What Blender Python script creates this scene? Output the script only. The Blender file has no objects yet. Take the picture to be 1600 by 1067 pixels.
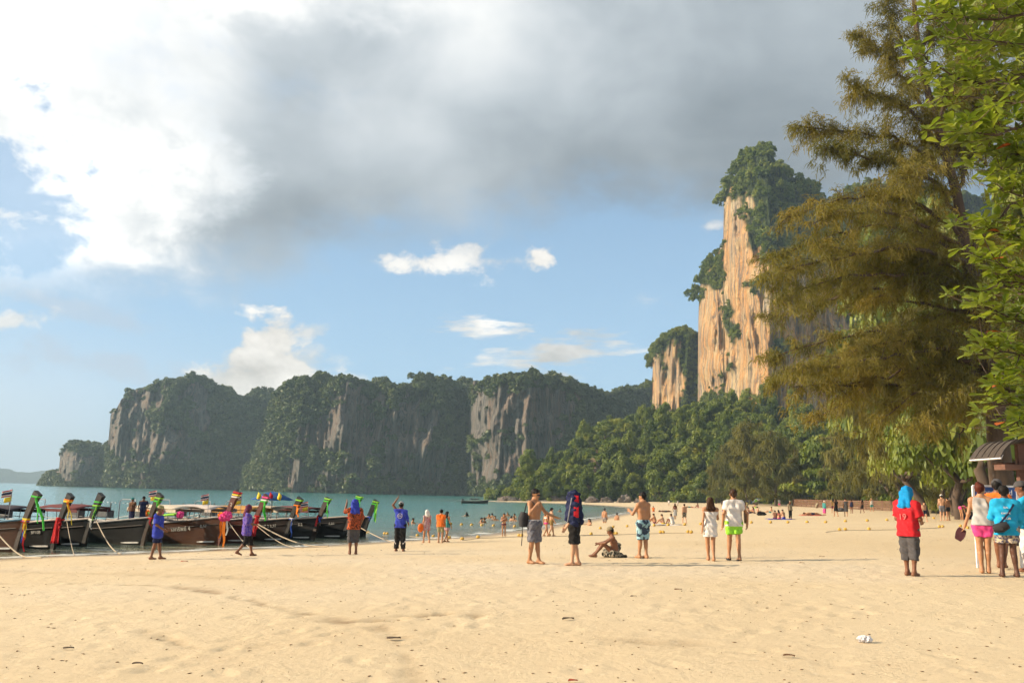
import bpy, math, random
import numpy as np
from mathutils import Vector, Matrix

scene = bpy.context.scene
COL = scene.collection
rng = np.random.default_rng(7)
random.seed(7)
PI = math.pi

# ---------------------------------------------------------------- camera
FPX = 1400.0                       # focal length in pixels of a 1600 px wide picture
CAMZ = 2.35                        # metres above the water
PITCH = math.atan(236.2 / FPX)
ROLL = math.radians(1.2)
_look = np.array([0, math.cos(PITCH), math.sin(PITCH)])
_r0 = np.array([1.0, 0, 0]); _u0 = np.array([0, -math.sin(PITCH), math.cos(PITCH)])
_right = math.cos(ROLL) * _r0 + math.sin(ROLL) * _u0
_up = -math.sin(ROLL) * _r0 + math.cos(ROLL) * _u0
CAM = np.array([0, 0, CAMZ])

cam_data = bpy.data.cameras.new('camera')
cam = bpy.data.objects.new('camera', cam_data)
COL.objects.link(cam)
cam_data.sensor_width = 36.0
cam_data.lens = 36.0 * FPX / 1600.0
cam_data.clip_start = 0.1
cam_data.clip_end = 20000
cam.matrix_world = Matrix(((_right[0], _up[0], -_look[0], 0), (_right[1], _up[1], -_look[1], 0),
                           (_right[2], _up[2], -_look[2], CAMZ), (0, 0, 0, 1)))
scene.camera = cam

def ray(px, py):
    return _look * FPX + _right * (px - 800.0) + _up * (533.5 - py)

def at(px, py, Y):
    d = ray(px, py)
    return CAM + d * (Y / d[1])

def at_arr(px, py, Y):
    px, py, Y = np.broadcast_arrays(np.asarray(px, float), np.asarray(py, float), np.asarray(Y, float))
    d = _look * FPX + _right * (px[..., None] - 800.0) + _up * (533.5 - py[..., None])
    return CAM + d * (Y / d[..., 1])[..., None]

def azel(px, py):
    d = ray(px, py); d = d / np.linalg.norm(d)
    return math.atan2(d[0], d[1]), math.asin(d[2])

# ---------------------------------------------------------------- sun and view
SUN_EL = math.radians(23)
SUN_BEHIND = math.radians(4)
SUNV = Vector((-math.cos(SUN_EL) * math.cos(SUN_BEHIND), -math.cos(SUN_EL) * math.sin(SUN_BEHIND), math.sin(SUN_EL)))
sun_d = bpy.data.lights.new('sun', 'SUN')
sun_d.energy = 5.0
sun_d.angle = math.radians(0.5)
sun_d.color = (1.0, 0.82, 0.58)
sun = bpy.data.objects.new('sun', sun_d)
sun.rotation_euler = (-SUNV).to_track_quat('-Z', 'Y').to_euler()
sun.location = (-60, -20, 60)
COL.objects.link(sun)
scene.view_settings.view_transform = 'Standard'
scene.view_settings.look = 'None'
scene.view_settings.exposure = 0.75
scene.view_settings.gamma = 1.0
scene.view_settings.use_curve_mapping = False
cy = scene.cycles
cy.max_bounces = 4; cy.diffuse_bounces = 2; cy.glossy_bounces = 2; cy.transmission_bounces = 3
cy.transparent_max_bounces = 8; cy.volume_bounces = 0
cy.caustics_reflective = False; cy.caustics_refractive = False
cy.use_denoising = True
cy.use_adaptive_sampling = True; cy.adaptive_threshold = 0.035; cy.adaptive_min_samples = 20
cy.sample_clamp_indirect = 4.0

# ---------------------------------------------------------------- world: clear sky and a broken cloud deck
world = bpy.data.worlds.new('World'); scene.world = world
world.use_nodes = True
WT = world.node_tree; WT.nodes.clear()

class NB:
    """small helper to write node maths"""
    def __init__(s, t): s.t = t
    def n(s, kind, **kw):
        nd = s.t.nodes.new(kind)
        for k, v in kw.items(): setattr(nd, k, v)
        return nd
    def put(s, sock, v):
        if isinstance(v, bpy.types.NodeSocket): s.t.links.new(v, sock)
        elif v is not None: sock.default_value = v
    def m(s, op, a, b=None, c=None, clamp=False):
        nd = s.n('ShaderNodeMath', operation=op, use_clamp=clamp)
        s.put(nd.inputs[0], a)
        if b is not None: s.put(nd.inputs[1], b)
        if c is not None: s.put(nd.inputs[2], c)
        return nd.outputs[0]
    def step(s, x, lo, hi):
        nd = s.n('ShaderNodeMapRange', interpolation_type='SMOOTHSTEP')
        s.put(nd.inputs[0], x); s.put(nd.inputs[1], lo); s.put(nd.inputs[2], hi)
        return nd.outputs[0]
    def lin(s, x, lo, hi, a, b):
        nd = s.n('ShaderNodeMapRange'); nd.clamp = True
        for i, v in enumerate((x, lo, hi, a, b)): s.put(nd.inputs[i], v)
        return nd.outputs[0]
    def noise(s, vec, scale, detail=4, rough=0.55, dist=0.0, dim='3D'):
        nd = s.n('ShaderNodeTexNoise', noise_dimensions=dim)
        if vec is not None: s.put(nd.inputs['Vector'], vec)
        nd.inputs['Scale'].default_value = scale; nd.inputs['Detail'].default_value = detail
        nd.inputs['Roughness'].default_value = rough; nd.inputs['Distortion'].default_value = dist
        return nd.outputs['Fac']
    def mix(s, fac, a, b, blend='MIX'):
        nd = s.n('ShaderNodeMix', data_type='RGBA', blend_type=blend)
        s.put(nd.inputs[0], fac); s.put(nd.inputs[6], a); s.put(nd.inputs[7], b)
        return nd.outputs[2]
    def ramp(s, fac, stops):
        nd = s.n('ShaderNodeValToRGB'); cr = nd.color_ramp
        while len(cr.elements) < len(stops): cr.elements.new(0.5)
        for e, (p, c) in zip(cr.elements, stops):
            e.position = p; e.color = (c[0], c[1], c[2], 1)
        s.put(nd.inputs[0], fac)
        return nd.outputs[0]
    def curve(s, x, pts):
        nd = s.n('ShaderNodeFloatCurve'); c = nd.mapping.curves[0]
        while len(c.points) < len(pts): c.points.new(0.5, 0.5)
        for p, (a, b) in zip(c.points, pts): p.location = (a, b)
        nd.mapping.use_clip = False; nd.mapping.extend = 'HORIZONTAL'
        nd.mapping.update(); s.put(nd.inputs['Value'], x)
        return nd.outputs[0]

def build_world():
    b = NB(WT)
    tc = b.n('ShaderNodeTexCoord').outputs['Generated']
    sp = b.n('ShaderNodeSeparateXYZ'); b.put(sp.inputs[0], tc)
    az = b.m('ARCTAN2', sp.outputs[0], sp.outputs[1])
    el = b.m('ARCSINE', sp.outputs[2])
    # stretched coordinates: cloud detail flattens towards the horizon
    cmb = b.n('ShaderNodeCombineXYZ'); b.put(cmb.inputs[0], az); b.put(cmb.inputs[1], b.m('MULTIPLY', el, 1.5))
    P = cmb.outputs[0]
    n_big = b.m('SUBTRACT', b.noise(P, 3.2, 3, 0.5, 0, '2D'), 0.5)
    n_mid = b.m('SUBTRACT', b.noise(P, 9.0, 5, 0.58, 0, '2D'), 0.5)
    n_fine = None
    n_puff = b.m('SUBTRACT', b.noise(P, 15.0, 6, 0.62, 0.12, '2D'), 0.5)
    wob = b.m('ADD', b.m('MULTIPLY', n_puff, 1.5), b.m('ADD', b.m('MULTIPLY', n_big, 0.9), b.m('MULTIPLY', n_mid, 0.8)))

    def blob(px, py, rx, ry, rot=0.0):
        a0, e0 = azel(px, py)
        da = b.m('SUBTRACT', az, a0); de = b.m('SUBTRACT', el, e0)
        rx, ry = rx / FPX, ry / FPX
        c, s_ = math.cos(rot), math.sin(rot)
        u = b.m('ADD', b.m('MULTIPLY', da, c / rx), b.m('MULTIPLY', de, s_ / rx))
        v = b.m('ADD', b.m('MULTIPLY', da, -s_ / ry), b.m('MULTIPLY', de, c / ry))
        r = b.m('SQRT', b.m('ADD', b.m('MULTIPLY', u, u), b.m('MULTIPLY', v, v)))
        return b.m('SUBTRACT', 1.0, r)       # 1 at the centre, 0 on the rim

    sky = b.n('ShaderNodeTexSky', sky_type='NISHITA')
    sky.sun_disc = False
    sky.sun_elevation = SUN_EL; sky.sun_rotation = math.atan2(SUNV.x, SUNV.y)
    sky.air_density = 1.0; sky.dust_density = 1.2; sky.ozone_density = 2.5
    bg_sky = b.n('ShaderNodeBackground'); b.put(bg_sky.inputs[0], sky.outputs[0]); bg_sky.inputs[1].default_value = 0.09

    # ---- the deck: everything above an edge that wanders with azimuth
    edge_px = [(-900, 520), (-300, 500), (0, 452), (150, 468), (280, 462), (430, 452), (520, 415), (640, 388), (760, 372), (900, 360), (1040, 358), (1180, 362), (1330, 340), (1700, 330), (2600, 330)]
    pts = []
    for px, py in edge_px:
        a, e = azel(px, py)
        pts.append(((a + 1.6) / 3.2, e))
    edge = b.curve(b.m('DIVIDE', b.m('ADD', az, 1.6), 3.2), pts)
    dist = b.m('ADD', b.m('SUBTRACT', el, edge), b.m('MULTIPLY', wob, 0.045))
    dist = b.m('ADD', dist, b.m('MULTIPLY', n_big, 0.03))
    deck = b.step(dist, -0.02, 0.065)
    # thinner places where the blue shows through
    for (px, py, rx, ry, rot, k, hi, gain) in ((0, 300, 90, 120, 0.2, 2.4, 0.8, 0.85), (600, 352, 80, 22, 0.1, 3.0, 1.2, 0.7), (450, 140, 110, 70, 0, 2.6, 1.6, 0.22), (230, 70, 170, 90, -0.5, 2.6, 1.6, 0.28), (130, 440, 120, 26, -0.2, 2.5, 1.0, 0.4)):
        h = b.m('MULTIPLY', b.step(b.m('ADD', blob(px, py, rx, ry, rot), b.m('MULTIPLY', wob, k)), -0.05, hi), gain)
        deck = b.m('MULTIPLY', deck, b.m('SUBTRACT', 1.0, h))
    # brightness of the deck: bright on the sun's side, slate away from it
    bright = b.curve(b.m('DIVIDE', b.m('ADD', az, 1.6), 3.2),
                     [((azel(px, 300)[0] + 1.6) / 3.2, v) for px, v in
                      ((-30000, 0.45), (-1500, 0.62), (-300, 0.95), (100, 0.86), (330, 0.74), (520, 0.66), (750, 0.60), (950, 0.55), (1150, 0.43), (1400, 0.35), (1800, 0.33), (2600, 0.34))])
    up = b.step(el, azel(800, 345)[1], azel(800, -60)[1])
    bright = b.m('MULTIPLY', bright, b.lin(up, 0, 1, 0.80, 1.36))
    bright = b.m('MULTIPLY', bright, b.m('ADD', 1.0, b.m('MULTIPLY', n_big, 0.55)))
    n_soft = b.m('SUBTRACT', b.noise(P, 6.0, 4, 0.5, 0.2, '2D'), 0.5)
    bright = b.m('MULTIPLY', bright, b.m('ADD', 1.0, b.m('MULTIPLY', n_soft, 0.85)))
    for (px, py, rx, ry, rot, gain, lo, hi, k) in (
            (20, 130, 340, 300, 0.3, 0.34, -0.3, 1.1, 0.7), (110, 320, 230, 150, -0.7, 0.30, -0.3, 1.1, 0.9),
            (312, 285, 90, 95, -0.9, 0.26, -0.2, 1.1, 1.2), (410, -8, 210, 60, 0.0, 0.30, -0.2, 1.0, 1.2),
            (40, 405, 190, 52, 0.1, 0.30, -0.2, 1.0, 1.2), (1130, 345, 120, 26, 0.0, 0.22, 0.0, 1.0, 1.2)):
        g = b.step(b.m('ADD', blob(px, py, rx, ry, rot), b.m('MULTIPLY', wob, k)), lo, hi)
        bright = b.m('ADD', bright, b.m('MULTIPLY', g, gain))
    # a bright silver lining where the deck thins out on the sun's side
    cool = b.ramp(b.lin(bright, 0.2, 1.1, 0, 1), [(0.0, (0.84, 0.99, 1.12)), (0.45, (0.90, 0.99, 1.06)), (1.0, (1.0, 0.995, 0.97))])
    vm = b.n('ShaderNodeVectorMath', operation='SCALE'); b.put(vm.inputs[0], cool); b.put(vm.inputs['Scale'], bright)
    bg_deck = b.n('ShaderNodeBackground'); b.put(bg_deck.inputs[0], vm.outputs[0]); bg_deck.inputs[1].default_value = 0.60

    # ---- smaller clouds below the deck
    cs = b.n('ShaderNodeCombineXYZ'); b.put(cs.inputs[0], az); b.put(cs.inputs[1], b.m('MULTIPLY', el, 5.0))
    streak = b.m('MULTIPLY', b.m('SUBTRACT', b.noise(cs.outputs[0], 9.0, 6, 0.6, 0.1, '2D'), 0.5), 2.6)
    masks = []
    for (px, py, rx, ry, rot, k, lo, hi, gain) in (
            (415, 585, 92, 64, 0.25, 1.7, 0.0, 0.5, 1.0), (428, 532, 54, 44, 0.3, 1.9, 0.0, 0.55, 1.0), (372, 594, 56, 30, 0.1, 1.9, 0.0, 0.6, 0.95), (474, 522, 44, 15, 0.25, 2.4, 0.0, 1.0, 0.8), (470, 566, 60, 36, 0.3, 2.2, 0.0, 1.0, 0.75),
            (660, 408, 80, 22, 0.15, 3.6, 0.1, 1.3, 0.9), (720, 396, 100, 24, 0.0, 3.6, 0.2, 1.5, 0.8), (790, 408, 90, 11, 0, 3.0, 0.0, 1.4, 0.6), (846, 403, 42, 24, 0.2, 3.4, 0.1, 1.0, 0.95),
            (785, 520, 110, 22, 0.05, 2.6, 0.1, 1.3, 0.9), (890, 552, 160, 17, 0.03, 2.2, 0.0, 1.2, 0.9), (770, 556, 110, 22, 0.0, 2.4, 0.1, 1.3, 0.8),
            (960, 522, 54, 8, 0.05, 3.0, 0.1, 1.6, 0.5), (1110, 352, 60, 18, 0, 3.0, 0.0, 1.2, 0.7), (20, 500, 56, 13, 0.45, 3.2, 0.1, 1.2, 0.8),
            (545, 594, 30, 10, 0, 2.0, 0.0, 0.9, 0.7), (1000, 470, 70, 14, 0.1, 3.4, 0.2, 1.6, 0.35), (930, 420, 60, 12, 0.2, 3.6, 0.3, 1.8, 0.3)):
        masks.append(b.m('MULTIPLY', b.step(b.m('ADD', blob(px, py, rx, ry, rot), b.m('MULTIPLY', streak if (ry <= 24 and 500 < py < 580 and px > 600) else wob, k)), lo, hi), gain))
    cum = masks[0]
    for mk in masks[1:]: cum = b.m('MAXIMUM', cum, mk)
    shade = b.m('ADD', 0.88, b.m('MULTIPLY', b.m('ADD', n_mid, b.m('MULTIPLY', n_puff, 0.9)), 0.95))
    vm2 = b.n('ShaderNodeVectorMath', operation='SCALE'); vm2.inputs[0].default_value = (1.0, 0.95, 0.88); b.put(vm2.inputs['Scale'], shade)
    bg_cum = b.n('ShaderNodeBackground'); b.put(bg_cum.inputs[0], vm2.outputs[0]); bg_cum.inputs[1].default_value = 0.63
    # ---- thin veils low on the sun's side
    veil = b.m('MULTIPLY', b.step(az, azel(560, 600)[0], azel(-250, 600)[0]), b.step(el, azel(100, 430)[1], azel(100, 690)[1]))
    veil = b.m('MULTIPLY', veil, b.lin(n_big, -0.25, 0.25, 0.55, 1.0))
    lo_h = b.m('ADD', 0.38, b.m('MULTIPLY', b.step(el, 0.40, 0.0), 0.42))
    veil = b.m('MULTIPLY', veil, 0.85)
    bg_low = b.n('ShaderNodeBackground'); bg_low.inputs[0].default_value = (0.47, 0.73, 1.0, 1); bg_low.inputs[1].default_value = 0.60
    bg_veil = b.n('ShaderNodeBackground'); bg_veil.inputs[0].default_value = (0.86, 0.93, 1.0, 1); bg_veil.inputs[1].default_value = 0.60
    band = b.m('MULTIPLY', b.step(b.m('ADD', blob(110, 565, 190, 26, -0.08), b.m('MULTIPLY', wob, 1.8)), 0.0, 0.8), 0.55)
    band2 = b.m('MULTIPLY', b.step(b.m('ADD', blob(110, 482, 120, 18, -0.2), b.m('MULTIPLY', wob, 1.6)), 0.0, 0.8), 0.5)
    band = b.m('MAXIMUM', band, band2)
    bg_band = b.n('ShaderNodeBackground'); bg_band.inputs[0].default_value = (0.57, 0.64, 0.74, 1); bg_band.inputs[1].default_value = 0.61

    def ms(f, a, c):
        nd = b.n('ShaderNodeMixShader'); b.put(nd.inputs[0], f); b.put(nd.inputs[1], a); b.put(nd.inputs[2], c)
        return nd.outputs[0]
    o = ms(lo_h, bg_sky.outputs[0], bg_low.outputs[0])
    o = ms(veil, o, bg_veil.outputs[0])
    o = ms(band, o, bg_band.outputs[0])
    o = ms(cum, o, bg_cum.outputs[0])
    o = ms(deck, o, bg_deck.outputs[0])
    out = b.n('ShaderNodeOutputWorld'); b.put(out.inputs[0], o)
build_world()
world.cycles.sampling_method = 'MANUAL'; world.cycles.sample_map_resolution = 256

# ---------------------------------------------------------------- noise in numpy
def _hash(ix, iy, iz, seed):
    h = (ix.astype(np.int64) * 374761393 + iy.astype(np.int64) * 668265263 + iz.astype(np.int64) * 2147483647 + seed * 1274126177) & 0xFFFFFFFF
    h = ((h ^ (h >> 13)) * 1274126177) & 0xFFFFFFFF
    h = (h ^ (h >> 16)) & 0xFFFFFFFF
    return h / 4294967295.0

def vnoise(x, y, z=None, seed=0):
    x = np.asarray(x, float); y = np.asarray(y, float)
    z = np.zeros_like(x) if z is None else np.asarray(z, float)
    ix, iy, iz = np.floor(x), np.floor(y), np.floor(z)
    fx, fy, fz = x - ix, y - iy, z - iz
    fx = fx * fx * (3 - 2 * fx); fy = fy * fy * (3 - 2 * fy); fz = fz * fz * (3 - 2 * fz)
    r = 0
    for dx in (0, 1):
        wx = fx if dx else 1 - fx
        for dy in (0, 1):
            wy = fy if dy else 1 - fy
            for dz in (0, 1):
                wz = fz if dz else 1 - fz
                r = r + wx * wy * wz * _hash(ix + dx, iy + dy, iz + dz, seed)
    return r * 2 - 1

def fbm(x, y, z=None, octaves=4, seed=0, gain=0.5):
    a, r, f = 1.0, 0, 1.0
    for i in range(octaves):
        r = r + a * vnoise(np.asarray(x) * f, np.asarray(y) * f, None if z is None else np.asarray(z) * f, seed + i * 17)
        a *= gain; f *= 2.03
    return r

# ---------------------------------------------------------------- objects
def mesh_np(name, V, F, smooth=True, attrs=None):
    V = np.asarray(V, np.float32); F = np.asarray(F, np.int32)
    me = bpy.data.meshes.new(name)
    me.vertices.add(len(V)); me.vertices.foreach_set('co', V.ravel())
    n, k = F.shape
    me.loops.add(n * k); me.loops.foreach_set('vertex_index', F.ravel())
    me.polygons.add(n); me.polygons.foreach_set('loop_start', np.arange(n, dtype=np.int32) * k)
    if smooth: me.polygons.foreach_set('use_smooth', np.ones(n, bool))
    me.update(calc_edges=True)
    for a, v in (attrs or {}).items():
        v = np.asarray(v, np.float32)
        me.attributes.new(a, 'FLOAT', 'POINT').data.foreach_set('value', v)
    return me

def obj(name, me, mat=None, parent=None, loc=None):
    o = bpy.data.objects.new(name, me); COL.objects.link(o)
    if mat is not None and hasattr(me, 'materials'):
        if len(me.materials) == 0: me.materials.append(mat)
    if parent is not None: o.parent = parent
    if loc is not None: o.location = loc
    return o

def tag(o, label=None, cat=None, group=None, kind=None):
    if label: o['label'] = label
    if cat: o['category'] = cat
    if group: o['group'] = group
    if kind: o['kind'] = kind
    return o

def empty(name, loc, rz=0.0):
    o = bpy.data.objects.new(name, None); COL.objects.link(o)
    o.empty_display_size = 0.2
    o.location = tuple(float(v) for v in loc); o.rotation_euler = (0, 0, rz)
    return o

def copy_tree(o, parent=None):
    c = o.copy(); COL.objects.link(c); c.parent = parent
    for ch in o.children: copy_tree(ch, c)
    return c

class MB:
    """collects simple shapes; build() makes one mesh object"""
    def __init__(s): s.v, s.f = [], []
    def add(s, V, F):
        o = len(s.v); s.v += [tuple(map(float, p)) for p in V]; s.f += [tuple(i + o for i in q) for q in F]
    def box(s, c, size, M=None):
        x, y, z = [q / 2 for q in size]
        V = [Vector((sx * x, sy * y, sz * z)) for sz in (-1, 1) for sx, sy in ((-1, -1), (1, -1), (1, 1), (-1, 1))]
        if M is not None: V = [M @ p for p in V]
        c = Vector(c)
        s.add([p + c for p in V], [(3, 2, 1, 0), (4, 5, 6, 7), (0, 1, 5, 4), (1, 2, 6, 5), (2, 3, 7, 6), (3, 0, 4, 7)])
    def tube(s, pts, rad, n=8, caps=True, flat=None):
        pts = [Vector(p) for p in pts]; k = len(pts)
        if not hasattr(rad, '__len__'): rad = [rad] * k
        t0 = (pts[1] - pts[0]).normalized()
        up = Vector((0, 0, 1)) if abs(t0.z) < 0.9 else Vector((1, 0, 0))
        a = t0.cross(up).normalized(); o = len(s.v)
        for i, p in enumerate(pts):
            t = (pts[min(i + 1, k - 1)] - pts[max(i - 1, 0)]).normalized()
            a = (a - t * a.dot(t)).normalized(); b_ = t.cross(a)
            for j in range(n):
                an = 2 * PI * j / n
                q = p + a * (math.cos(an) * rad[i]) + b_ * (math.sin(an) * rad[i])
                s.v.append(tuple(q))
        for i in range(k - 1):
            for j in range(n):
                j2 = (j + 1) % n
                s.f.append((o + i * n + j, o + i * n + j2, o + (i + 1) * n + j2, o + (i + 1) * n + j))
        if caps:
            s.f.append(tuple(o + j for j in reversed(range(n)))); s.f.append(tuple(o + (k - 1) * n + j for j in range(n)))
    def grid(s, P, closed=False):
        """P: rows x cols of points"""
        R, C = len(P), len(P[0]); o = len(s.v)
        for row in P: s.v += [tuple(map(float, p)) for p in row]
        for i in range(R - 1):
            for j in range(C - (0 if closed else 1)):
                j2 = (j + 1) % C
                s.f.append((o + i * C + j, o + i * C + j2, o + (i + 1) * C + j2, o + (i + 1) * C + j))
    def ell(s, c, r, nu=12, nv=8):
        P = []
        for i in range(nv + 1):
            th = PI * i / nv
            P.append([(c[0] + r[0] * math.sin(th) * math.cos(2 * PI * j / nu), c[1] + r[1] * math.sin(th) * math.sin(2 * PI * j / nu), c[2] + r[2] * math.cos(th)) for j in range(nu)])
        s.grid(P, closed=True)
    def build(s, name, mat, parent=None, loc=None, smooth=True):
        me = bpy.data.meshes.new(name); me.from_pydata(s.v, [], s.f); me.update()
        if smooth: me.polygons.foreach_set('use_smooth', [True] * len(me.polygons))
        try: me.set_sharp_from_angle(angle=math.radians(38))
        except Exception: pass
        return obj(name, me, mat, parent, loc)

# ---------------------------------------------------------------- materials
MATS = {}
def newmat(name):
    m = bpy.data.materials.new(name); m.use_nodes = True
    t = m.node_tree; t.nodes.clear()
    b = NB(t); out = b.n('ShaderNodeOutputMaterial')
    return m, b, out

def bump(b, height, strength=0.4, dist=0.02, normal=None):
    nd = b.n('ShaderNodeBump'); nd.inputs['Strength'].default_value = strength; nd.inputs['Distance'].default_value = dist
    b.put(nd.inputs['Height'], height)
    if normal is not None: b.put(nd.inputs['Normal'], normal)
    return nd.outputs[0]

def princ(b, out, color, rough=0.7, spec=0.3, normal=None, **kw):
    p = b.n('ShaderNodeBsdfPrincipled')
    b.put(p.inputs['Base Color'], color if isinstance(color, bpy.types.NodeSocket) else (color[0], color[1], color[2], 1))
    b.put(p.inputs['Roughness'], rough); p.inputs['Specular IOR Level'].default_value = spec
    if normal is not None: b.put(p.inputs['Normal'], normal)
    for k, v in kw.items(): b.put(p.inputs[k], v)
    b.put(out.inputs[0], p.outputs[0])
    return p

def c4(c): return (c[0], c[1], c[2], 1.0)

def paint(name, col, rough=0.6, var=0.18, scale=9.0, spec=0.3, bumpk=0.15):
    """a worn matt surface with a little mottling"""
    key = ('paint', name)
    if key in MATS: return MATS[key]
    m, b, out = newmat(name)
    tc = b.n('ShaderNodeTexCoord').outputs['Object']
    n = b.noise(tc, scale, 5, 0.6)
    dk = tuple(c * (1 - var) for c in col); lt = tuple(min(1, c * (1 + var)) for c in col)
    colr = b.mix(b.lin(n, 0.3, 0.7, 0, 1), c4(dk), c4(lt))
    princ(b, out, colr, rough, spec, bump(b, b.noise(tc, scale * 5, 4), bumpk, 0.01))
    MATS[key] = m
    return m

def cloth(name, col, rough=0.85, col2=None, scale=14, thr=(0.46, 0.54)):
    key = ('cloth', name)
    if key in MATS: return MATS[key]
    m, b, out = newmat(name)
    tc = b.n('ShaderNodeTexCoord').outputs['Object']
    n = b.noise(tc, 7, 4, 0.6)
    base = b.mix(b.lin(n, 0.3, 0.7, 0, 1), c4(tuple(c * 0.85 for c in col)), c4(tuple(min(1, c * 1.12) for c in col)))
    if col2 is not None:
        base = b.mix(b.step(b.noise(tc, scale, 2, 0.5), thr[0], thr[1]), base, c4(col2))
    p = princ(b, out, base, rough, 0.15, bump(b, b.noise(tc, 16, 3), 0.5, 0.02))
    MATS[key] = m
    return m

def wood(name, col, scale=(2, 14, 14), rough=0.55, var=0.35):
    key = ('wood', name)
    if key in MATS: return MATS[key]
    m, b, out = newmat(name)
    tc = b.n('ShaderNodeTexCoord').outputs['Object']
    mp = b.n('ShaderNodeMapping'); b.put(mp.inputs[0], tc); mp.inputs['Scale'].default_value = scale
    n = b.noise(mp.outputs[0], 1.2, 6, 0.65)
    colr = b.mix(b.lin(n, 0.25, 0.75, 0, 1), c4(tuple(c * (1 - var) for c in col)), c4(tuple(c * (1 + var) for c in col)))
    princ(b, out, colr, rough, 0.35, bump(b, n, 0.35, 0.015))
    MATS[key] = m
    return m

def leafmat(name, stops, trans=0.35, rough=0.5, spec=0.3, noise_scale=0.25):
    """foliage: colour varies leaf by leaf (attribute tint) and tree by tree"""
    m, b, out = newmat(name)
    at_ = b.n('ShaderNodeAttribute', attribute_name='tint')
    oi = b.n('ShaderNodeObjectInfo')
    geo = b.n('ShaderNodeNewGeometry')
    pn = b.noise(geo.outputs['Position'], noise_scale, 3, 0.6)
    f = b.m('ADD', b.m('MULTIPLY', at_.outputs['Fac'], 0.55), b.m('ADD', b.m('MULTIPLY', oi.outputs['Random'], 0.22), b.m('MULTIPLY', b.m('SUBTRACT', pn, 0.30), 0.7)), clamp=True)
    colr = b.ramp(f, stops)
    p = b.n('ShaderNodeBsdfPrincipled'); b.put(p.inputs['Base Color'], colr); p.inputs['Roughness'].default_value = rough
    p.inputs['Specular IOR Level'].default_value = spec
    t = b.n('ShaderNodeBsdfTranslucent')
    b.put(t.inputs[0], b.mix(1.0, colr, (1.25, 1.2, 0.5, 1), 'MULTIPLY'))
    mx = b.n('ShaderNodeMixShader'); mx.inputs[0].default_value = trans
    b.put(mx.inputs[1], p.outputs[0]); b.put(mx.inputs[2], t.outputs[0]); b.put(out.inputs[0], mx.outputs[0])
    return m

# ================================================================ beach and sea
def z0_hit(px, py):
    d = ray(px, py); t = -CAMZ / d[2]
    return (CAM + d * t)[:2]

_shore_px = [(0, 873), (150, 867), (300, 860.5), (450, 855), (600, 846), (700, 840.5), (800, 830), (870, 820), (920, 812), (960, 805), (995, 799)]
_shore = [(-75, -55), (-42, -12), (-27, 10)] + [tuple(z0_hit(*p)) for p in _shore_px] + [(23, 165), (21, 196), (15, 219), (6, 231), (-4, 238), (-6, 250), (2, 268), (30, 300)]
def catmull(P, n=6):
    P = np.array(P, float); out = []
    for i in range(len(P) - 1):
        p0, p1, p2, p3 = P[max(i - 1, 0)], P[i], P[i + 1], P[min(i + 2, len(P) - 1)]
        for t in np.arange(n) / n:
            out.append(0.5 * ((2 * p1) + (-p0 + p2) * t + (2 * p0 - 5 * p1 + 4 * p2 - p3) * t ** 2 + (-p0 + 3 * p1 - 3 * p2 + p3) * t ** 3))
    out.append(P[-1])
    return np.array(out)
SHORE = catmull(_shore, 5)
_land_poly = np.vstack([SHORE, [(120, 420), (900, 420), (900, -200), (-75, -200)]])

def shore_dist(x, y):
    """signed distance to the waterline, positive on land"""
    x = np.asarray(x, float); y = np.asarray(y, float); shp = x.shape
    x = x.ravel(); y = y.ravel()
    best = np.full(x.shape, 1e9)
    A, B = SHORE[:-1], SHORE[1:]
    for a, b_ in zip(A, B):
        d = b_ - a; L = d @ d
        t = np.clip(((x - a[0]) * d[0] + (y - a[1]) * d[1]) / L, 0, 1)
        best = np.minimum(best, (x - a[0] - t * d[0]) ** 2 + (y - a[1] - t * d[1]) ** 2)
    best = np.sqrt(best)
    inside = np.zeros(x.shape, bool)
    P = _land_poly; Q = np.roll(P, -1, axis=0)
    for (x1, y1), (x2, y2) in zip(P, Q):
        if y1 == y2: continue
        c = ((y1 > y) != (y2 > y)) & (x < (x2 - x1) * (y - y1) / (y2 - y1) + x1)
        inside ^= c
    return np.where(inside, best, -best).reshape(shp)

def beach_z(x, y, d=None):
    if d is None: d = shore_dist(x, y)
    return np.where(d > 0, 1.5 * (1 - np.exp(-np.maximum(d, 0) / 30.0)), np.maximum(0.07 * d, -5.0))

def ground_hit(px, py):
    """where the line of sight through a pixel meets the sand"""
    d = ray(px, py); d = d / d[1]
    Y = np.concatenate([np.linspace(5, 60, 1200), np.linspace(60, 260, 1500)])
    pts = CAM + d * Y[:, None]
    g = beach_z(pts[:, 0], pts[:, 1])
    under = np.where(pts[:, 2] <= np.maximum(g, 0.0))[0]
    i = under[0] if len(under) else len(Y) - 1
    p = pts[i].copy(); p[2] = g[i]
    return p

SAND = {}
def sand_z(x, y):
    """height of the trampled sand surface"""
    x = np.atleast_1d(np.asarray(x, float)); y = np.atleast_1d(np.asarray(y, float))
    yy, tt, Z = SAND['yy'], SAND['tt'], SAND['Z']
    i = np.clip(np.searchsorted(yy, y) - 1, 0, len(yy) - 2); fy = (y - yy[i]) / (yy[i + 1] - yy[i])
    t = x / (7 + 0.72 * np.maximum(y, 0)); j = np.clip(np.searchsorted(tt, t) - 1, 1, len(tt) - 3); fx = np.clip((t - tt[j]) / (tt[j + 1] - tt[j]), 0, 1)
    return (Z[i, j] * (1 - fx) + Z[i, j + 1] * fx) * (1 - fy) + (Z[i + 1, j] * (1 - fx) + Z[i + 1, j + 1] * fx) * fy

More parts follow.
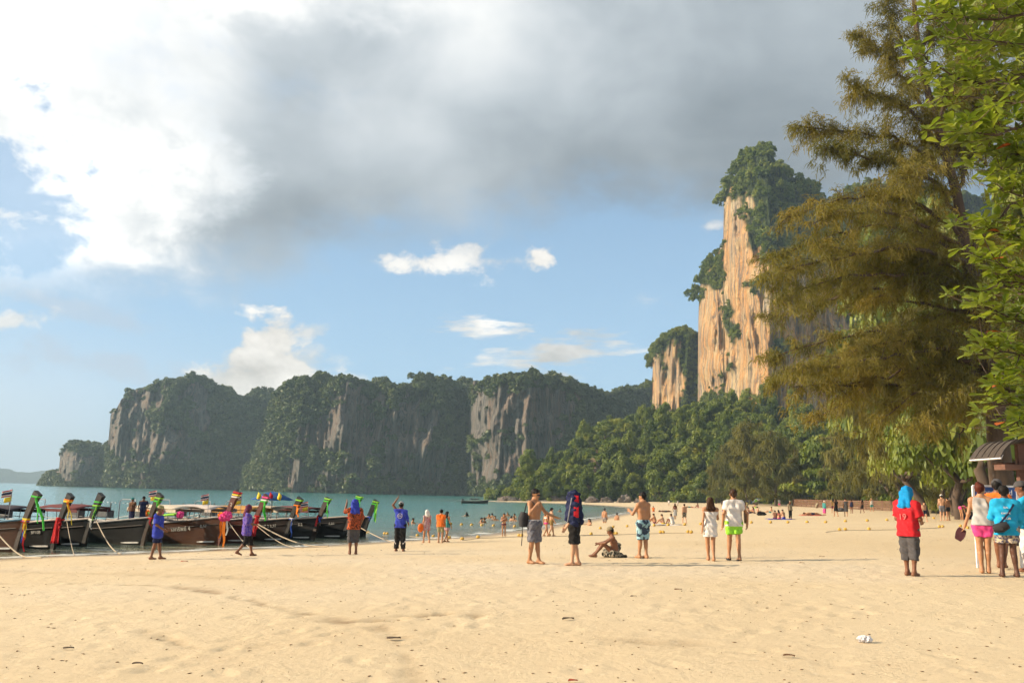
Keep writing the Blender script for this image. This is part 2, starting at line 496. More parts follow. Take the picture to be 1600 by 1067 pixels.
def make_sand():
    ny, nx = 430, 430
    yy = 4.0 * (300.0 / 4.0) ** (np.arange(ny) / (ny - 1))
    yy = np.concatenate([[-200, -60, -25, -8, 0], yy])
    tt = np.linspace(-1, 1, nx)
    tt = np.concatenate([[-1.6], tt, [1.6]])
    Y = np.repeat(yy[:, None], len(tt), 1)
    half = 7 + 0.72 * np.maximum(Y, 0) + np.where(Y < 4, 6, 0)
    X = tt[None, :] * half
    X[:, 0] = -75; X[:, -1] = np.maximum(X[:, -1], 420)
    d = shore_dist(X, Y)
    Z = beach_z(X, Y, d)
    # trampled relief, undulations and tide ridges
    und = fbm(X / 3.1, Y / 3.1, octaves=3, seed=3) * 0.009
    chop = fbm(X / 0.30, Y / 0.40, octaves=2, seed=5, gain=0.6)
    tramp = np.clip(0.5 + 0.9 * fbm(X / 7.0, Y / 5.0, octaves=2, seed=9), 0.12, 1) * np.clip((d - 1.2) / 4, 0, 1)
    band = np.exp(-((Y - 22) / 6.0) ** 2)
    rough = tramp * (0.45 + 0.75 * band)
    Z = Z + np.where(d > 0.2, und * np.clip(d / 3, 0, 1) + chop * 0.010 * rough, 0)
    # footprints: short dents with a small rim
    stain = np.zeros_like(Z)
    r2 = np.random.default_rng(11)
    fp = []
    for k in range(150):                                   # single trails
        x0 = r2.uniform(-14, 16); y0 = r2.uniform(8, 42); a = r2.uniform(0, 2 * PI); n = r2.integers(5, 22)
        for i in range(n):
            s_ = 0.11 if i % 2 else -0.11
            fp.append((x0 + math.cos(a) * i * 0.62 - math.sin(a) * s_, y0 + math.sin(a) * i * 0.62 + math.cos(a) * s_, a + r2.normal(0, 0.15), r2.uniform(0.008, 0.024)))
            a += r2.normal(0, 0.06)
    for k in range(2600):
        yk = 7 + 40 * r2.random() ** 0.8
        fp.append((r2.uniform(-0.8, 0.75) * yk, yk, r2.uniform(0, 2 * PI), r2.uniform(0.004, 0.018)))
    ly = np.log(yy[5] / 4.0)
    for (fx, fy, a, dep) in fp:
        if fy < 5: continue
        i = int(np.searchsorted(yy, fy)); h = 7 + 0.72 * fy
        j = int((fx / h + 1) / 2 * (nx - 1)) + 1
        ri = max(2, int(0.45 / (yy[min(i + 1, len(yy) - 1)] - yy[i] + 1e-6)) + 1); rj = max(2, int(0.45 / (2 * h / nx)) + 1)
        if j < 3 or j > nx - 3: continue
        sl = (slice(max(i - ri, 5), i + ri + 1), slice(max(j - rj, 1), j + rj + 1))
        if d[min(i, d.shape[0] - 1), j] < 1.0: continue
        dx, dy = X[sl] - fx, Y[sl] - fy
        u = (dx * math.cos(a) + dy * math.sin(a)) / 0.17; v = (-dx * math.sin(a) + dy * math.cos(a)) / 0.085
        r = np.sqrt(u * u + v * v)
        Z[sl] += dep * (-np.exp(-r ** 2 * 1.1) + 0.42 * np.exp(-((r - 1.75) / 0.5) ** 2))
    # drag marks and debris lines
    lines = [([(-20, 911), (130, 911), (240, 914), (330, 925), (400, 942), (470, 958), (540, 972), (590, 980), (618, 996)], 0.15, 0.018, 1.0), ([(618, 1000), (645, 1040), (652, 1075)], 0.10, 0.008, 0.4),
             ([(585, 972), (640, 964), (700, 960), (735, 962)], 0.14, 0.035, 1.0),
             ([(225, 985), (262, 998), (300, 1010), (360, 1014), (430, 1005)], 0.14, 0.018, 0.6),
             ([(0, 892), (200, 896), (420, 905), (500, 905)], 0.30, 0.012, 0.3), ([(975, 1000), (1040, 1006), (1065, 1004)], 0.2, 0.012, 0.45)]
    wx = fbm(X / 0.28, Y / 0.28, octaves=3, seed=21, gain=0.7); wb = fbm(X / 1.6, Y / 1.6, octaves=2, seed=33)
    for pts, w, dep, st in lines:
        P = np.array([ground_hit(*p)[:2] for p in pts])
        best = np.full(Z.shape, 1e9)
        for a, b_ in zip(P[:-1], P[1:]):
            dd = b_ - a; L = dd @ dd
            t = np.clip(((X - a[0]) * dd[0] + (Y - a[1]) * dd[1]) / L, 0, 1)
            best = np.minimum(best, np.hypot(X - a[0] - t * dd[0], Y - a[1] - t * dd[1]))
        q = best / (w * (1 + 0.8 * wb))
        prof = np.exp(-np.clip(q, 0, 8) ** 2)
        Z += -dep * prof * (0.7 + 0.8 * wx) + 0.35 * dep * np.exp(-((q - 1.7) / 0.5) ** 2)
        stain = np.maximum(stain, st * prof * np.clip(0.70 + 0.9 * wx + 0.5 * wb, 0, 1))
    SAND.update(yy=yy, tt=tt, Z=Z)
    V = np.stack([X, Y, Z], -1).reshape(-1, 3)
    R, C = X.shape
    I = np.arange(R * C).reshape(R, C)
    F = np.stack([I[:-1, :-1], I[:-1, 1:], I[1:, 1:], I[1:, :-1]], -1).reshape(-1, 4)
    me = mesh_np('beach', V, F, True, {'shore': d.ravel(), 'stain': stain.ravel(), 'tramp': (tramp * (0.4 + band)).ravel()})
    m, b, out = newmat('beach_sand')
    pos = b.n('ShaderNodeNewGeometry').outputs['Position']
    A = lambda nm: b.n('ShaderNodeAttribute', attribute_name=nm).outputs['Fac']
    big = b.noise(pos, 0.22, 4, 0.55); mid = b.noise(pos, 2.2, 5, 0.6); fine = b.noise(pos, 38.0, 4, 0.7)
    col = b.mix(b.lin(big, 0.3, 0.7, 0, 1), (0.62, 0.482, 0.305, 1), (0.665, 0.535, 0.355, 1))
    col = b.mix(b.lin(A('tramp'), 0.2, 1.2, 0, 0.5), col, (0.65, 0.555, 0.43, 1))
    col = b.mix(b.m('MULTIPLY', b.step(mid, 0.52, 0.78), 0.35), col, (0.54, 0.40, 0.255, 1))
    col = b.mix(b.m('MULTIPLY', b.step(fine, 0.60, 0.76), 0.45), col, (0.34, 0.24, 0.15, 1))
    col = b.mix(b.m('MULTIPLY', b.step(b.noise(pos, 13.0, 4, 0.7), 0.58, 0.68), 0.40), col, (0.40, 0.29, 0.18, 1))
    col = b.mix(b.m('MULTIPLY', b.step(b.noise(pos, 20.0, 3, 0.7), 0.60, 0.70), 0.45), col, (0.80, 0.72, 0.58, 1))
    sp_ = b.n('ShaderNodeMapping'); b.put(sp_.inputs[0], pos); sp_.inputs['Scale'].default_value = (3.0, 5.0, 3.0)
    fl = b.noise(sp_.outputs[0], 4.0, 3, 0.6)
    col = b.mix(b.m('MULTIPLY', b.step(fl, 0.655, 0.70), 0.55), col, (0.20, 0.135, 0.08, 1))
    col = b.mix(b.m('MULTIPLY', A('stain'), 0.85), col, (0.27, 0.18, 0.10, 1))
    wet = b.m('ADD', A('shore'), b.m('MULTIPLY', b.m('SUBTRACT', b.noise(pos, 0.5, 3), 0.5), 1.6))
    w = b.step(wet, 2.5, 0.4)
    col = b.mix(w, col, (0.33, 0.235, 0.135, 1))
    rough = b.lin(w, 0, 1, 0.95, 0.32)
    grain = b.m('ADD', b.m('MULTIPLY', b.noise(pos, 11.0, 6, 0.72), 1.5), b.m('MULTIPLY', b.noise(pos, 3.2, 3), 0.4))
    vor = b.n('ShaderNodeTexVoronoi'); b.put(vor.inputs['Vector'], pos); vor.inputs['Scale'].default_value = 2.6; vor.inputs['Randomness'].default_value = 1.0
    grain = b.m('ADD', grain, b.m('MULTIPLY', b.step(vor.outputs['Distance'], 0.05, 0.34), b.lin(A('tramp'), 0, 1, 0.15, 0.7)))
    nm = bump(b, grain, 0.38, 0.035)
    princ(b, out, col, rough, 0.25, nm)
    o = obj('beach', me, m); tag(o, 'pale golden sand beach sloping down to the water', kind='structure')
make_sand()

def make_sea():
    yy = np.concatenate([[-300, -40, 0], 12 * (7000 / 12.0) ** (np.arange(170) / 169.0)])
    tt = np.linspace(-1, 1, 150)
    Y = np.repeat(yy[:, None], len(tt), 1)
    X = tt[None, :] * (30 + 0.85 * np.maximum(Y, 0)) - 6
    d = shore_dist(X, Y)
    Z = np.zeros_like(X)
    near = np.clip(1 - Y / 400, 0, 1)
    Z += (fbm(X / 2.6, Y / 1.3, octaves=2, seed=41) * 0.035 + fbm(X / 11, Y / 5, octaves=2, seed=42) * 0.04) * near * np.clip(-d / 6, 0.1, 1)
    V = np.stack([X, Y, Z], -1).reshape(-1, 3); R, C = X.shape
    I = np.arange(R * C).reshape(R, C)
    F = np.stack([I[:-1, :-1], I[:-1, 1:], I[1:, 1:], I[1:, :-1]], -1).reshape(-1, 4)
    me = mesh_np('sea', V, F, True, {'shore': d.ravel()})
    m, b, out = newmat('sea_water')
    pos = b.n('ShaderNodeNewGeometry').outputs['Position']
    sh = b.n('ShaderNodeAttribute', attribute_name='shore').outputs['Fac']
    mp = b.n('ShaderNodeMapping'); b.put(mp.inputs[0], pos); mp.inputs['Scale'].default_value = (0.55, 1.0, 1.0)
    n1 = b.noise(mp.outputs[0], 1.5, 4, 0.6); n2 = b.noise(mp.outputs[0], 0.33, 3, 0.55); n3 = b.noise(pos, 0.03, 3, 0.5)
    dep = b.m('ADD', b.m('MULTIPLY', sh, -1.0), b.m('MULTIPLY', b.m('SUBTRACT', n2, 0.5), 3.0))
    col = b.ramp(b.lin(dep, 0, 60, 0, 1), [(0.0, (0.27, 0.23, 0.14)), (0.05, (0.20, 0.22, 0.15)), (0.16, (0.13, 0.265, 0.215)), (0.45, (0.065, 0.27, 0.245)), (1.0, (0.045, 0.25, 0.245))])
    col = b.mix(b.step(n3, 0.4, 0.65), col, b.mix(1.0, col, (0.75, 0.85, 0.9, 1), 'MULTIPLY'))
    foam_n = b.noise(mp.outputs[0], 2.6, 5, 0.65)
    foam = b.m('MULTIPLY', b.step(dep, 2.4, 0.2), b.step(foam_n, 0.53, 0.68))
    edge = b.m('MULTIPLY', b.step(b.m('ABSOLUTE', b.m('SUBTRACT', dep, 0.55)), 0.5, 0.08), b.step(b.noise(pos, 0.35, 3), 0.38, 0.55))
    foam = b.m('MAXIMUM', foam, b.m('MULTIPLY', edge, 0.8))
    col = b.mix(foam, col, (0.75, 0.74, 0.70, 1))
    h = b.m('ADD', b.m('MULTIPLY', n1, 0.55), b.m('ADD', n2, b.m('MULTIPLY', b.noise(mp.outputs[0], 5.0, 3), 0.12)))
    princ(b, out, col, b.lin(foam, 0, 1, 0.12, 0.8), 0.5, bump(b, h, 0.55, 0.5))
    o = obj('sea', me, m); tag(o, 'turquoise bay water lapping at the sand', kind='structure')
make_sea()

# ================================================================ cliffs and hills
def rockmat(name, warm, seed, scale=1.0, bright=1.0, pal=None):
    m, b, out = newmat(name)
    pos = b.n('ShaderNodeNewGeometry').outputs['Position']
    mp = b.n('ShaderNodeMapping'); b.put(mp.inputs[0], pos)
    mp.inputs['Location'].default_value = (seed * 13.7, seed * 5.1, seed * 3.3)
    mp.inputs['Scale'].default_value = (0.16 * scale, 0.16 * scale, 0.022 * scale)
    mp2 = b.n('ShaderNodeMapping'); b.put(mp2.inputs[0], pos); mp2.inputs['Scale'].default_value = (0.55 * scale, 0.55 * scale, 0.05 * scale)
    st = b.noise(mp.outputs[0], 1.0, 5, 0.6, 0.6)
    st2 = b.noise(mp2.outputs[0], 1.0, 6, 0.65, 0.4)
    big = b.noise(pos, 0.035 * scale, 4, 0.55)
    k = bright
    orange = (0.56 * k, 0.31 * k, 0.135 * k); cream = (0.62 * k, 0.45 * k, 0.27 * k); grey = (0.33 * k, 0.315 * k, 0.29 * k); dark = (0.12 * k, 0.115 * k, 0.11 * k)
    if pal: orange, cream, grey, dark = [tuple(v * k for v in q) for q in pal]
    f = b.m('ADD', b.m('MULTIPLY', st, 0.65), b.m('MULTIPLY', big, 0.35 + 0.0))
    lo = 0.5 - warm * 0.16
    col = b.ramp(f, [(lo - 0.16, grey), (lo, cream), (lo + 0.09, orange), (lo + 0.2, cream), (lo + 0.3, grey)])
    col = b.mix(b.m('MULTIPLY', b.step(st2, 0.50, 0.60), 0.80), col, c4(dark))
    col = b.mix(b.m('MULTIPLY', b.step(st2, 0.44, 0.34), 0.5), col, c4(tuple(min(0.7, v * 1.25) for v in cream)))
    mp3 = b.n('ShaderNodeMapping'); b.put(mp3.inputs[0], pos); mp3.inputs['Scale'].default_value = (1.6 * scale, 1.6 * scale, 0.12 * scale)
    st3 = b.noise(mp3.outputs[0], 1.0, 5, 0.7)
    col = b.mix(b.m('MULTIPLY', b.step(st3, 0.52, 0.62), 0.60), col, c4(tuple(v * 1.3 for v in dark)))
    pit = b.noise(pos, 0.22 * scale, 5, 0.6)
    col = b.mix(b.m('MULTIPLY', b.step(pit, 0.55, 0.72), 0.25), col, c4(grey))
    veg = b.n('ShaderNodeAttribute', attribute_name='veg').outputs['Fac']
    gp = b.noise(mp.outputs[0], 0.45, 3, 0.5)
    col = b.mix(b.m('MULTIPLY', b.step(gp, 0.52, 0.62), 0.35), col, c4(tuple(v * 0.9 for v in grey)))
    col = b.mix(veg, col, b.mix(b.step(b.noise(pos, 0.5, 5, 0.7), 0.4, 0.62), c4((0.022, 0.034, 0.013)), c4((0.07, 0.095, 0.028))))
    hh = b.m('ADD', b.m('MULTIPLY', st, 1.0), b.m('ADD', b.m('MULTIPLY', st2, 0.7), b.m('MULTIPLY', b.noise(pos, 0.45 * scale, 5, 0.65), 0.8)))
    hh = b.m('ADD', hh, b.m('MULTIPLY', st3, 0.5))
    princ(b, out, col, 0.92, 0.15, bump(b, hh, 1.0, 3.4 / scale))
    return m

def pxmask(px, py, patches, seed, grow=1.0):
    """how far a pixel lies inside any of the bare rock patches (0..1)"""
    n = 0.55 * fbm(px / 17.0, py / 26.0, octaves=4, seed=seed)
    best = np.zeros_like(px)
    for (cx, cy_, rx, ry) in patches:
        r = np.sqrt(((px - cx) / rx) ** 2 + ((py - cy_) / ry) ** 2)
        best = np.maximum(best, np.clip((grow + n - r) / 0.28, 0, 1))
    return best

def cliff_mass(name, label, top, Y0, patches, mat, step=2.0, rows=70, lean=18.0, amp=4.0, seed=1, drop=5.0, top_noise=3.0, back=70.0, bulge=0.0, base_z=-3.0, rib=0.55):
    top = np.array(top, float); px = np.arange(top[0, 0], top[-1, 0] + step, step)
    tp = np.interp(px, top[:, 0], top[:, 1]) + drop + top_noise * fbm(px / 9.0, px * 0, octaves=3, seed=seed)
    Yb = np.interp(px, [p[0] for p in Y0], [p[1] for p in Y0])
    # picture row of the foot of the cliff
    hz = 753 + 0.021 * px
    bp = hz + (CAMZ - base_z) * FPX / Yb
    tp = np.minimum(tp, bp - 3)
    t = np.linspace(0, 1, rows)[:, None]
    PY = bp[None, :] + (tp - bp)[None, :] * t
    PX = np.repeat(px[None, :], rows, 0)
    Y = Yb[None, :] + lean * t ** 2.2 + bulge * np.sin(PI * t)
    P = at_arr(PX, PY, Y)
    x, z = P[..., 0], P[..., 2]
    fl = fbm(x / 16.0, z / 70.0, octaves=4, seed=seed + 3) * 1.0 + 0.8 * np.abs(fbm(x / 7.0, z / 45.0, octaves=3, seed=seed + 5)) + 0.5 * fbm(x / 9.0, z / 9.0, octaves=3, seed=seed + 8) + rib * (np.abs(fbm(x / 3.2, z / 40.0, octaves=3, seed=seed + 9)) ** 0.7) + 0.5 * rib * fbm(x / 1.8, z / 18.0, octaves=3, seed=seed + 12)
    Y = Y + amp * fl
    P = at_arr(PX, PY, Y)
    mask = pxmask(PX, PY, patches, seed, 1.42 if mat.name.startswith('far') else 1.0)
    extra = []
    cen = P[-1].mean(0)
    for dy, dz, sh in ((0.2, 0.004, 0.99), (0.5, 0.06, 0.96), (0.8, 0.2, 0.92), (1.0, 0.5, 0.9), (1.06, 1.0, 0.9)):
        q = P[-1].copy(); q[:, 1] += back * dy; hh = q[:, 2] - base_z
        q[:, 2] = base_z + hh * (1 - dz); q[:, 0] *= q[:, 1] / P[-1][:, 1]; cx = q[:, 0].mean(); q[:, 0] = cx + (q[:, 0] - cx) * sh
        extra.append(q)
    A = np.concatenate([P, np.array(extra)], 0)
    M = np.concatenate([mask, np.zeros((len(extra), len(px)))], 0)
    R, C = A.shape[:2]; I = np.arange(R * C).reshape(R, C)
    F = np.stack([I[:-1, :-1], I[:-1, 1:], I[1:, 1:], I[1:, :-1]], -1).reshape(-1, 4)
    me = mesh_np(name, A.reshape(-1, 3), F, True, {'veg': (1 - M).ravel()})
    o = obj(name, me, mat); tag(o, label, kind='structure')
    return dict(P=P, mask=mask, px=px, o=o)

GREY_PAL = ((0.36, 0.25, 0.19), (0.34, 0.30, 0.265), (0.235, 0.225, 0.215), (0.095, 0.093, 0.092))
far_rock = rockmat('far_limestone', 0.2, 1, 0.8, 0.8, GREY_PAL)  # rock colours dimmed to put cloud shadow on the far cliffs
tower_rock = rockmat('sunlit_limestone', 0.8, 2, 1.0, 1.2, ((0.60, 0.30, 0.11), (0.64, 0.46, 0.26), (0.36, 0.335, 0.30), (0.15, 0.13, 0.115)))

CL = {}
CL['islet'] = cliff_mass('cliff', 'low wooded point at the far end of the bay',
    [(58, 757), (62, 752), (71, 742), (84, 735), (92, 731), (93, 709), (101, 698), (110, 691), (129, 689), (146, 699), (157, 699), (168, 700), (200, 700), (240, 706), (290, 716)],
    [(58, 800), (92, 730), (120, 715), (200, 720), (290, 760)], [(112, 727, 24, 20), (100, 715, 8, 14)], far_rock, 2, 40, 8, 4, 11, 3, 2, 60)
CL['left'] = cliff_mass('cliff', 'left massif of the far limestone cliffs',
    [(167, 700), (170, 676), (173, 640), (184, 629), (202, 607), (218, 602), (236, 602), (244, 595), (257, 590), (268, 597), (273, 602), (281, 591), (299, 588), (315, 593), (331, 605), (352, 607), (365, 614), (373, 625), (383, 616), (399, 608), (419, 607), (440, 615), (470, 640)],
    [(167, 720), (172, 675), (190, 640), (240, 622), (330, 640), (400, 670), (470, 720)],
    [(190, 672, 20, 46), (224, 672, 13, 52), (250, 620, 7, 22), (264, 688, 36, 26), (298, 617, 14, 16), (320, 622, 7, 20), (305, 660, 16, 22), (212, 640, 10, 24)], far_rock, 2, 70, 16, 9, 21, 5, 4, 90, rib=0.8)
CL['mid'] = cliff_mass('cliff', 'middle massif of the far limestone cliffs',
    [(372, 776), (380, 752), (392, 722), (404, 700), (415, 672), (422, 648), (427, 616), (435, 606), (453, 594), (477, 585), (495, 584), (516, 590), (537, 589), (551, 591), (561, 599), (574, 594), (595, 590), (608, 598), (621, 601), (639, 602), (645, 594), (658, 585), (677, 584), (692, 590), (713, 597), (732, 598), (760, 600), (800, 610)],
    [(372, 640), (390, 590), (420, 548), (450, 520), (520, 500), (600, 498), (680, 505), (730, 530), (800, 580)],
    [(555, 690, 26, 62), (512, 678, 18, 24), (484, 681, 20, 12), (462, 748, 12, 26), (506, 752, 26, 12), (626, 690, 46, 54), (676, 728, 15, 30), (640, 720, 30, 26), (540, 660, 12, 30)], far_rock, 2, 80, 22, 9, 31, 5, 4, 100, rib=0.8)
CL['right'] = cliff_mass('cliff', 'right massif of the far limestone cliffs with a broad bare wall',
    [(728, 700), (732, 640), (736, 606), (740, 590), (768, 589), (778, 588), (793, 578), (812, 576), (833, 582), (851, 586), (862, 584), (888, 589), (909, 595), (925, 603), (948, 610), (972, 604), (1001, 602), (1006, 594), (1024, 588), (1032, 591), (1060, 600), (1100, 620)],
    [(728, 560), (740, 480), (770, 452), (820, 440), (890, 455), (940, 500), (1010, 540), (1100, 560)],
    [(812, 676, 72, 62), (785, 650, 42, 45), (850, 650, 34, 46), (780, 715, 40, 40), (755, 660, 16, 70)], far_rock, 2, 80, 14, 7, 41, 6, 4, 110, rib=0.8)
CL['small'] = cliff_mass('cliff', 'small overhanging limestone buttress beside the tall tower',
    [(1018, 640), (1020, 556), (1023, 546), (1030, 532), (1038, 523), (1050, 514), (1064, 508), (1080, 510), (1094, 520)],
    [(1018, 452), (1024, 440), (1050, 425), (1072, 418), (1094, 430)],
    [(1036, 592, 30, 52), (1052, 610, 22, 44)], tower_rock, 1.25, 90, -6, 3.2, 51, 6, 3, 60, rib=1.2)
CL['tower'] = cliff_mass('cliff', 'tall sunlit limestone tower with an orange face and wooded crown',
    [(1090, 612), (1091, 560), (1091, 502), (1092, 448), (1094, 432), (1100, 416), (1112, 404), (1122, 392), (1130, 372), (1131, 304), (1138, 284), (1152, 262), (1154, 246), (1166, 228), (1179, 220), (1191, 219), (1203, 225), (1211, 238), (1226, 258), (1254, 271), (1276, 284), (1289, 302), (1302, 312), (1325, 294), (1342, 283), (1360, 279), (1420, 285), (1520, 300), (1680, 330)],
    [(1090, 402), (1092, 384), (1112, 366), (1138, 354), (1142, 346), (1175, 330), (1200, 319), (1230, 322), (1300, 334), (1400, 352), (1680, 380)],
    [(1112, 520, 48, 96), (1104, 580, 40, 70), (1120, 470, 30, 40), (1150, 352, 20, 56), (1160, 420, 34, 90), (1172, 540, 40, 120), (1200, 500, 34, 100), (1260, 500, 90, 90), (1250, 590, 90, 90), (1137, 345, 12, 46), (1096, 520, 20, 80)],
    tower_rock, 1.25, 230, 6, 3.4, 61, 8, 5, 90, bulge=-5, rib=1.3)
# distant hills on the horizon
def far_hills():
    prof = [(-260, 742), (-120, 735), (-40, 733), (0, 731), (18, 733), (34, 738), (52, 736), (70, 735), (110, 741), (160, 752)]
    m = rockmat('hazy_hill', 0.1, 5, 0.1, 0.6)
    cliff_mass('hill', 'faint blue hills on the horizon across the sea', prof, [(-260, 3000), (160, 3100)], [], m, 6, 10, 60, 10, 71, 0, 1.5, 300)
far_hills()

# ---- jungle slope rising behind the beach
HS_TOP = [(770, 790), (776, 782), (783, 766), (801, 762), (807, 742), (825, 724), (862, 706), (891, 702), (904, 682), (919, 664), (940, 662), (972, 656), (1006, 646), (1027, 628), (1048, 640), (1072, 640), (1087, 630), (1108, 630), (1140, 620), (1200, 630), (1300, 640), (1420, 640), (1560, 640), (1800, 640), (2100, 650)]
_hs_Y = [(770, 246), (800, 240), (860, 236), (900, 234), (960, 232), (1010, 226), (1100, 214), (1200, 203), (1300, 180), (1400, 152), (1500, 130), (1600, 112), (1800, 90), (2100, 75)]
def make_hillside():
    m = rockmat('jungle_soil', 0.6, 8, 1.0, 0.8)
    r = cliff_mass('hillside', 'steep jungle slope between the beach and the cliffs', HS_TOP, _hs_Y, [(930, 722, 9, 28), (938, 735, 6, 16)], m, 4, 46, 62, 4, 81, 12, 4, 60)
    return r
CL['hillside'] = make_hillside()

def make_boulders():
    m = rockmat('shore_boulder', 0.2, 9, 6.0, 0.75, GREY_PAL)
    spec = [(792, 786, 13, 9, 'dark rounded boulder at the tip of the wooded point'), (815, 788, 12, 7, 'flat dark rock beside the tip boulder in the water'),
            (862, 787, 15, 11, 'large pale sloping boulder at the foot of the jungle'), (885, 789, 8, 6, 'small grey rock right of the pale sloping boulder'),
            (838, 789, 9, 5, 'low wet rock between the tip boulder and the pale boulder'), (925, 788, 9, 9, 'brown rock under the trees where the far beach begins'),
            (948, 788, 8, 8, 'second brown rock under the trees at the far beach'), (975, 787, 9, 11, 'tall rooty rock at the far corner of the beach'), (1000, 786, 8, 8, 'last brown rock before the far sunbathers')]
    for i, (px, py, w, h, lab) in enumerate(spec):
        Y = 243 - abs(px - 800) * 0.05 if px < 900 else 228 - (px - 900) * 0.06
        c = at(px, py, Y); c[2] = -0.4 if px < 905 else float(beach_z(c[0], c[1])) - 0.3
        s = Y / FPX
        th = np.linspace(0, PI, 22)[:, None]; ph = np.linspace(0, 2 * PI, 34, endpoint=False)[None, :]
        ux, uy, uz = np.sin(th) * np.cos(ph), np.sin(th) * np.sin(ph), np.cos(th) * np.ones_like(ph)
        rr = 1 + 0.5 * fbm(ux * 1.5 + i * 9, uy * 1.5, uz * 1.5, octaves=4, seed=91)
        P = np.stack([ux * rr * w * s * 1.25, uy * rr * w * s * 0.9, uz * rr * h * s * 1.0 + h * s * 0.1], -1)
        mb = MB(); mb.grid(P, closed=True)
        o = mb.build('boulder', m, None, tuple(c)); tag(o, lab, 'boulder', 'rocks along the jungle shore')
make_boulders()

# ================================================================ vegetation
JUNGLE = leafmat('jungle_leaf', [(0.0, (0.022, 0.042, 0.012)), (0.3, (0.050, 0.092, 0.020)), (0.6, (0.135, 0.185, 0.028)), (0.85, (0.235, 0.265, 0.042)), (1.0, (0.31, 0.30, 0.06))], 0.32, noise_scale=0.12)
FARLEAF = leafmat('far_forest_leaf', [(0.0, (0.032, 0.050, 0.022)), (0.4, (0.058, 0.088, 0.030)), (0.75, (0.105, 0.14, 0.042)), (1.0, (0.18, 0.19, 0.065))], 0.2, noise_scale=0.05)
ALMOND = leafmat('sea_almond_leaf', [(0.0, (0.035, 0.070, 0.012)), (0.35, (0.13, 0.19, 0.024)), (0.7, (0.25, 0.31, 0.042)), (1.0, (0.38, 0.40, 0.075))], 0.50, 0.36, 0.5, 1.2)
NEEDLE = leafmat('casuarina_needle', [(0.0, (0.055, 0.060, 0.018)), (0.3, (0.120, 0.122, 0.034)), (0.6, (0.215, 0.185, 0.048)), (1.0, (0.37, 0.265, 0.068))], 0.42, 0.6, 0.15, 0.45)
NEEDLE2 = leafmat('young_casuarina_needle', [(0.0, (0.055, 0.065, 0.020)), (0.4, (0.12, 0.125, 0.035)), (0.7, (0.20, 0.185, 0.048)), (1.0, (0.29, 0.25, 0.065))], 0.30, 0.6, 0.15, 0.2)
BARK = wood('tree_bark', (0.085, 0.06, 0.045), (6, 6, 1.2), 0.9, 0.45)

def quads_from(c, a, b_):
    """diamonds: centre c, half axes a and b"""
    n = len(c); V = np.empty((n, 4, 3)); V[:, 0] = c - a; V[:, 1] = c + b_ * 0.9; V[:, 2] = c + a; V[:, 3] = c - b_ * 0.9
    return V.reshape(-1, 3), np.arange(n * 4).reshape(n, 4)

def rand_unit(r, n):
    v = r.normal(size=(n, 3)); return v / np.linalg.norm(v, axis=1, keepdims=True)

def leaf_cloud(r, lobes, n, size, flat=0.0):
    """leaf diamonds on the skins of ellipsoid lobes; lobes: (centre, radii)"""
    w = np.array([max(1e-3, (l[1][0] * l[1][1] + l[1][0] * l[1][2]) ) for l in lobes]); w = w / w.sum()
    which = r.choice(len(lobes), n, p=w)
    C = np.array([l[0] for l in lobes])[which]; R = np.array([l[1] for l in lobes])[which]
    u = rand_unit(r, n); low = u[:, 2] < -0.25; u[low, 2] *= -0.6
    u /= np.linalg.norm(u, axis=1, keepdims=True)
    rad = 1 - 0.50 * r.random(n) ** 1.4 + 0.26 * r.random(n) ** 2
    p = C + u * R * rad[:, None]
    nrm = u * 0.75 + rand_unit(r, n) * 0.75 + np.array([0, 0, 0.35])
    nrm /= np.linalg.norm(nrm, axis=1, keepdims=True)
    t = np.cross(nrm, rand_unit(r, n)); t /= np.linalg.norm(t, axis=1, keepdims=True) + 1e-9
    s = np.cross(nrm, t); sz = size * (0.6 + 0.8 * r.random(n))[:, None]
    V, F = quads_from(p, t * sz, s * sz * 0.62)
    lob = r.random(len(lobes))[which]
    tint = np.clip(0.30 + 0.55 * lob + 0.35 * (r.random(n) - 0.5) + 0.15 * u[:, 2], 0, 1)
    return V, F, np.repeat(tint, 4)

def dome_lobes(r, n, rmin, rmax, zmin=0.15, squash=0.8, spread=0.68, top=1.0):
    L = []
    for i in range(n):
        a = r.uniform(0, 2 * PI); q = math.sqrt(r.random()) * spread
        z = zmin + (top - zmin) * math.sqrt(max(0, 1 - (q / spread) ** 2)) * r.uniform(0.35, 1.0)
        s = r.uniform(rmin, rmax)
        L.append(((math.cos(a) * q, math.sin(a) * q, z), (s, s, s * squash)))
    return L

def crown(kind, seed, n, size):
    r = np.random.default_rng(seed)
    if kind == 'jungle': L = dome_lobes(r, 24, 0.13, 0.38, 0.05, 0.8, 0.80, 1.1)
    elif kind == 'tall': L = [((c[0] * 0.75, c[1] * 0.75, c[2] * 1.7), s) for c, s in dome_lobes(r, 20, 0.2, 0.36, 0.0, 0.9, 0.8, 1.1)]
    elif kind == 'vine': L = [((c[0] * 0.9, c[1] * 0.9, c[2]), (s[0] * 0.8, s[1] * 0.8, s[2] * 1.9)) for c, s in dome_lobes(r, 18, 0.16, 0.3, 0.0, 0.9, 0.75, 1.0)]
    elif kind == 'layer':
        L = []
        for k in range(26):
            a = r.uniform(0, 2 * PI); q = math.sqrt(r.random()) * 0.85; z = r.choice([0.1, 0.32, 0.52, 0.7, 0.86]) + r.normal(0, 0.04)
            q *= (1.15 - z * 0.8); s = r.uniform(0.22, 0.42)
            L.append(((math.cos(a) * q, math.sin(a) * q, z), (s, s, s * 0.26)))
    else: L = dome_lobes(r, 9, 0.25, 0.45, 0.1, 0.8, 0.6, 0.75)
    V, F, t = leaf_cloud(r, L, n, size)
    return mesh_np('crown', V, F, False, {'tint': t})

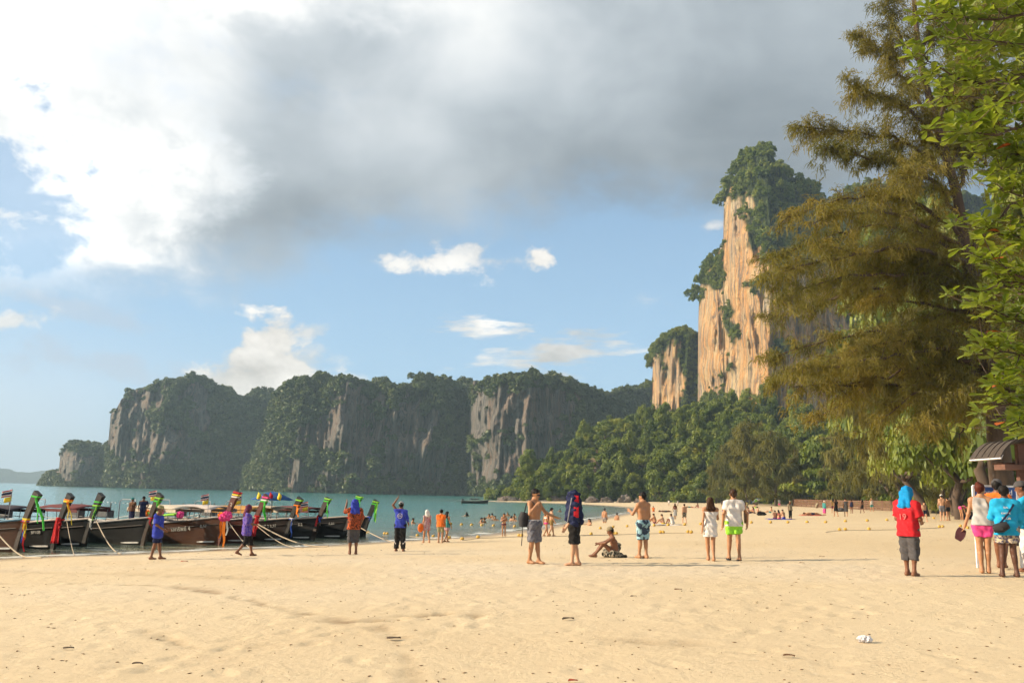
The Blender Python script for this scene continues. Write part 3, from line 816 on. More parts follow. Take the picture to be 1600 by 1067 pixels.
def limb_mesh(mb, r, p0, p1, r0, r1, n=7, wob=0.12, seg=7):
    p0, p1 = np.array(p0, float), np.array(p1, float); L = np.linalg.norm(p1 - p0)
    pts = [p0 + (p1 - p0) * t + r.normal(size=3) * wob * L * 0.12 * math.sin(PI * t) for t in np.linspace(0, 1, seg)]
    mb.tube(pts, [r0 + (r1 - r0) * t for t in np.linspace(0, 1, seg)], n)
    return pts

def trunk_mesh(seed, h=1.0, rad=0.06, lean=0.1):
    r = np.random.default_rng(seed); mb = MB()
    tip = np.array([r.uniform(-lean, lean), r.uniform(-lean, lean), h])
    pts = limb_mesh(mb, r, (0, 0, -0.12), tip, rad, rad * 0.45, 9, 0.5, 8)
    for k in range(5):
        b0 = pts[3 + k % 4]; a = r.uniform(0, 2 * PI)
        limb_mesh(mb, r, b0, np.array(b0) + np.array([math.cos(a) * 0.45, math.sin(a) * 0.45, r.uniform(0.25, 0.55)]) * h, rad * 0.45, rad * 0.1, 6, 0.8, 5)
    me = bpy.data.meshes.new('trunk'); me.from_pydata(mb.v, [], mb.f); me.update()
    me.polygons.foreach_set('use_smooth', [True] * len(me.polygons)); me.materials.append(BARK)
    return me

CROWNS = {}
def get_crown(kind, i, n, size, mat):
    key = (kind, i, n)
    if key not in CROWNS:
        me = crown(kind, 100 + i * 7 + len(kind), n, size); me.materials.append(mat); CROWNS[key] = me
    return CROWNS[key]
TRUNKS = [trunk_mesh(300 + i) for i in range(4)]

def tree(name, label, cat, group, loc, h, rad, crown_me, trunk_me, crown_h=None, base=0.4, rz=None, lean=(0, 0)):
    """root > crown, trunk; the crown mesh is about one unit in radius"""
    root = empty(name, loc, random.uniform(0, 2 * PI) if rz is None else rz)
    root.rotation_euler = (lean[0], lean[1], root.rotation_euler[2])
    tag(root, label, cat, group)
    c = obj('crown', crown_me, None, root); ch = crown_h if crown_h else h * (1 - base)
    c.location = (0, 0, h * base); c.scale = (rad, rad * random.uniform(0.88, 1.1), ch)
    t = obj('trunk', trunk_me, None, root); t.scale = (h * 0.42, h * 0.42, h * (base + 0.32 * (1 - base)))
    return root

# ---- far woods: one mass on each cliff, made of small crowns
PROTO = bpy.data.collections.new('crown_kinds')
for i in range(5):
    me = crown('jungle' if i < 3 else 'vine', 40 + i, 300, 0.20); me.materials.append(FARLEAF)
    PROTO.objects.link(bpy.data.objects.new('far_crown', me))
PROTO2 = bpy.data.collections.new('near_crown_kinds')
for i in range(5):
    me = crown('jungle' if i % 2 else 'vine', 60 + i, 900, 0.115); me.materials.append(JUNGLE)
    PROTO2.objects.link(bpy.data.objects.new('slope_crown', me))

def scatter_group(name, coll):
    ng = bpy.data.node_groups.new(name, 'GeometryNodeTree')
    ng.interface.new_socket('Geometry', in_out='INPUT', socket_type='NodeSocketGeometry')
    ng.interface.new_socket('Geometry', in_out='OUTPUT', socket_type='NodeSocketGeometry')
    N, L = ng.nodes, ng.links
    gi, go = N.new('NodeGroupInput'), N.new('NodeGroupOutput')
    ci = N.new('GeometryNodeCollectionInfo'); ci.inputs['Collection'].default_value = coll
    ci.inputs['Separate Children'].default_value = True; ci.inputs['Reset Children'].default_value = True
    ip = N.new('GeometryNodeInstanceOnPoints'); ip.inputs['Pick Instance'].default_value = True
    ri = N.new('FunctionNodeRandomValue'); ri.data_type = 'INT'; ri.inputs[4].default_value = 0; ri.inputs[5].default_value = 4
    rr = N.new('FunctionNodeRandomValue'); rr.data_type = 'FLOAT_VECTOR'; rr.inputs[0].default_value = (-0.15, -0.15, 0); rr.inputs[1].default_value = (0.15, 0.15, 6.28)
    na = N.new('GeometryNodeInputNamedAttribute'); na.data_type = 'FLOAT'; na.inputs[0].default_value = 'scl'
    L.new(gi.outputs[0], ip.inputs['Points']); L.new(ci.outputs[0], ip.inputs['Instance'])
    L.new(ri.outputs[2], ip.inputs['Instance Index'])
    L.new(rr.outputs[0], ip.inputs['Rotation']); L.new(na.outputs[0], ip.inputs['Scale'])
    L.new(ip.outputs[0], go.inputs[0])
    return ng
GN_FAR = scatter_group('far_wood_scatter', PROTO); GN_NEAR = scatter_group('slope_wood_scatter', PROTO2)

def wood_mass(name, label, pts, scl, ng):
    me = bpy.data.meshes.new(name); me.vertices.add(len(pts)); me.vertices.foreach_set('co', np.asarray(pts, np.float32).ravel())
    me.attributes.new('scl', 'FLOAT', 'POINT').data.foreach_set('value', np.asarray(scl, np.float32)); me.update()
    o = obj(name, me); md = o.modifiers.new('scatter', 'NODES'); md.node_group = ng
    tag(o, label, kind='stuff')
    return o

def sample_surface(c, n, r, rock_keep=0.03, tmin=0.0, pxlim=None):
    P, mask = c['P'], c['mask']; R, C = mask.shape
    i = r.uniform(tmin, 1, n) * (R - 1.01); j = r.uniform(0, 1, n) * (C - 1.01)
    i0, j0 = i.astype(int), j.astype(int); fi, fj = (i - i0)[:, None], (j - j0)[:, None]
    p = (P[i0, j0] * (1 - fi) + P[i0 + 1, j0] * fi) * (1 - fj) + (P[i0, j0 + 1] * (1 - fi) + P[i0 + 1, j0 + 1] * fi) * fj
    mk = mask[i0, j0]; keep = (r.random(n) > mk * (1 - rock_keep)) & (p[:, 2] > 0.3)
    return p[keep], i0[keep], j0[keep]

r_ = np.random.default_rng(77)
for key, n, s0, s1, lab in (('islet', 900, 2.2, 4.6, 'scrubby far-off wood covering the low point'), ('left', 2600, 2.2, 5.2, 'far-off wood draped over the left massif'),
                            ('mid', 3600, 2.0, 4.6, 'far-off wood draped over the middle massif'), ('right', 3000, 1.8, 4.2, 'far-off wood draped over the right massif')):
    p, ii, jj = sample_surface(CL[key], n, r_)
    q = CL[key]['P'][-1]; k = r_.integers(0, len(q), 260)              # the skyline, and a belt behind it
    top = q[k] + np.stack([r_.normal(0, 2, 260), r_.uniform(0, 26, 260), r_.uniform(-1.5, 0.4, 260)], 1)
    p = np.vstack([p, top]); s = r_.uniform(s0, s1, len(p)) * (0.75 + 0.5 * r_.random(len(p)))
    p[:, 2] -= 0.3 * s
    wood_mass('far_forest', lab, p, s, GN_FAR)
for key, n, s0, s1, lab in (('small', 700, 1.2, 2.4, 'wood and creepers on top of the small buttress'), ('tower', 4200, 1.4, 3.4, 'wood and creepers crowning the limestone tower')):
    p, ii, jj = sample_surface(CL[key], n, r_, 0.012); edge = jj < 46
    q = CL[key]['P'][-1]; k = r_.integers(0, len(q), 500)
    top = q[k] + np.stack([r_.normal(0, 1, 500), r_.uniform(-2, 22, 500), r_.uniform(-2.5, 0.0, 500)], 1)
    c2 = dict(P=CL[key]['P'][:, :42], mask=CL[key]['mask'][:, :42]); p2, _, _ = sample_surface(c2, 1500 if key == 'tower' else 160, r_, 0.0)
    p = np.vstack([p, top, p2]); s = r_.uniform(s0, s1, len(p)); s[:len(edge)][edge] *= 0.55; s[-len(p2):] *= 0.5; p[:, 2] -= 0.3 * s
    wood_mass('cliff_forest', lab, p, s, GN_NEAR)
p, ii, jj = sample_surface(CL['hillside'], 3000, r_, 0.0)
s = r_.uniform(1.3, 3.0, len(p)); p[:, 1] += 1.5; p[:, 2] -= 0.6
wood_mass('undergrowth', 'dense jungle undergrowth filling the slope between the trees', p, s, GN_NEAR)

# ---- jungle trees one by one on the headland slope
def headland_trees():
    c = CL['hillside']; P, mask = c['P'], c['mask']; R, C = mask.shape
    placed = []; k = 0; r = np.random.default_rng(5)
    while len(placed) < 100 and k < 9000:
        k += 1
        j = r.integers(0, C); px = c['px'][j]
        if px > 1265: continue
        i = int((0.06 + 0.93 * r.random()) * (R - 1))
        if mask[i, j] > 0.05: continue
        p = P[i, j]; Y = p[1]
        py = 753 + 0.021 * px - (p[2] - CAMZ) * FPX / Y
        rad = r.uniform(2.6, 4.9)
        if any(math.hypot((px - a) * 1.0, (py - b_) * 1.25) < 0.60 * (rad + q) * FPX / Y for a, b_, q in placed): continue
        if 905 < px < 945 and 690 < py < 760: continue
        placed.append((px, py, rad))
        kind = r.choice(['jungle', 'vine', 'jungle', 'tall'], p=[0.4, 0.3, 0.2, 0.1])
        me = get_crown(kind, int(r.integers(0, 3)), 4200, 0.058, JUNGLE)
        h = rad * r.uniform(1.5, 2.1)
        if px < 905: lab, g = 'green jungle tree on the low wooded point above the boulders', 'trees on the wooded point'
        elif py < 665: lab, g = 'jungle tree crown along the top of the headland below the cliffs', 'trees along the headland crest'
        elif px < 1080: lab, g = 'jungle tree crown on the steep headland slope behind the swimmers', 'trees on the headland slope'
        else: lab, g = 'dark jungle tree crown behind the beach-side casuarinas', 'trees behind the casuarinas'
        tree('jungle_tree', lab, 'tree', g, p + np.array([0, 0.6, -0.2 * h]), h, rad, me, TRUNKS[int(r.integers(0, 4))], None, 0.28)
headland_trees()

# ---- feathery casuarinas and broad-leaved trees along the back of the beach
def strands(r, P, D, per, lmin, lmax, width, droop=0.55, jit=0.05, tint0=None):
    """drooping needle ribbons from points P along directions D"""
    n = len(P); idx = np.repeat(np.arange(n), per); m = len(idx)
    p0 = P[idx] + r.normal(size=(m, 3)) * jit
    d = D[idx] * 0.55 + rand_unit(r, m) * 0.8; d /= np.linalg.norm(d, axis=1, keepdims=True)
    L = r.uniform(lmin, lmax, m)[:, None]
    down = np.array([0, 0, -1.0])
    p1 = p0 + d * L * 0.5 + down * L * droop * 0.25
    p2 = p1 + d * L * 0.28 + down * L * droop * 0.9
    side = np.cross(d, rand_unit(r, m)); side /= np.linalg.norm(side, axis=1, keepdims=True) + 1e-9
    w = width * (0.6 + 0.8 * r.random(m))[:, None]
    V = np.stack([p0 - side * w * 0.6, p0 + side * w * 0.6, p1 + side * w, p1 - side * w, p2 + side * w * 0.25, p2 - side * w * 0.25], 1).reshape(-1, 3)
    o = np.arange(m)[:, None] * 6
    F = np.concatenate([o + np.array([[0, 1, 2, 3]]), o + np.array([[3, 2, 4, 5]])], 0)
    base = r.random(n) if tint0 is None else tint0
    tint = np.clip(base[idx] * 0.6 + 0.4 * r.random(m), 0, 1)
    return V, F, np.repeat(tint, 6)

def grow_twigs(r, pts, spacing, tl, start=0.2, per=2, upb=0.15, npt=9):
    """side twigs along a limb; returns sample points, directions and twig polylines"""
    pts = np.array(pts, float); seg = np.linalg.norm(np.diff(pts, axis=0), axis=1); cum = np.concatenate([[0], np.cumsum(seg)]); L = cum[-1]
    ss = np.arange(L * start, L, spacing); PP, DD, TW = [], [], []
    for s in ss:
        k = min(int(np.searchsorted(cum, s)), len(pts) - 1); k = max(k, 1); f = (s - cum[k - 1]) / max(seg[k - 1], 1e-6)
        p = pts[k - 1] + (pts[k] - pts[k - 1]) * f; ax = (pts[k] - pts[k - 1]) / max(seg[k - 1], 1e-6)
        for q in range(per):
            d = ax * r.uniform(0.2, 0.9) + rand_unit(r, 1)[0] * 0.9; d[2] = d[2] * 0.6 + upb; d /= np.linalg.norm(d)
            ln = r.uniform(*tl) * (1.0 - 0.45 * s / L)
            t = np.linspace(0.0, 1, npt)[:, None]
            tw = p + d * ln * t + np.array([0, 0, -0.28 * ln]) * t ** 2
            TW.append(tw); PP.append(tw[1:]); dd = np.gradient(tw, axis=0)[1:]; DD.append(dd / np.linalg.norm(dd, axis=1, keepdims=True))
    return np.vstack(PP), np.vstack(DD), TW

def feather_mesh(seed, h=12.0, spread=3.4):
    """a whole young casuarina, crown and trunk meshes in metres"""
    r = np.random.default_rng(seed); mb = MB()
    tip = np.array([r.uniform(-0.8, 0.8), r.uniform(-0.8, 0.8), h])
    tr = limb_mesh(mb, r, (0, 0, -0.4), tip, 0.20, 0.03, 8, 0.25, 14)
    PP, DD, T0 = [], [], []
    for k in range(34):
        t = r.uniform(0.18, 0.98); b0 = tr[int(t * 13)]; a = r.uniform(0, 2 * PI); ln = spread * (1.12 - t) ** 0.7 * r.uniform(0.55, 1.1) + 0.5
        e = np.array(b0) + np.array([math.cos(a) * ln, math.sin(a) * ln, ln * r.uniform(0.2, 0.75)])
        lp = limb_mesh(mb, r, b0, e, 0.05, 0.012, 5, 0.7, 6)
        p, d, tw = grow_twigs(r, lp, 0.42, (0.5, 1.3), 0.1, 2, 0.1, 6)
        PP.append(p); DD.append(d); T0.append(np.full(len(p), r.random()))
    P, D, T = np.vstack(PP), np.vstack(DD), np.concatenate(T0)
    V, F, t = strands(r, P, D, 4, 0.45, 0.95, 0.035, 0.6, 0.12, T)
    me = mesh_np('crown', V, F, False, {'tint': t}); me.materials.append(NEEDLE2)
    tm = bpy.data.meshes.new('trunk'); tm.from_pydata(mb.v, [], mb.f); tm.update(); tm.materials.append(BARK)
    return me, tm
FEATHER = [feather_mesh(501 + i) for i in range(2)]

def gz(p): return float(beach_z(p[0], p[1]))
def spot(px, Y, py=780):
    p = at(px, py, Y); p[2] = gz(p); return p

def beach_trees():
    fl = [(1118, 208, 10.5, 'small feathery casuarina leftmost at the back of the beach'), (1146, 196, 14, 'tall olive casuarina rising left of the white-shirted man'),
          (1182, 186, 17.5, 'tallest feathery casuarina below the orange cliff face'), (1214, 172, 14.5, 'feathery casuarina beside the layered almond tree'),
          (1242, 178, 11.5, 'dull olive casuarina right behind the beach fence end'), (1165, 176, 9.5, 'low bushy casuarina at the edge of the sand'),
          (1330, 152, 13, 'thin leaning casuarina behind the fence'), (1375, 134, 14.5, 'brown-tinged casuarina above the right half of the fence'), (1425, 114, 14.5, 'drooping casuarina behind the blue-scarved vendor'), (1470, 92, 12.5, 'casuarina with low fronds by the thick trunk')]
    for i, (px, Y, h, lab) in enumerate(fl):
        me, tm = FEATHER[i % 2]; p = spot(px, Y)
        root = empty('casuarina_tree', p, i * 1.7); s = h / 12.0; root.scale = (s * 1.15, s * 1.15, s)
        if 'leaning' in lab: root.rotation_euler = (0.0, -0.35, 0.4)
        tag(root, lab, 'tree', 'casuarinas at the back of the beach')
        obj('crown', me, None, root); obj('trunk', tm, None, root)
    bl = [(1288, 168, 13, 6.6, 'layer', 'spreading tree with tiered branches behind the fence'), (1345, 152, 11.5, 5.4, 'layer', 'second tiered tree right of the spreading one'),
          (1262, 190, 9.5, 4.2, 'jungle', 'round leafy tree between the casuarinas and the tiered tree'), (1385, 150, 27, 8.5, 'tall', 'tall leafy tree behind the fence middle'), (1432, 132, 28, 9.0, 'jungle', 'big dark leafy tree behind the large casuarina'),
          (1405, 124, 13, 5.0, 'layer', 'glossy almond tree over the right end of the fence'), (1462, 104, 20, 6.6, 'jungle', 'leafy tree behind the blue-scarved vendor'), (1508, 92, 14.5, 5.2, 'tall', 'leafy tree with a thick straight trunk'),
          (1560, 80, 15, 5.6, 'jungle', 'leafy tree behind the kiosk'), (1625, 64, 14, 5.4, 'jungle', 'leafy tree at the picture edge behind the kiosk'), (1345, 172, 23, 8.0, 'tall', 'tall dark tree far behind the tiered trees'), (1490, 116, 29, 8.0, 'tall', 'highest dark tree behind the large casuarina'), (1550, 105, 27, 9.0, 'jungle', 'dark leafy tree filling the gap above the kiosk'), (1446, 86, 13, 5.0, 'layer', 'bright leafy tree low behind the huge casuarina'), (1500, 74, 13.5, 5.0, 'layer', 'bright leafy tree between the thick trunk and the kiosk'), (1650, 50, 21, 7.0, 'tall', 'tall leafy tree rising behind the kiosk roof'), (1545, 66, 17, 5.5, 'jungle', 'dense leafy tree filling in behind the casuarina trunk'), (1700, 70, 16, 7.0, 'jungle', 'leafy tree beyond the kiosk just outside the view')]
    for i, (px, Y, h, rad, kind, lab) in enumerate(bl):
        me = get_crown(kind, 10 + i % 3, 5200, 0.056, JUNGLE if 'bright' not in lab else ALMOND) if 'bright' not in lab else get_crown('jungle', 40 + i, 8500, 0.036, JUNGLE)
        tm = TRUNKS[i % 4]
        root = tree('broadleaf_tree', lab, 'tree', 'leafy trees behind the beach', spot(px, Y), h, rad, me, tm, h * 0.86, 0.16)
        for ch in root.children:
            if ch.name.startswith('trunk'): ch.scale = (h * 0.5, h * 0.5, h * 0.6)
    # shrubs at the edge of the sand
    shrubs = [(1352, 140, 1.7), (1372, 133, 2.0), (1392, 127, 2.3), (1410, 121, 2.1), (1428, 106, 2.3), (1446, 100, 2.2), (1464, 97, 2.0), (1482, 95, 1.7), (1500, 93, 1.3), (1535, 84, 1.8), (1560, 80, 2.0), (1590, 76, 2.2),
              (1205, 190, 2.6), (1180, 196, 2.8), (1150, 200, 2.6), (1120, 206, 2.8), (1090, 212, 2.8), (1060, 216, 2.6), (1232, 186, 1.6), (1322, 152, 1.5), (1300, 160, 1.5), (1275, 168, 1.5)]
    for i, (px, Y, rad) in enumerate(shrubs):
        me = get_crown('bush', 20 + i % 3, 2600, 0.075, JUNGLE)
        root = empty('shrub', spot(px, Y + 2.5), i * 2.1)
        lab = ('leafy shrub at the sand edge behind the vendor' if px > 1340 else 'low green shrub under the far beach trees' if px < 1240 else 'small green shrub growing along the fence')
        tag(root, lab, 'shrub', 'shrubs behind the vendor' if px > 1340 else 'shrubs under the far trees' if px < 1240 else 'shrubs along the fence')
        c = obj('foliage', me, None, root); c.scale = (rad, rad, rad * 1.15); c.location = (0, 0, 0.1)
        st = obj('stem', TRUNKS[i % 4], None, root); st.scale = (rad * 0.5, rad * 0.5, rad * 0.7)
beach_trees()

# ---- the large casuarina on the right, limb by limb
def lerp1(a, b_, t): return a + (b_ - a) * t
def big_casuarina():
    Y0 = 33.0; r = np.random.default_rng(909)
    base = spot(1572, Y0)
    root = empty('large_casuarina', base); tag(root, 'huge rust-brown casuarina leaning in from the right over the beach', 'tree')
    rel = lambda p: tuple(np.asarray(p) - base)
    W = lambda px, py, dy=0.0: at(px, py, Y0 + dy)
    trunk_px = [(1562, 720), (1556, 640), (1545, 560), (1530, 480), (1510, 400), (1494, 300), (1462, 190), (1436, 80), (1425, -40), (1415, -130)]
    tp = [base + np.array([0, 0, -0.3])] + [W(*q) for q in trunk_px]
    tr = [0.46, 0.40, 0.34, 0.29, 0.25, 0.21, 0.18, 0.145, 0.11, 0.07, 0.03]
    sm = catmull(tp, 4); rr = np.interp(np.linspace(0, 1, len(sm)), np.linspace(0, 1, len(tr)), tr)
    mb = MB(); mb.tube([rel(p) for p in sm], list(rr), 12); mb.build('trunk', BARK, root)
    limbs = [([(1494, 290), (1440, 236), (1380, 214), (1310, 205), (1248, 196)], 1.0), ([(1497, 310), (1420, 262), (1350, 246), (1290, 232)], -1.2),
             ([(1470, 215), (1420, 130), (1370, 80), (1335, 55)], 0.8), ([(1480, 250), (1430, 180), (1380, 150), (1330, 140)], -1.4), ([(1445, 110), (1400, 50), (1385, -10)], 0.5), ([(1436, 80), (1470, 10), (1480, -60)], 1.5),
             ([(1505, 370), (1440, 322), (1370, 306), (1300, 318), (1225, 345)], -1.0), ([(1512, 400), (1450, 372), (1380, 352), (1290, 372), (1200, 408)], 1.8), ([(1508, 390), (1440, 350), (1350, 330), (1270, 350)], -2.5),
             ([(1524, 450), (1460, 432), (1380, 428), (1290, 440), (1215, 470)], -1.8), ([(1534, 495), (1470, 478), (1400, 470), (1320, 480)], 2.4), ([(1540, 530), (1460, 522), (1370, 520), (1280, 536), (1195, 558)], 0.6), ([(1543, 545), (1470, 545), (1400, 556), (1310, 572), (1235, 575)], -2.6),
             ([(1548, 585), (1490, 585), (1430, 612), (1385, 650)], -1.4), ([(1550, 600), (1505, 612), (1470, 650), (1450, 690)], 2.0), ([(1552, 620), (1520, 640), (1500, 690)], -1.2), ([(1547, 575), (1470, 600), (1400, 640), (1350, 680)], 3.2),
             ([(1528, 470), (1440, 450), (1340, 455), (1250, 480), (1200, 500)], 2.8), ([(1540, 535), (1450, 530), (1350, 548), (1262, 580), (1205, 600)], 1.6), ([(1515, 410), (1430, 392), (1330, 398), (1240, 420), (1195, 440)], -3.0), ([(1545, 560), (1460, 570), (1370, 590), (1290, 610)], -0.8),
             ([(1494, 300), (1530, 220), (1570, 150), (1610, 110)], 1.0), ([(1510, 400), (1560, 340), (1610, 300), (1660, 280)], -0.8), ([(1530, 480), (1580, 440), (1640, 420)], 1.4), ([(1462, 190), (1500, 120), (1540, 60), (1560, 10)], -1.0), ([(1548, 580), (1600, 540), (1660, 520)], 0.5), ([(1485, 265), (1520, 180), (1525, 110), (1500, 40)], 2.2),
             ([(1520, 430), (1480, 380), (1430, 340), (1400, 290)], 3.0), ([(1515, 420), (1470, 370), (1410, 390), (1340, 400)], 4.0), ([(1538, 520), (1490, 500), (1430, 500), (1360, 530)], 4.5), ([(1530, 490), (1560, 500), (1590, 560)], -2.5), ([(1500, 340), (1455, 280), (1420, 270), (1400, 290)], -3.0)]
    for k in range(17):                                   # fill-in limbs through the lower crown
        f = r.uniform(0.30, 0.98); y0 = 330 + 330 * f; x0 = float(np.interp(y0, [q[1] for q in trunk_px[::-1]], [q[0] for q in trunk_px[::-1]]))
        right = k % 5 == 4; x1 = r.uniform(1580, 1680) if right else r.uniform(1225, 1470) ; y1 = y0 + r.uniform(-70, 90)
        limbs.append(([(x0, y0), (lerp1(x0, x1, 0.35), lerp1(y0, y1, 0.3) - 22), (lerp1(x0, x1, 0.7), lerp1(y0, y1, 0.65) - 16), (x1, y1)], r.uniform(-4.0, 4.5)))
    PP, DD, TT = [], [], []
    for pl, dy in limbs:
        n = len(pl); pts = np.array([W(q[0], q[1], dy * k / (n - 1) * 1.3) for k, q in enumerate(pl)])
        s = catmull(pts, 5); s[1:-1] += r.normal(size=s[1:-1].shape) * 0.05
        mb = MB(); mb.tube([rel(p) for p in s], list(np.linspace(0.085, 0.012, len(s))), 7)
        p, d, tw = grow_twigs(r, s, 0.30, (0.7, 1.9), 0.12, 4 if pl[0][1] < 325 else 2, 0.22, 9)
        for t in tw: mb.tube([rel(q) for q in t[::2]], [0.014, 0.011, 0.009, 0.006, 0.004][:len(t[::2])], 4, False)
        mb.build('limb', BARK, root)
        PP.append(p); DD.append(d); TT.append(np.full(len(p), r.random()))
    P, D, T = np.vstack(PP), np.vstack(DD), np.concatenate(TT)
    T = np.clip(T * 0.6 + 0.4 * r.random(len(T)), 0, 1)
    cl = fbm(P[:, 0] / 0.75, P[:, 1] / 0.75, P[:, 2] / 0.55, octaves=2, seed=17)
    keep = cl > -0.5; P, D, T, cl = P[keep], D[keep], T[keep], cl[keep]; T = np.clip(T + 0.35 * cl, 0, 1)
    V, F, t = strands(r, P - base, D, 12, 0.10, 0.34, 0.0125, 0.42, 0.10, T)
    me = mesh_np('needles', V, F, False, {'tint': t})
    o = obj('needles', me, NEEDLE, root); o['kind'] = 'stuff'
big_casuarina()

# a second, duller casuarina behind it
def back_casuarina(px, Y, h, lab, seed):
    r = np.random.default_rng(seed); base = spot(px, Y)
    root = empty('casuarina_tree', base); tag(root, lab, 'tree')
    mb = MB(); tr = limb_mesh(mb, r, (0, 0, -0.3), (-1.2, 0.5, h), 0.3, 0.03, 10, 0.4, 16); mb.build('trunk', BARK, root)
    PP, DD, TT = [], [], []
    for k in range(26):
        t = r.uniform(0.2, 0.97); b0 = np.array(tr[int(t * 15)]); a = r.uniform(0, 2 * PI); ln = h * 0.36 * (1.1 - t) ** 0.6 * r.uniform(0.6, 1.15)
        e = b0 + np.array([math.cos(a) * ln, math.sin(a) * ln, ln * r.uniform(-0.05, 0.45)])
        mb = MB(); lp = limb_mesh(mb, r, b0, e, 0.07, 0.012, 6, 0.6, 8); mb.build('limb', BARK, root)
        p, d, tw = grow_twigs(r, lp, 0.36, (0.7, 1.8), 0.15, 2, 0.1, 8); PP.append(p); DD.append(d); TT.append(np.full(len(p), r.random()))
    P, D, T = np.vstack(PP), np.vstack(DD), np.concatenate(TT)
    V, F, t = strands(r, P, D, 7, 0.35, 0.85, 0.032, 0.75, 0.12, T)
    o = obj('needles', mesh_np('needles', V, F, False, {'tint': t}), NEEDLE, root); o['kind'] = 'stuff'
back_casuarina(1492, 88, 23.0, 'rust-tinged casuarina standing close behind the huge one', 31)
back_casuarina(1405, 112, 24.0, 'drooping brown casuarina hanging in front of the leafy trees', 32)

# ---- broad-leaved tree reaching in at the right edge
def leaf_shape():
    out = [(0, 0), (0.10, 0.04), (0.38, 0.13), (0.66, 0.215), (0.86, 0.20), (0.97, 0.10), (1.0, 0.0)]
    V, F = [], []
    for x, w in out:
        z = -0.10 * x * x
        V += [(x, w, z + w * 0.35), (x, 0, z), (x, -w, z + w * 0.35)]
    for i in range(len(out) - 1):
        a, b_ = i * 3, i * 3 + 3
        F += [(a, a + 1, b_ + 1, b_), (a + 1, a + 2, b_ + 2, b_ + 1)]
    return np.array(V), np.array(F)

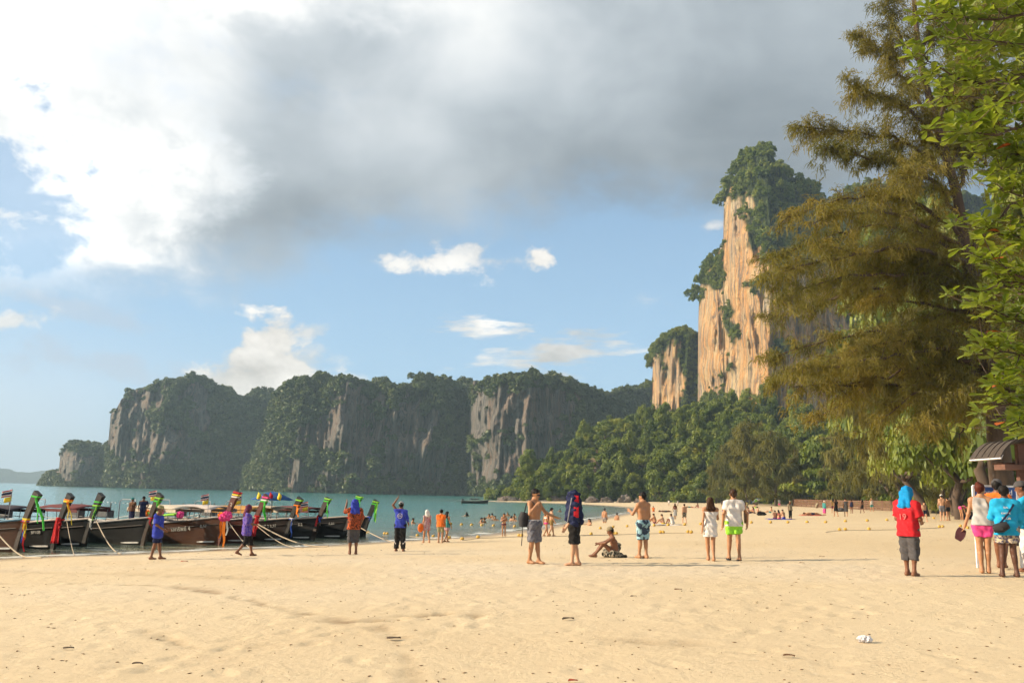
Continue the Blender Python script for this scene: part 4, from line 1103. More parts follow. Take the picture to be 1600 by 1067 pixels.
def sea_almond():
    r = np.random.default_rng(404); Y0 = 15.5
    base = np.array([12.2, 15.0, 0.0]); base[2] = gz(base)
    root = empty('sea_almond_tree', base); tag(root, 'broad-leaved tree with big glossy leaves reaching in at the right edge', 'tree')
    rel = lambda p: np.asarray(p) - base
    mb = MB(); tk = catmull([base + [0, 0, -0.2], base + [0.1, 0.1, 2], base + [-0.1, 0.2, 4], base + [0.2, 0, 6.5], base + [0, 0.1, 9]], 4)
    mb.tube([rel(p) for p in tk], list(np.linspace(0.28, 0.1, len(tk))), 12); mb.build('trunk', BARK, root)
    W = lambda px, py, dy=0.0: at(px, py, Y0 + dy)
    limbs = [([(1830, 130), (1700, 110), (1600, 120), (1520, 130), (1440, 90)], 0.6), ([(1830, 180), (1720, 170), (1620, 190), (1560, 210), (1500, 205)], -0.4), ([(1830, 60), (1720, 30), (1620, 20), (1540, 30), (1480, 20)], 0.2),
             ([(1840, 0), (1700, -40), (1600, -30), (1530, -20)], -0.8), ([(1830, 260), (1720, 260), (1620, 250), (1565, 262)], 0.5), ([(1830, 330), (1720, 330), (1640, 320), (1575, 300)], -0.6), ([(1830, 400), (1720, 390), (1620, 375), (1545, 360)], 0.2),
             ([(1830, 460), (1720, 455), (1620, 440), (1545, 410)], -0.8), ([(1840, 540), (1720, 530), (1620, 510), (1535, 480)], 0.5), ([(1840, 590), (1720, 580), (1630, 565), (1540, 545)], -0.3), ([(1840, 640), (1740, 640), (1640, 625), (1550, 600)], 0.7), ([(1850, 690), (1740, 680), (1650, 670), (1575, 655)], -0.5),
             ([(1840, 620), (1730, 600), (1650, 590), (1590, 570)], 1.4), ([(1830, 100), (1700, 70), (1600, 70), (1540, 75)], 1.6), ([(1830, 500), (1730, 490), (1650, 480), (1590, 455)], 1.3), ([(1830, 220), (1740, 210), (1660, 150), (1590, 160), (1475, 150)], 1.9)]
    limbs += [([(1830, y0), (1720, y0 - 8), (1640, y1 + 8), (x1, y1)], r.uniform(-1.2, 2.2)) for y0, x1, y1 in ((20, 1500, 60), (210, 1540, 235), (430, 1560, 440), (610, 1570, 630))]
    tips = []
    for pl, dy in limbs:
        pts = np.array([W(x, y, dy * k / 3.0) for k, (x, y) in enumerate(pl)]); s = catmull(pts, 5); s[1:] += r.normal(size=s[1:].shape) * 0.02
        mb = MB(); mb.tube([rel(p) for p in s], list(np.linspace(0.05, 0.010, len(s))), 7)
        L = len(s); tips.append((s[-1], s[-1] - s[-3]))
        for k in range(int(L * 0.40), L):
            for q in range(3):
                d = (s[min(k + 1, L - 1)] - s[max(k - 1, 0)]); d = d / np.linalg.norm(d)
                d = d * 0.6 + rand_unit(r, 1)[0] * 0.9; d[2] = d[2] * 0.7 + 0.12; d /= np.linalg.norm(d)
                ln = r.uniform(0.12, 0.62); e = s[k] + d * ln + np.array([0, 0, 0.06])
                mb.tube([rel(s[k]), rel(s[k] + d * ln * 0.5), rel(e)], [0.010, 0.008, 0.006], 5, False); tips.append((e, d))
        mb.build('limb', BARK, root)
    LV, LF = leaf_shape(); inst = []
    for e, d in tips:
        nl = r.integers(6, 11); a0 = r.uniform(0, 2 * PI); tt = r.random()
        for k in range(nl):
            a = a0 + k * 2.4; tilt = r.uniform(-0.35, 0.75)
            x = np.array([math.cos(a) * math.cos(tilt), math.sin(a) * math.cos(tilt), math.sin(tilt)])
            up = np.array([0, 0, 1.0]) - x * x[2] + r.normal(size=3) * 0.25; up -= x * (up @ x); up /= np.linalg.norm(up); y = np.cross(up, x)
            L = r.uniform(0.12, 0.29)
            inst.append((e + x * 0.015, np.stack([x, y, up], 1) * L, np.clip(tt * 0.5 + 0.5 * r.random(), 0, 1)))
    # the leaves that show largest are objects of their own
    def vis(i):
        v = i[0] - CAM; px = 800 + FPX * (v @ _right) / (v @ _look); py = 533.5 - FPX * (v @ _up) / (v @ _look)
        return (px < 1610 and -10 < py < 760), v @ _look
    order = sorted(range(len(inst)), key=lambda k: (not vis(inst[k])[0], vis(inst[k])[1] / np.linalg.norm(inst[k][1][:, 0])))
    leafs = []
    for v in range(8):
        me = mesh_np('leaf', LV, LF, True, {'tint': np.full(len(LV), 0.02 + 0.14 * v)}); me.materials.append(ALMOND); leafs.append(me)
    red = mesh_np('leaf', LV, LF, True); red.materials.append(cloth('withered_leaf', (0.42, 0.11, 0.03)))
    for n, k in enumerate(order[:300]):
        p, M3, t = inst[k]
        o = obj('leaf', red if n % 42 == 5 else leafs[int(t * 7.99)], None, root)
        M = Matrix([list(M3[i]) + [float(rel(p)[i])] for i in range(3)] + [[0, 0, 0, 1]]); o.matrix_local = M
    rest = order[300:]
    V = np.vstack([LV @ inst[k][1].T + rel(inst[k][0]) for k in rest]); F = np.vstack([LF + i * len(LV) for i in range(len(rest))])
    t = np.repeat([inst[k][2] for k in rest], len(LV))
    o = obj('foliage', mesh_np('foliage', V, F, True, {'tint': t}), ALMOND, root); o['kind'] = 'stuff'
sea_almond()

# ================================================================ long-tail boats
def textobj(body, size, mat, parent, M, depth=0.003, name='lettering'):
    cu = bpy.data.curves.new(name, 'FONT'); cu.body = body; cu.size = size; cu.extrude = depth; cu.align_x = 'CENTER'; cu.align_y = 'CENTER'
    cu.materials.append(mat)
    t = bpy.data.objects.new(name, cu); COL.objects.link(t)
    me = bpy.data.meshes.new_from_object(t.evaluated_get(bpy.context.evaluated_depsgraph_get()))
    bpy.data.objects.remove(t)
    if len(me.materials) == 0: me.materials.append(mat)
    o = bpy.data.objects.new(name, me); COL.objects.link(o); o.parent = parent; o.matrix_local = M
    return o

def strip(mb, pts, width, axis, thick=0.012):
    """a cloth strip: a thin slab following pts, wide along axis"""
    pts = [Vector(p) for p in pts]; axis = Vector(axis).normalized(); k = len(pts)
    if not hasattr(width, '__len__'): width = [width] * k
    o = len(mb.v)
    for i, p in enumerate(pts):
        t = (pts[min(i + 1, k - 1)] - pts[max(i - 1, 0)]).normalized(); n = t.cross(axis).normalized() * thick / 2; w = axis * width[i] / 2
        mb.v += [tuple(p - w - n), tuple(p + w - n), tuple(p + w + n), tuple(p - w + n)]
    for i in range(k - 1):
        a, b_ = o + i * 4, o + i * 4 + 4
        for j in range(4):
            j2 = (j + 1) % 4; mb.f.append((a + j, a + j2, b_ + j2, b_ + j))
    mb.f.append((o + 3, o + 2, o + 1, o)); e = o + (k - 1) * 4; mb.f.append((e, e + 1, e + 2, e + 3))

RIB = {n: cloth('ribbon_' + n, c, 0.7) for n, c in dict(green=(0.07, 0.50, 0.05), lime=(0.26, 0.60, 0.06), yellow=(0.85, 0.62, 0.05), orange=(0.85, 0.22, 0.02), red=(0.50, 0.015, 0.02), pink=(0.85, 0.08, 0.30),
       blue=(0.04, 0.10, 0.45), white=(0.75, 0.72, 0.68), purple=(0.25, 0.04, 0.40), navy=(0.03, 0.035, 0.10), darkgreen=(0.02, 0.16, 0.06), sky=(0.10, 0.45, 0.75)).items()}
HULLW = {n: wood('hull_' + n, c, (0.8, 10, 10), 0.5, 0.28) for n, c in dict(brown=(0.095, 0.040, 0.022), black=(0.012, 0.011, 0.011), char=(0.022, 0.020, 0.019), redbrown=(0.10, 0.026, 0.018), dark=(0.036, 0.022, 0.016)).items()}
RAIL = {n: paint('rail_' + n, c, 0.5, 0.25) for n, c in dict(blue=(0.10, 0.22, 0.32), grey=(0.32, 0.29, 0.27), white=(0.60, 0.58, 0.55), pale=(0.45, 0.36, 0.30)).items()}
STEEL = paint('galvanised_tube', (0.35, 0.35, 0.36), 0.35, 0.2)
DECKW = wood('deck_plank', (0.32, 0.24, 0.17), (1, 8, 8), 0.7, 0.3)
LETTER = paint('white_lettering', (0.72, 0.68, 0.60), 0.6, 0.1)
LETTERY = paint('yellow_lettering', (0.70, 0.42, 0.10), 0.6, 0.1)
CANV = {n: cloth('canvas_' + n, c, 0.85) for n, c in dict(cream=(0.62, 0.53, 0.42), dark=(0.06, 0.05, 0.06), maroon=(0.16, 0.05, 0.05), pinkish=(0.55, 0.42, 0.46), orange=(0.52, 0.27, 0.08), pale=(0.58, 0.50, 0.46), blue=(0.03, 0.09, 0.25)).items()}
ENGINE = paint('engine_grey', (0.10, 0.10, 0.10), 0.4, 0.3)

L_ = 9.4
def hull_dims(u, fb):
    if u < 0.6: b_ = 0.46 + 0.27 * math.sin(PI / 2 * u / 0.6)
    else: b_ = 0.73 * max(0.0, math.cos(PI / 2 * (u - 0.6) / 0.4)) ** 0.85
    g = 0.60 + 0.10 * (1 - u) ** 2 + (fb - 0.60) * max(0, (u - 0.25) / 0.75) ** 2.2
    return b_, g
def hull_pt(u, s, side, fb):
    b_, g = hull_dims(u, fb); z = -0.28 + (g + 0.28) * s
    x = -L_ + L_ * u + 0.34 * max(z, -0.2) * u ** 10
    y = side * (b_ * s ** 0.5 + 0.035 * (1 if u < 0.995 else 0.6))
    return Vector((x, y, z))

def ribbon_tail(mb, p, L, w, r, sway=0.1):
    n = 8; pts = [(p[0] + sway * t * L + 0.02 * math.sin(9 * t + r), p[1] - 0.02 - 0.03 * math.sin(6 * t + r), p[2] - L * t) for t in np.linspace(0, 1, n)]
    strip(mb, pts, [0.72 * w * (0.55 + 0.5 * math.sin(PI * min(1, 0.2 + t)) + 0.15 * t) for t in np.linspace(0, 1, n)], (math.cos(r), math.sin(r) * 0.5 + 0.2, 0), 0.02)

def flag(parent, loc, h, yellow=True, lean=0.0):
    """a pole with a striped flag and a yellow pennant below it; parts of the boat"""
    x, y, z = loc
    mb = MB(); mb.tube([(x, y, z), (x + lean * h, y, z + h)], 0.012, 6); pole = mb.build('flag_pole', STEEL, parent)
    ds = Vector((-0.86, -0.5, 0.0)); top = Vector((x + lean * h, y, z + h)); w, hh = 0.30, 0.22
    cols = [('red', 1), ('white', 1), ('blue', 2), ('white', 1), ('red', 1)]; acc = 0
    for cn, k in cols:
        m2 = MB(); rows = []
        for v in (acc / 6, (acc + k) / 6):
            rows.append([tuple(top + ds * (w * q) + Vector((0.04 * math.sin(q * 6) * v, 0.04 * math.sin(q * 5.0), -hh * v - 0.09 * q))) for q in np.linspace(0, 1, 7)])
        m2.grid(rows); o = m2.build('flag_stripe', RIB['navy'] if cn == 'blue' else RIB[cn], pole)
        so = o.modifiers.new('thickness', 'SOLIDIFY'); so.thickness = 0.006
        acc += k
    if yellow:
        m2 = MB(); m2.grid([[tuple(top + ds * (0.22 * q) + Vector((0, 0.03 * math.sin(q * 5), -hh - 0.02 - 0.17 * v - 0.07 * q))) for q in np.linspace(0, 1, 6)] for v in (0, 1)])
        o = m2.build('pennant', RIB['yellow'], pole); so = o.modifiers.new('thickness', 'SOLIDIFY'); so.thickness = 0.006

def longtail(label, px, Y, prow_h, fb, hull, rail, prow, canopy, ribbons, text=None, flags=(), yaw=-25, extra=None, group='long-tail boats moored along the beach', hull2=None):
    p = at(px, 850, Y); root = empty('longtail_boat', (p[0], p[1], 0.0), math.radians(yaw + 3.0 * math.sin(px * 0.9)))
    root.rotation_euler[0] = 0.03 * math.sin(px * 1.7)
    tag(root, label, 'boat', group)
    us = np.concatenate([np.linspace(0, 0.8, 17), np.linspace(0.83, 1.0, 12)]); ss = np.linspace(0, 1, 9)
    mb = MB()
    prof = [[hull_pt(u, s, -1, fb) for s in ss[::-1]] + [hull_pt(u, s, 1, fb) for s in ss] for u in us]
    mb.grid(prof)
    mb.add(prof[0], [tuple(range(len(prof[0])))])
    inner = [[Vector((q.x, q.y * 0.9, q.z)) for q in (hull_pt(u, s, -1, fb) for s in (1.0, 0.75, 0.5))] + [Vector((q.x, q.y * 0.9, q.z)) for q in (hull_pt(u, s, 1, fb) for s in (0.5, 0.75, 1.0))] for u in us[:-3]]
    mb.grid([r[::-1] for r in inner])
    mb.build('hull', HULLW[hull], root)
    for sd in (-1, 1):
        m = MB(); m.tube([hull_pt(u, 1.0, sd, fb) + Vector((0, 0, 0.02)) for u in us], 0.042, 6); m.build('gunwale', RAIL[rail], root)
        m = MB(); m.tube([hull_pt(u, 0.80, sd, fb) + Vector((0, sd * 0.012, 0)) for u in us[:-1]], 0.022, 5); m.build('rubbing_strake', HULLW['dark'], root)
    # bow deck and thwarts
    m = MB(); m.grid([[hull_pt(u, 0.93, -1, fb) * 1.0, hull_pt(u, 0.93, 1, fb)] for u in np.linspace(0.80, 0.985, 8)]); m.build('bow_deck', DECKW, root, smooth=False)
    for u in (0.30, 0.42, 0.54, 0.66):
        q = hull_pt(u, 0.72, 1, fb); m = MB(); m.box((q.x, 0, q.z), (0.26, q.y * 1.86, 0.04)); m.build('thwart', DECKW, root)
    # stem post curving up and forward
    base = Vector((0.02, 0, -0.12)); fbp = Vector((0.34 * fb, 0, fb))
    tilt = 0.47
    pts = [base, Vector((0.16 * fb, 0, fb * 0.5)), fbp]
    for t in (0.3, 0.65, 1.0):
        hgt = prow_h - fb; pts.append(fbp + Vector((hgt * t * tilt * (0.85 + 0.25 * t), 0, hgt * t)))
    cs = catmull([tuple(v) for v in pts], 4); m = MB(); rows = []
    for k, c in enumerate(cs):
        t = k / (len(cs) - 1); tg = Vector(cs[min(k + 1, len(cs) - 1)] - cs[max(k - 1, 0)]).normalized(); nn = Vector((tg.z, 0, -tg.x))
        dp = 0.085 + 0.02 * math.sin(PI * t) + 0.06 * max(0, (t - 0.55) / 0.45) ** 1.5; wd = 0.055 + 0.03 * max(0, (t - 0.5) / 0.5)
        c = Vector(c); rows.append([c + nn * dp + Vector((0, wd, 0)), c - nn * dp + Vector((0, wd, 0)), c - nn * dp + Vector((0, -wd, 0)), c + nn * dp + Vector((0, -wd, 0))])
    m.grid(rows, closed=True); m.add(rows[-1], [(0, 1, 2, 3)]); m.add(rows[0], [(3, 2, 1, 0)])
    pr = m.build('prow', HULLW[prow], root)
    tip = Vector(cs[-1])
    # pale patch of worn paint at the waterline of the bow
    m = MB(); strip(m, [hull_pt(u, 0.30, -1, fb) + Vector((0, -0.03, 0)) for u in np.linspace(0.90, 0.985, 6)], [0.02, 0.05, 0.06, 0.06, 0.06, 0.05], (0, 0.1, 1), 0.02); m.build('waterline_stripe', RAIL['white'], root)
    # canopy on thin poles
    if canopy:
        x0, x1, zc, col = canopy
        bw = 0.78; m = MB(); rows = []
        for x in np.linspace(x0, x1, 9):
            q = (x - x0) / (x1 - x0); sag = 0.10 * math.sin(PI * q)
            rows.append([(x, bw * v, zc + sag * 0.5 + 0.11 * (1 - v * v) + 0.012 * math.sin(11 * x + 5 * v)) for v in np.linspace(-1, 1, 9)])
        m.grid(rows); c = m.build('canopy', CANV[col], root); so = c.modifiers.new('thickness', 'SOLIDIFY'); so.thickness = 0.03
        m = MB()
        for v in (-1, 1): strip(m, [(x, bw * v, zc - 0.05) for x in np.linspace(x0, x1, 8)], 0.12, (0, 0, 1), 0.015)
        m.build('canopy_valance', CANV[col], c)
        for x in np.linspace(x0 + 0.1, x1 - 0.1, 5):
            for sd in (-1, 1):
                u = (x + L_) / L_; gy = hull_dims(u, fb)
                m = MB(); m.tube([(x, sd * gy[0] * 0.95, gy[1]), (x, sd * bw * 0.97, zc)], 0.016, 6); m.build('canopy_pole', STEEL, root)
        m = MB()
        for sd in (-1, 1): m.tube([(x0, sd * 0.68, 1.0), ((x0 + x1) / 2, sd * 0.80, 0.95), (x1, sd * 0.74, 1.0)], 0.014, 5)
        m.build('side_rail', STEEL, root)
        # steel hoop standing aft of the canopy
        m = MB(); hx = x0 - 0.9; m.tube([(hx, -0.45, 0.6), (hx, -0.45, zc + 0.28), (hx + 0.08, -0.38, zc + 0.36), (hx + 0.9, -0.38, zc + 0.36), (hx + 1.0, -0.45, zc + 0.26), (hx + 1.0, -0.45, 0.7)], 0.022, 6); m.build('steel_hoop', STEEL, root)
    # engine and long tail
    m = MB(); m.box((-L_ + 0.5, 0, 0.98), (0.75, 0.36, 0.34)); m.box((-L_ + 0.45, 0, 1.22), (0.4, 0.26, 0.18)); m.tube([(-L_ + 0.7, 0.1, 1.1), (-L_ + 0.7, 0.1, 1.5)], 0.03, 7); m.build('engine', ENGINE, root, smooth=False)
    m = MB(); m.tube([(-L_ + 0.2, 0, 0.95), (-L_ - 1.4, 0.2, 0.72), (-L_ - 3.4, 0.35, 0.25)], 0.03, 6); m.build('propeller_shaft', STEEL, root)
    m = MB(); m.box((-2.0, 0.1, 0.62), (0.5, 0.4, 0.25)); m.ell((-1.6, -0.25, 0.7), (0.2, 0.16, 0.14)); m.build('cargo', CANV['orange' if canopy and canopy[3] == 'dark' else 'dark'], root)
    # ribbons: (colour, place 0..1 up the prow, tail length, tail width, sway)
    hgt = prow_h - fb
    for k, (cn, f, ln, w, sway) in enumerate(ribbons):
        c = fbp + Vector((hgt * f * tilt * (0.85 + 0.25 * f), 0, hgt * f)); tg = Vector((tilt, 0, 1)).normalized(); nn = Vector((tg.z, 0, -tg.x))
        dp = 0.118 + 0.05 * max(0, (f - 0.5) * 2) ** 1.5; wd = 0.075 + 0.03 * max(0, f - 0.5)
        m = MB(); rows = []
        for q in (-0.028, 0.0, 0.028):
            cc = c + tg * q; b_ = 1.0 + (0.04 if q == 0 else 0); sl = 0.05
            rows.append([cc + nn * dp * b_ * ca + Vector((0, wd * b_ * sa, 0)) + tg * (sl * ca) for ca, sa in ((1, 1), (0, 1.15), (-1, 1), (-1.1, 0), (-1, -1), (0, -1.15), (1, -1), (1.1, 0))])
        m.grid(rows, closed=True); band = m.build('ribbon', RIB[cn], pr)
        if ln > 0:
            m = MB(); ribbon_tail(m, c + nn * dp * 1.0 + Vector((0.0, -wd, 0)), ln, w, k * 1.3 + px * 0.01, sway); ribbon_tail(m, c + nn * dp * 0.7 + Vector((0.03, -wd - 0.02, 0)), ln * 0.8, w * 0.8, k * 2.1 + 0.5, sway * 0.6)
            m.build('ribbon_tail', RIB[cn], pr)
    for fx, fy, fz, fh, yl, ln in flags: flag(root, (fx, fy, fz), fh, yl, ln)
    # lettering on the starboard bow
    for body, u, s, size, mat in (text or ()):
        q0 = hull_pt(u - 0.03, s, -1, fb); q1 = hull_pt(u + 0.03, s, -1, fb); up0 = hull_pt(u, s - 0.08, -1, fb); up1 = hull_pt(u, s + 0.08, -1, fb)
        X = (q1 - q0).normalized(); U = (up1 - up0).normalized(); Z = X.cross(U).normalized(); U = Z.cross(X)
        c = hull_pt(u, s, -1, fb) + Z * 0.02
        M = Matrix(((X.x, U.x, Z.x, c.x), (X.y, U.y, Z.y, c.y), (X.z, U.z, Z.z, c.z), (0, 0, 0, 1)))
        textobj(body, size, mat, root, M)
    if extra: extra(root, pr, fbp, tip)
    return root

def pom(root_parent, c, r_, mat, name='rosette', seed=0):
    """a bunched cloth rosette"""
    th = np.linspace(0, PI, 14)[:, None]; ph = np.linspace(0, 2 * PI, 22, endpoint=False)[None, :]
    x, y, z = np.sin(th) * np.cos(ph), np.sin(th) * np.sin(ph), np.cos(th) * np.ones_like(ph)
    rr = 1 + 0.22 * np.sin(9 * ph + 3 * th + seed) * np.sin(th) + 0.25 * fbm(x * 3 + seed, y * 3, z * 3, octaves=2, seed=7)
    m = MB(); m.grid(np.stack([c[0] + x * rr * r_, c[1] + y * rr * r_, c[2] + z * rr * r_], -1), closed=True)
    return m.build(name, mat, root_parent)

BOATS = {}
def garland5(root, pr, fbp, tip):
    pom(pr, fbp + Vector((0.16, -0.16, 0.05)), 0.19, RIB['pink'], seed=1); pom(pr, fbp + Vector((0.02, -0.20, -0.02)), 0.15, RIB['pink'], seed=4); pom(pr, fbp + Vector((-0.16, -0.16, 0.06)), 0.12, RIB['orange'], seed=2)
    m = MB(); ribbon_tail(m, fbp + Vector((0.08, -0.16, -0.1)), 1.05, 0.16, 0.3, 0.02); m.build('ribbon_tail', RIB['orange'], pr)
    m = MB(); ribbon_tail(m, fbp + Vector((-0.06, -0.18, -0.1)), 0.75, 0.13, 0.9, -0.06); m.build('ribbon_tail', RIB['orange'], pr)
    m = MB(); ribbon_tail(m, fbp + Vector((0.18, -0.12, -0.1)), 0.62, 0.10, 1.4, 0.06); m.build('ribbon_tail', RIB['white'], pr)
    # garland along the canopy front
    for i, (x, col) in enumerate(((-3.3, 'orange'), (-2.5, 'pink'), (-1.35, 'pink'))):
        pom(root, Vector((x, -0.84, 1.18 + 0.08 * (i == 1))), 0.14, RIB[col], seed=i + 5)
    for a, b_ in ((-3.3, -2.5), (-2.5, -1.35)):
        m = MB(); m.tube([(a + (b_ - a) * t, -0.86, 1.20 - 0.10 * (1 - math.sin(PI * (t * 0.5 + (0.5 if a < -3 else 0))))) for t in np.linspace(0, 1, 7)], 0.05, 7); m.build('garland', RIB['lime'], root)
    M = Matrix.Rotation(PI / 2, 4, 'X'); c = fbp + Vector((0.27, -0.075, 0.50)); M.translation = c
    textobj('2', 0.20, LETTER, root, M)
def red_drape(ln, w, dx=0.0):
    def f(root, pr, fbp, tip):
        m = MB(); rows = []
        for t in np.linspace(0, 1, 8):
            z = fbp.z + 0.10 - ln * t; ww = w * (0.6 + 0.55 * t)
            rows.append([(fbp.x + dx - 0.10 * t + ww * q, fbp.y - 0.12 - 0.03 * math.cos(9 * q), z) for q in np.linspace(-0.5, 0.5, 12)])
        m.grid(rows); o = m.build('draped_cloth', RIB['red'], pr); so = o.modifiers.new('thickness', 'SOLIDIFY'); so.thickness = 0.02
    return f

longtail('brown boat at the left edge with blue rail and green ribbon', 24, 31.5, 2.02, 1.10, 'brown', 'blue', 'dark', (-7.4, -4.6, 1.20, 'dark'),
         [('orange', -0.02, 0.6, 0.12, 0.05), ('green', 0.86, 1.05, 0.12, 0.55), ('yellow', 0.03, 0.55, 0.10, 0.1), ('red', -0.06, 0.95, 0.08, 0.1), ('blue', -0.05, 0.85, 0.07, 0.0)],
         [('KL.301', 0.895, 0.74, 0.19, LETTERY)], [(-0.35, -0.12, 1.0, 1.12, True, 0.06)])
longtail('black boat with a broad red cloth hanging from its bow', 82, 33.2, 1.95, 1.05, 'black', 'pale', 'char', (-6.6, -3.9, 1.25, 'dark'),
         [('orange', 0.80, 0.3, 0.08, 0.2), ('yellow', 0.74, 0.75, 0.09, 0.5), ('red', 0.02, 0.3, 0.1, 0.0)], [('วว  1', 0.845, 0.72, 0.22, LETTER), ('№108', 0.925, 0.70, 0.16, LETTER)], extra=red_drape(0.92, 0.38, 0.02))
longtail('plain black boat with a dark green prow cloth', 130, 34.8, 1.97, 1.05, 'black', 'pale', 'char', (-6.4, -3.4, 1.25, 'dark'),
         [('green', 0.70, 0.0, 0.05, 0.2), ('darkgreen', 0.45, 0.25, 0.10, 0.0), ('lime', 0.55, 0.5, 0.04, -0.35), ('white', -0.02, 0.32, 0.07, 0.0)])
B4 = longtail('charcoal boat carrying two standing men', 222, 36.2, 2.0, 1.08, 'char', 'grey', 'dark', (-5.6, -3.0, 1.32, 'maroon'),
         [('lime', 0.85, 0.55, 0.06, 0.1), ('green', 0.72, 0.85, 0.11, 0.12), ('red', 0.0, 0.25, 0.06, 0.0)])
longtail('brown boat with red-brown prow, pink rosettes and white script', 340, 37.5, 2.16, 1.14, 'brown', 'grey', 'redbrown', (-4.6, -1.7, 1.36, 'cream'),
         [('white', 0.80, 0.0, 0.1, 0), ('red', 0.97, 0.0, 0.1, 0), ('yellow', 0.88, 0.0, 0.1, 0), ('pink', 0.0, 0.2, 0.1, 0)],
         [('ไพศาลทรัพย์ 4', 0.80, 0.74, 0.24, LETTER), ('R.97', 0.925, 0.78, 0.17, LETTER)], [(-1.0, 0.3, 1.0, 1.05, True, 0.0), (-4.1, 0.2, 1.4, 0.75, True, 0.12)], extra=garland5)
longtail('dark red boat just behind the pink-rosetted one', 388, 39.2, 2.02, 1.06, 'redbrown', 'grey', 'redbrown', (-4.4, -1.5, 1.36, 'pale'),
         [('pink', 0.92, 0.0, 0.1, 0), ('white', 0.80, 0.0, 0.1, 0), ('green', 0.74, 0.75, 0.12, 0.10), ('red', 0.1, 0.5, 0.16, 0.02)],
         [('№ 97', 0.90, 0.76, 0.18, LETTER)], [(-0.75, 0.2, 1.0, 1.05, True, 0.0)], extra=red_drape(0.85, 0.20, 0.1))
longtail('dark brown boat with a golden cloth on its black prow', 444, 41.0, 1.92, 1.02, 'dark', 'pale', 'char', (-4.2, -1.4, 1.32, 'orange'),
         [('lime', 0.9, 0.0, 0.05, 0), ('orange', 0.65, 0.45, 0.14, 0.05), ('blue', -0.02, 0.75, 0.06, 0.0), ('white', 0.0, 0.3, 0.06, 0)], [('№ 2 R.97', 0.92, 0.78, 0.17, LETTER)])
longtail('dark boat with a grey-brown prow and thin green ribbon', 487, 42.8, 1.92, 1.02, 'char', 'pale', 'dark', (-4.3, -1.5, 1.30, 'cream'),
         [('lime', 0.97, 0.0, 0.05, 0), ('green', 0.85, 0.7, 0.06, 0.02), ('blue', 0.0, 0.15, 0.08, 0)], [('R.2', 0.93, 0.78, 0.17, LETTER)], [(-0.5, 0.2, 1.0, 0.75, True, -0.1)], extra=red_drape(0.5, 0.10, 0.0))
longtail('black boat with white numbering behind the man in patterned shirt', 535, 44.5, 2.02, 1.04, 'black', 'pale', 'black', (-4.4, -1.6, 1.28, 'maroon'),
         [('green', 0.9, 0.5, 0.08, 0.1), ('lime', 0.98, 0.0, 0.05, 0), ('red', -0.05, 0.3, 0.05, 0)], [('วาสนา 1', 0.85, 0.76, 0.18, LETTER), ('R.84', 0.93, 0.78, 0.16, LETTER)])
longtail('farthest black boat in the row with a bright green streamer', 566, 46.4, 1.82, 1.0, 'black', 'pale', 'black', None,
         [('lime', 0.93, 0.95, 0.09, -0.12), ('green', 0.8, 0.8, 0.11, -0.1), ('blue', 0.0, 0.15, 0.08, 0)])
longtail('lone boat motoring out in the middle of the bay', 760, 190, 2.1, 1.0, 'dark', 'pale', 'dark', (-6.2, -3.2, 1.25, 'dark'), [('white', 0.9, 0.0, 0.05, 0)], yaw=20, group=None).scale = (0.6, 0.6, 0.75)

# umbrella on the boat behind the red prows
def boat_umbrella():
    c = at(425, 782, 43.0); root = empty('sun_umbrella', (c[0], c[1], 0.9)); tag(root, 'blue sun umbrella with small flags standing among the moored boats', 'umbrella')
    m = MB(); m.tube([(0, 0, 0), (0.02, 0, 1.22)], 0.02, 6); m.build('pole', STEEL, root)
    m = MB(); rows = [[(1.0 * r0 * math.cos(a), 1.0 * r0 * math.sin(a), 1.28 - 0.38 * r0 ** 1.3 - (0.03 if k % 2 else 0) * r0) for k, a in enumerate(np.linspace(0, 2 * PI, 16, endpoint=False))] for r0 in (0.02, 0.35, 0.7, 1.0)]
    m.grid(rows, closed=True); o = m.build('canopy', CANV['blue'], root); so = o.modifiers.new('thickness', 'SOLIDIFY'); so.thickness = 0.01
    for k, (cn, x) in enumerate((('yellow', -0.45), ('red', 0.1), ('yellow', 0.5))):
        m = MB(); m.grid([[(x, -0.8, 1.25), (x + 0.16, -0.82, 1.1)], [(x - 0.05, -0.84, 0.95), (x + 0.1, -0.84, 0.85)]]); f = m.build('flag', RIB[cn], root); so = f.modifiers.new('thickness', 'SOLIDIFY'); so.thickness = 0.006
boat_umbrella()

# mooring ropes
ROPE = paint('mooring_rope', (0.45, 0.37, 0.27), 0.9, 0.25, 40)
def rope(label, a, Ya, b_px, sag, rad=0.018, mid=None):
    A = at(a[0], a[1], Ya); B = ground_hit(*b_px); B[2] += 0.02
    pts = []
    for t in np.linspace(0, 1, 16):
        p = A + (B - A) * t; p[2] -= sag * 4 * t * (1 - t) * 0.5 * (1 + t); g = float(np.maximum(beach_z(p[0], p[1]), 0)) + 0.02
        p[2] = max(p[2], g); pts.append(p)
    e = pts[-1] + (pts[-1] - pts[-2]) * 0.6; e[2] = float(beach_z(e[0], e[1])) + 0.03; pts.append(e)
    mb = MB(); mb.tube(pts, rad, 6); o = mb.build('mooring_rope', ROPE); tag(o, label, 'rope', 'mooring ropes')
rope('rope from the brown boat at the left edge to the sand', (-8, 828), 31.0, (62, 872), 0.35, 0.022)
rope('thin rope from the red-draped black boat into the shallows', (104, 812), 33.0, (116, 868), 0.1, 0.012)
rope('pale rope from the plain black boat to the sand', (150, 812), 34.6, (188, 866), 0.25, 0.02)
rope('rope from the rosetted boat behind the headscarfed woman', (357, 815), 37.3, (392, 858), 0.1, 0.014)
rope('long thick rope from the dark red boat across the shallows', (398, 816), 39.0, (508, 854), 0.30, 0.026)
rope('thin rope below the long thick rope', (400, 820), 39.0, (470, 857), 0.25, 0.014)
rope('rope from behind the patterned shirt towards the man waving', (556, 820), 44.0, (616, 848), 0.1, 0.02)

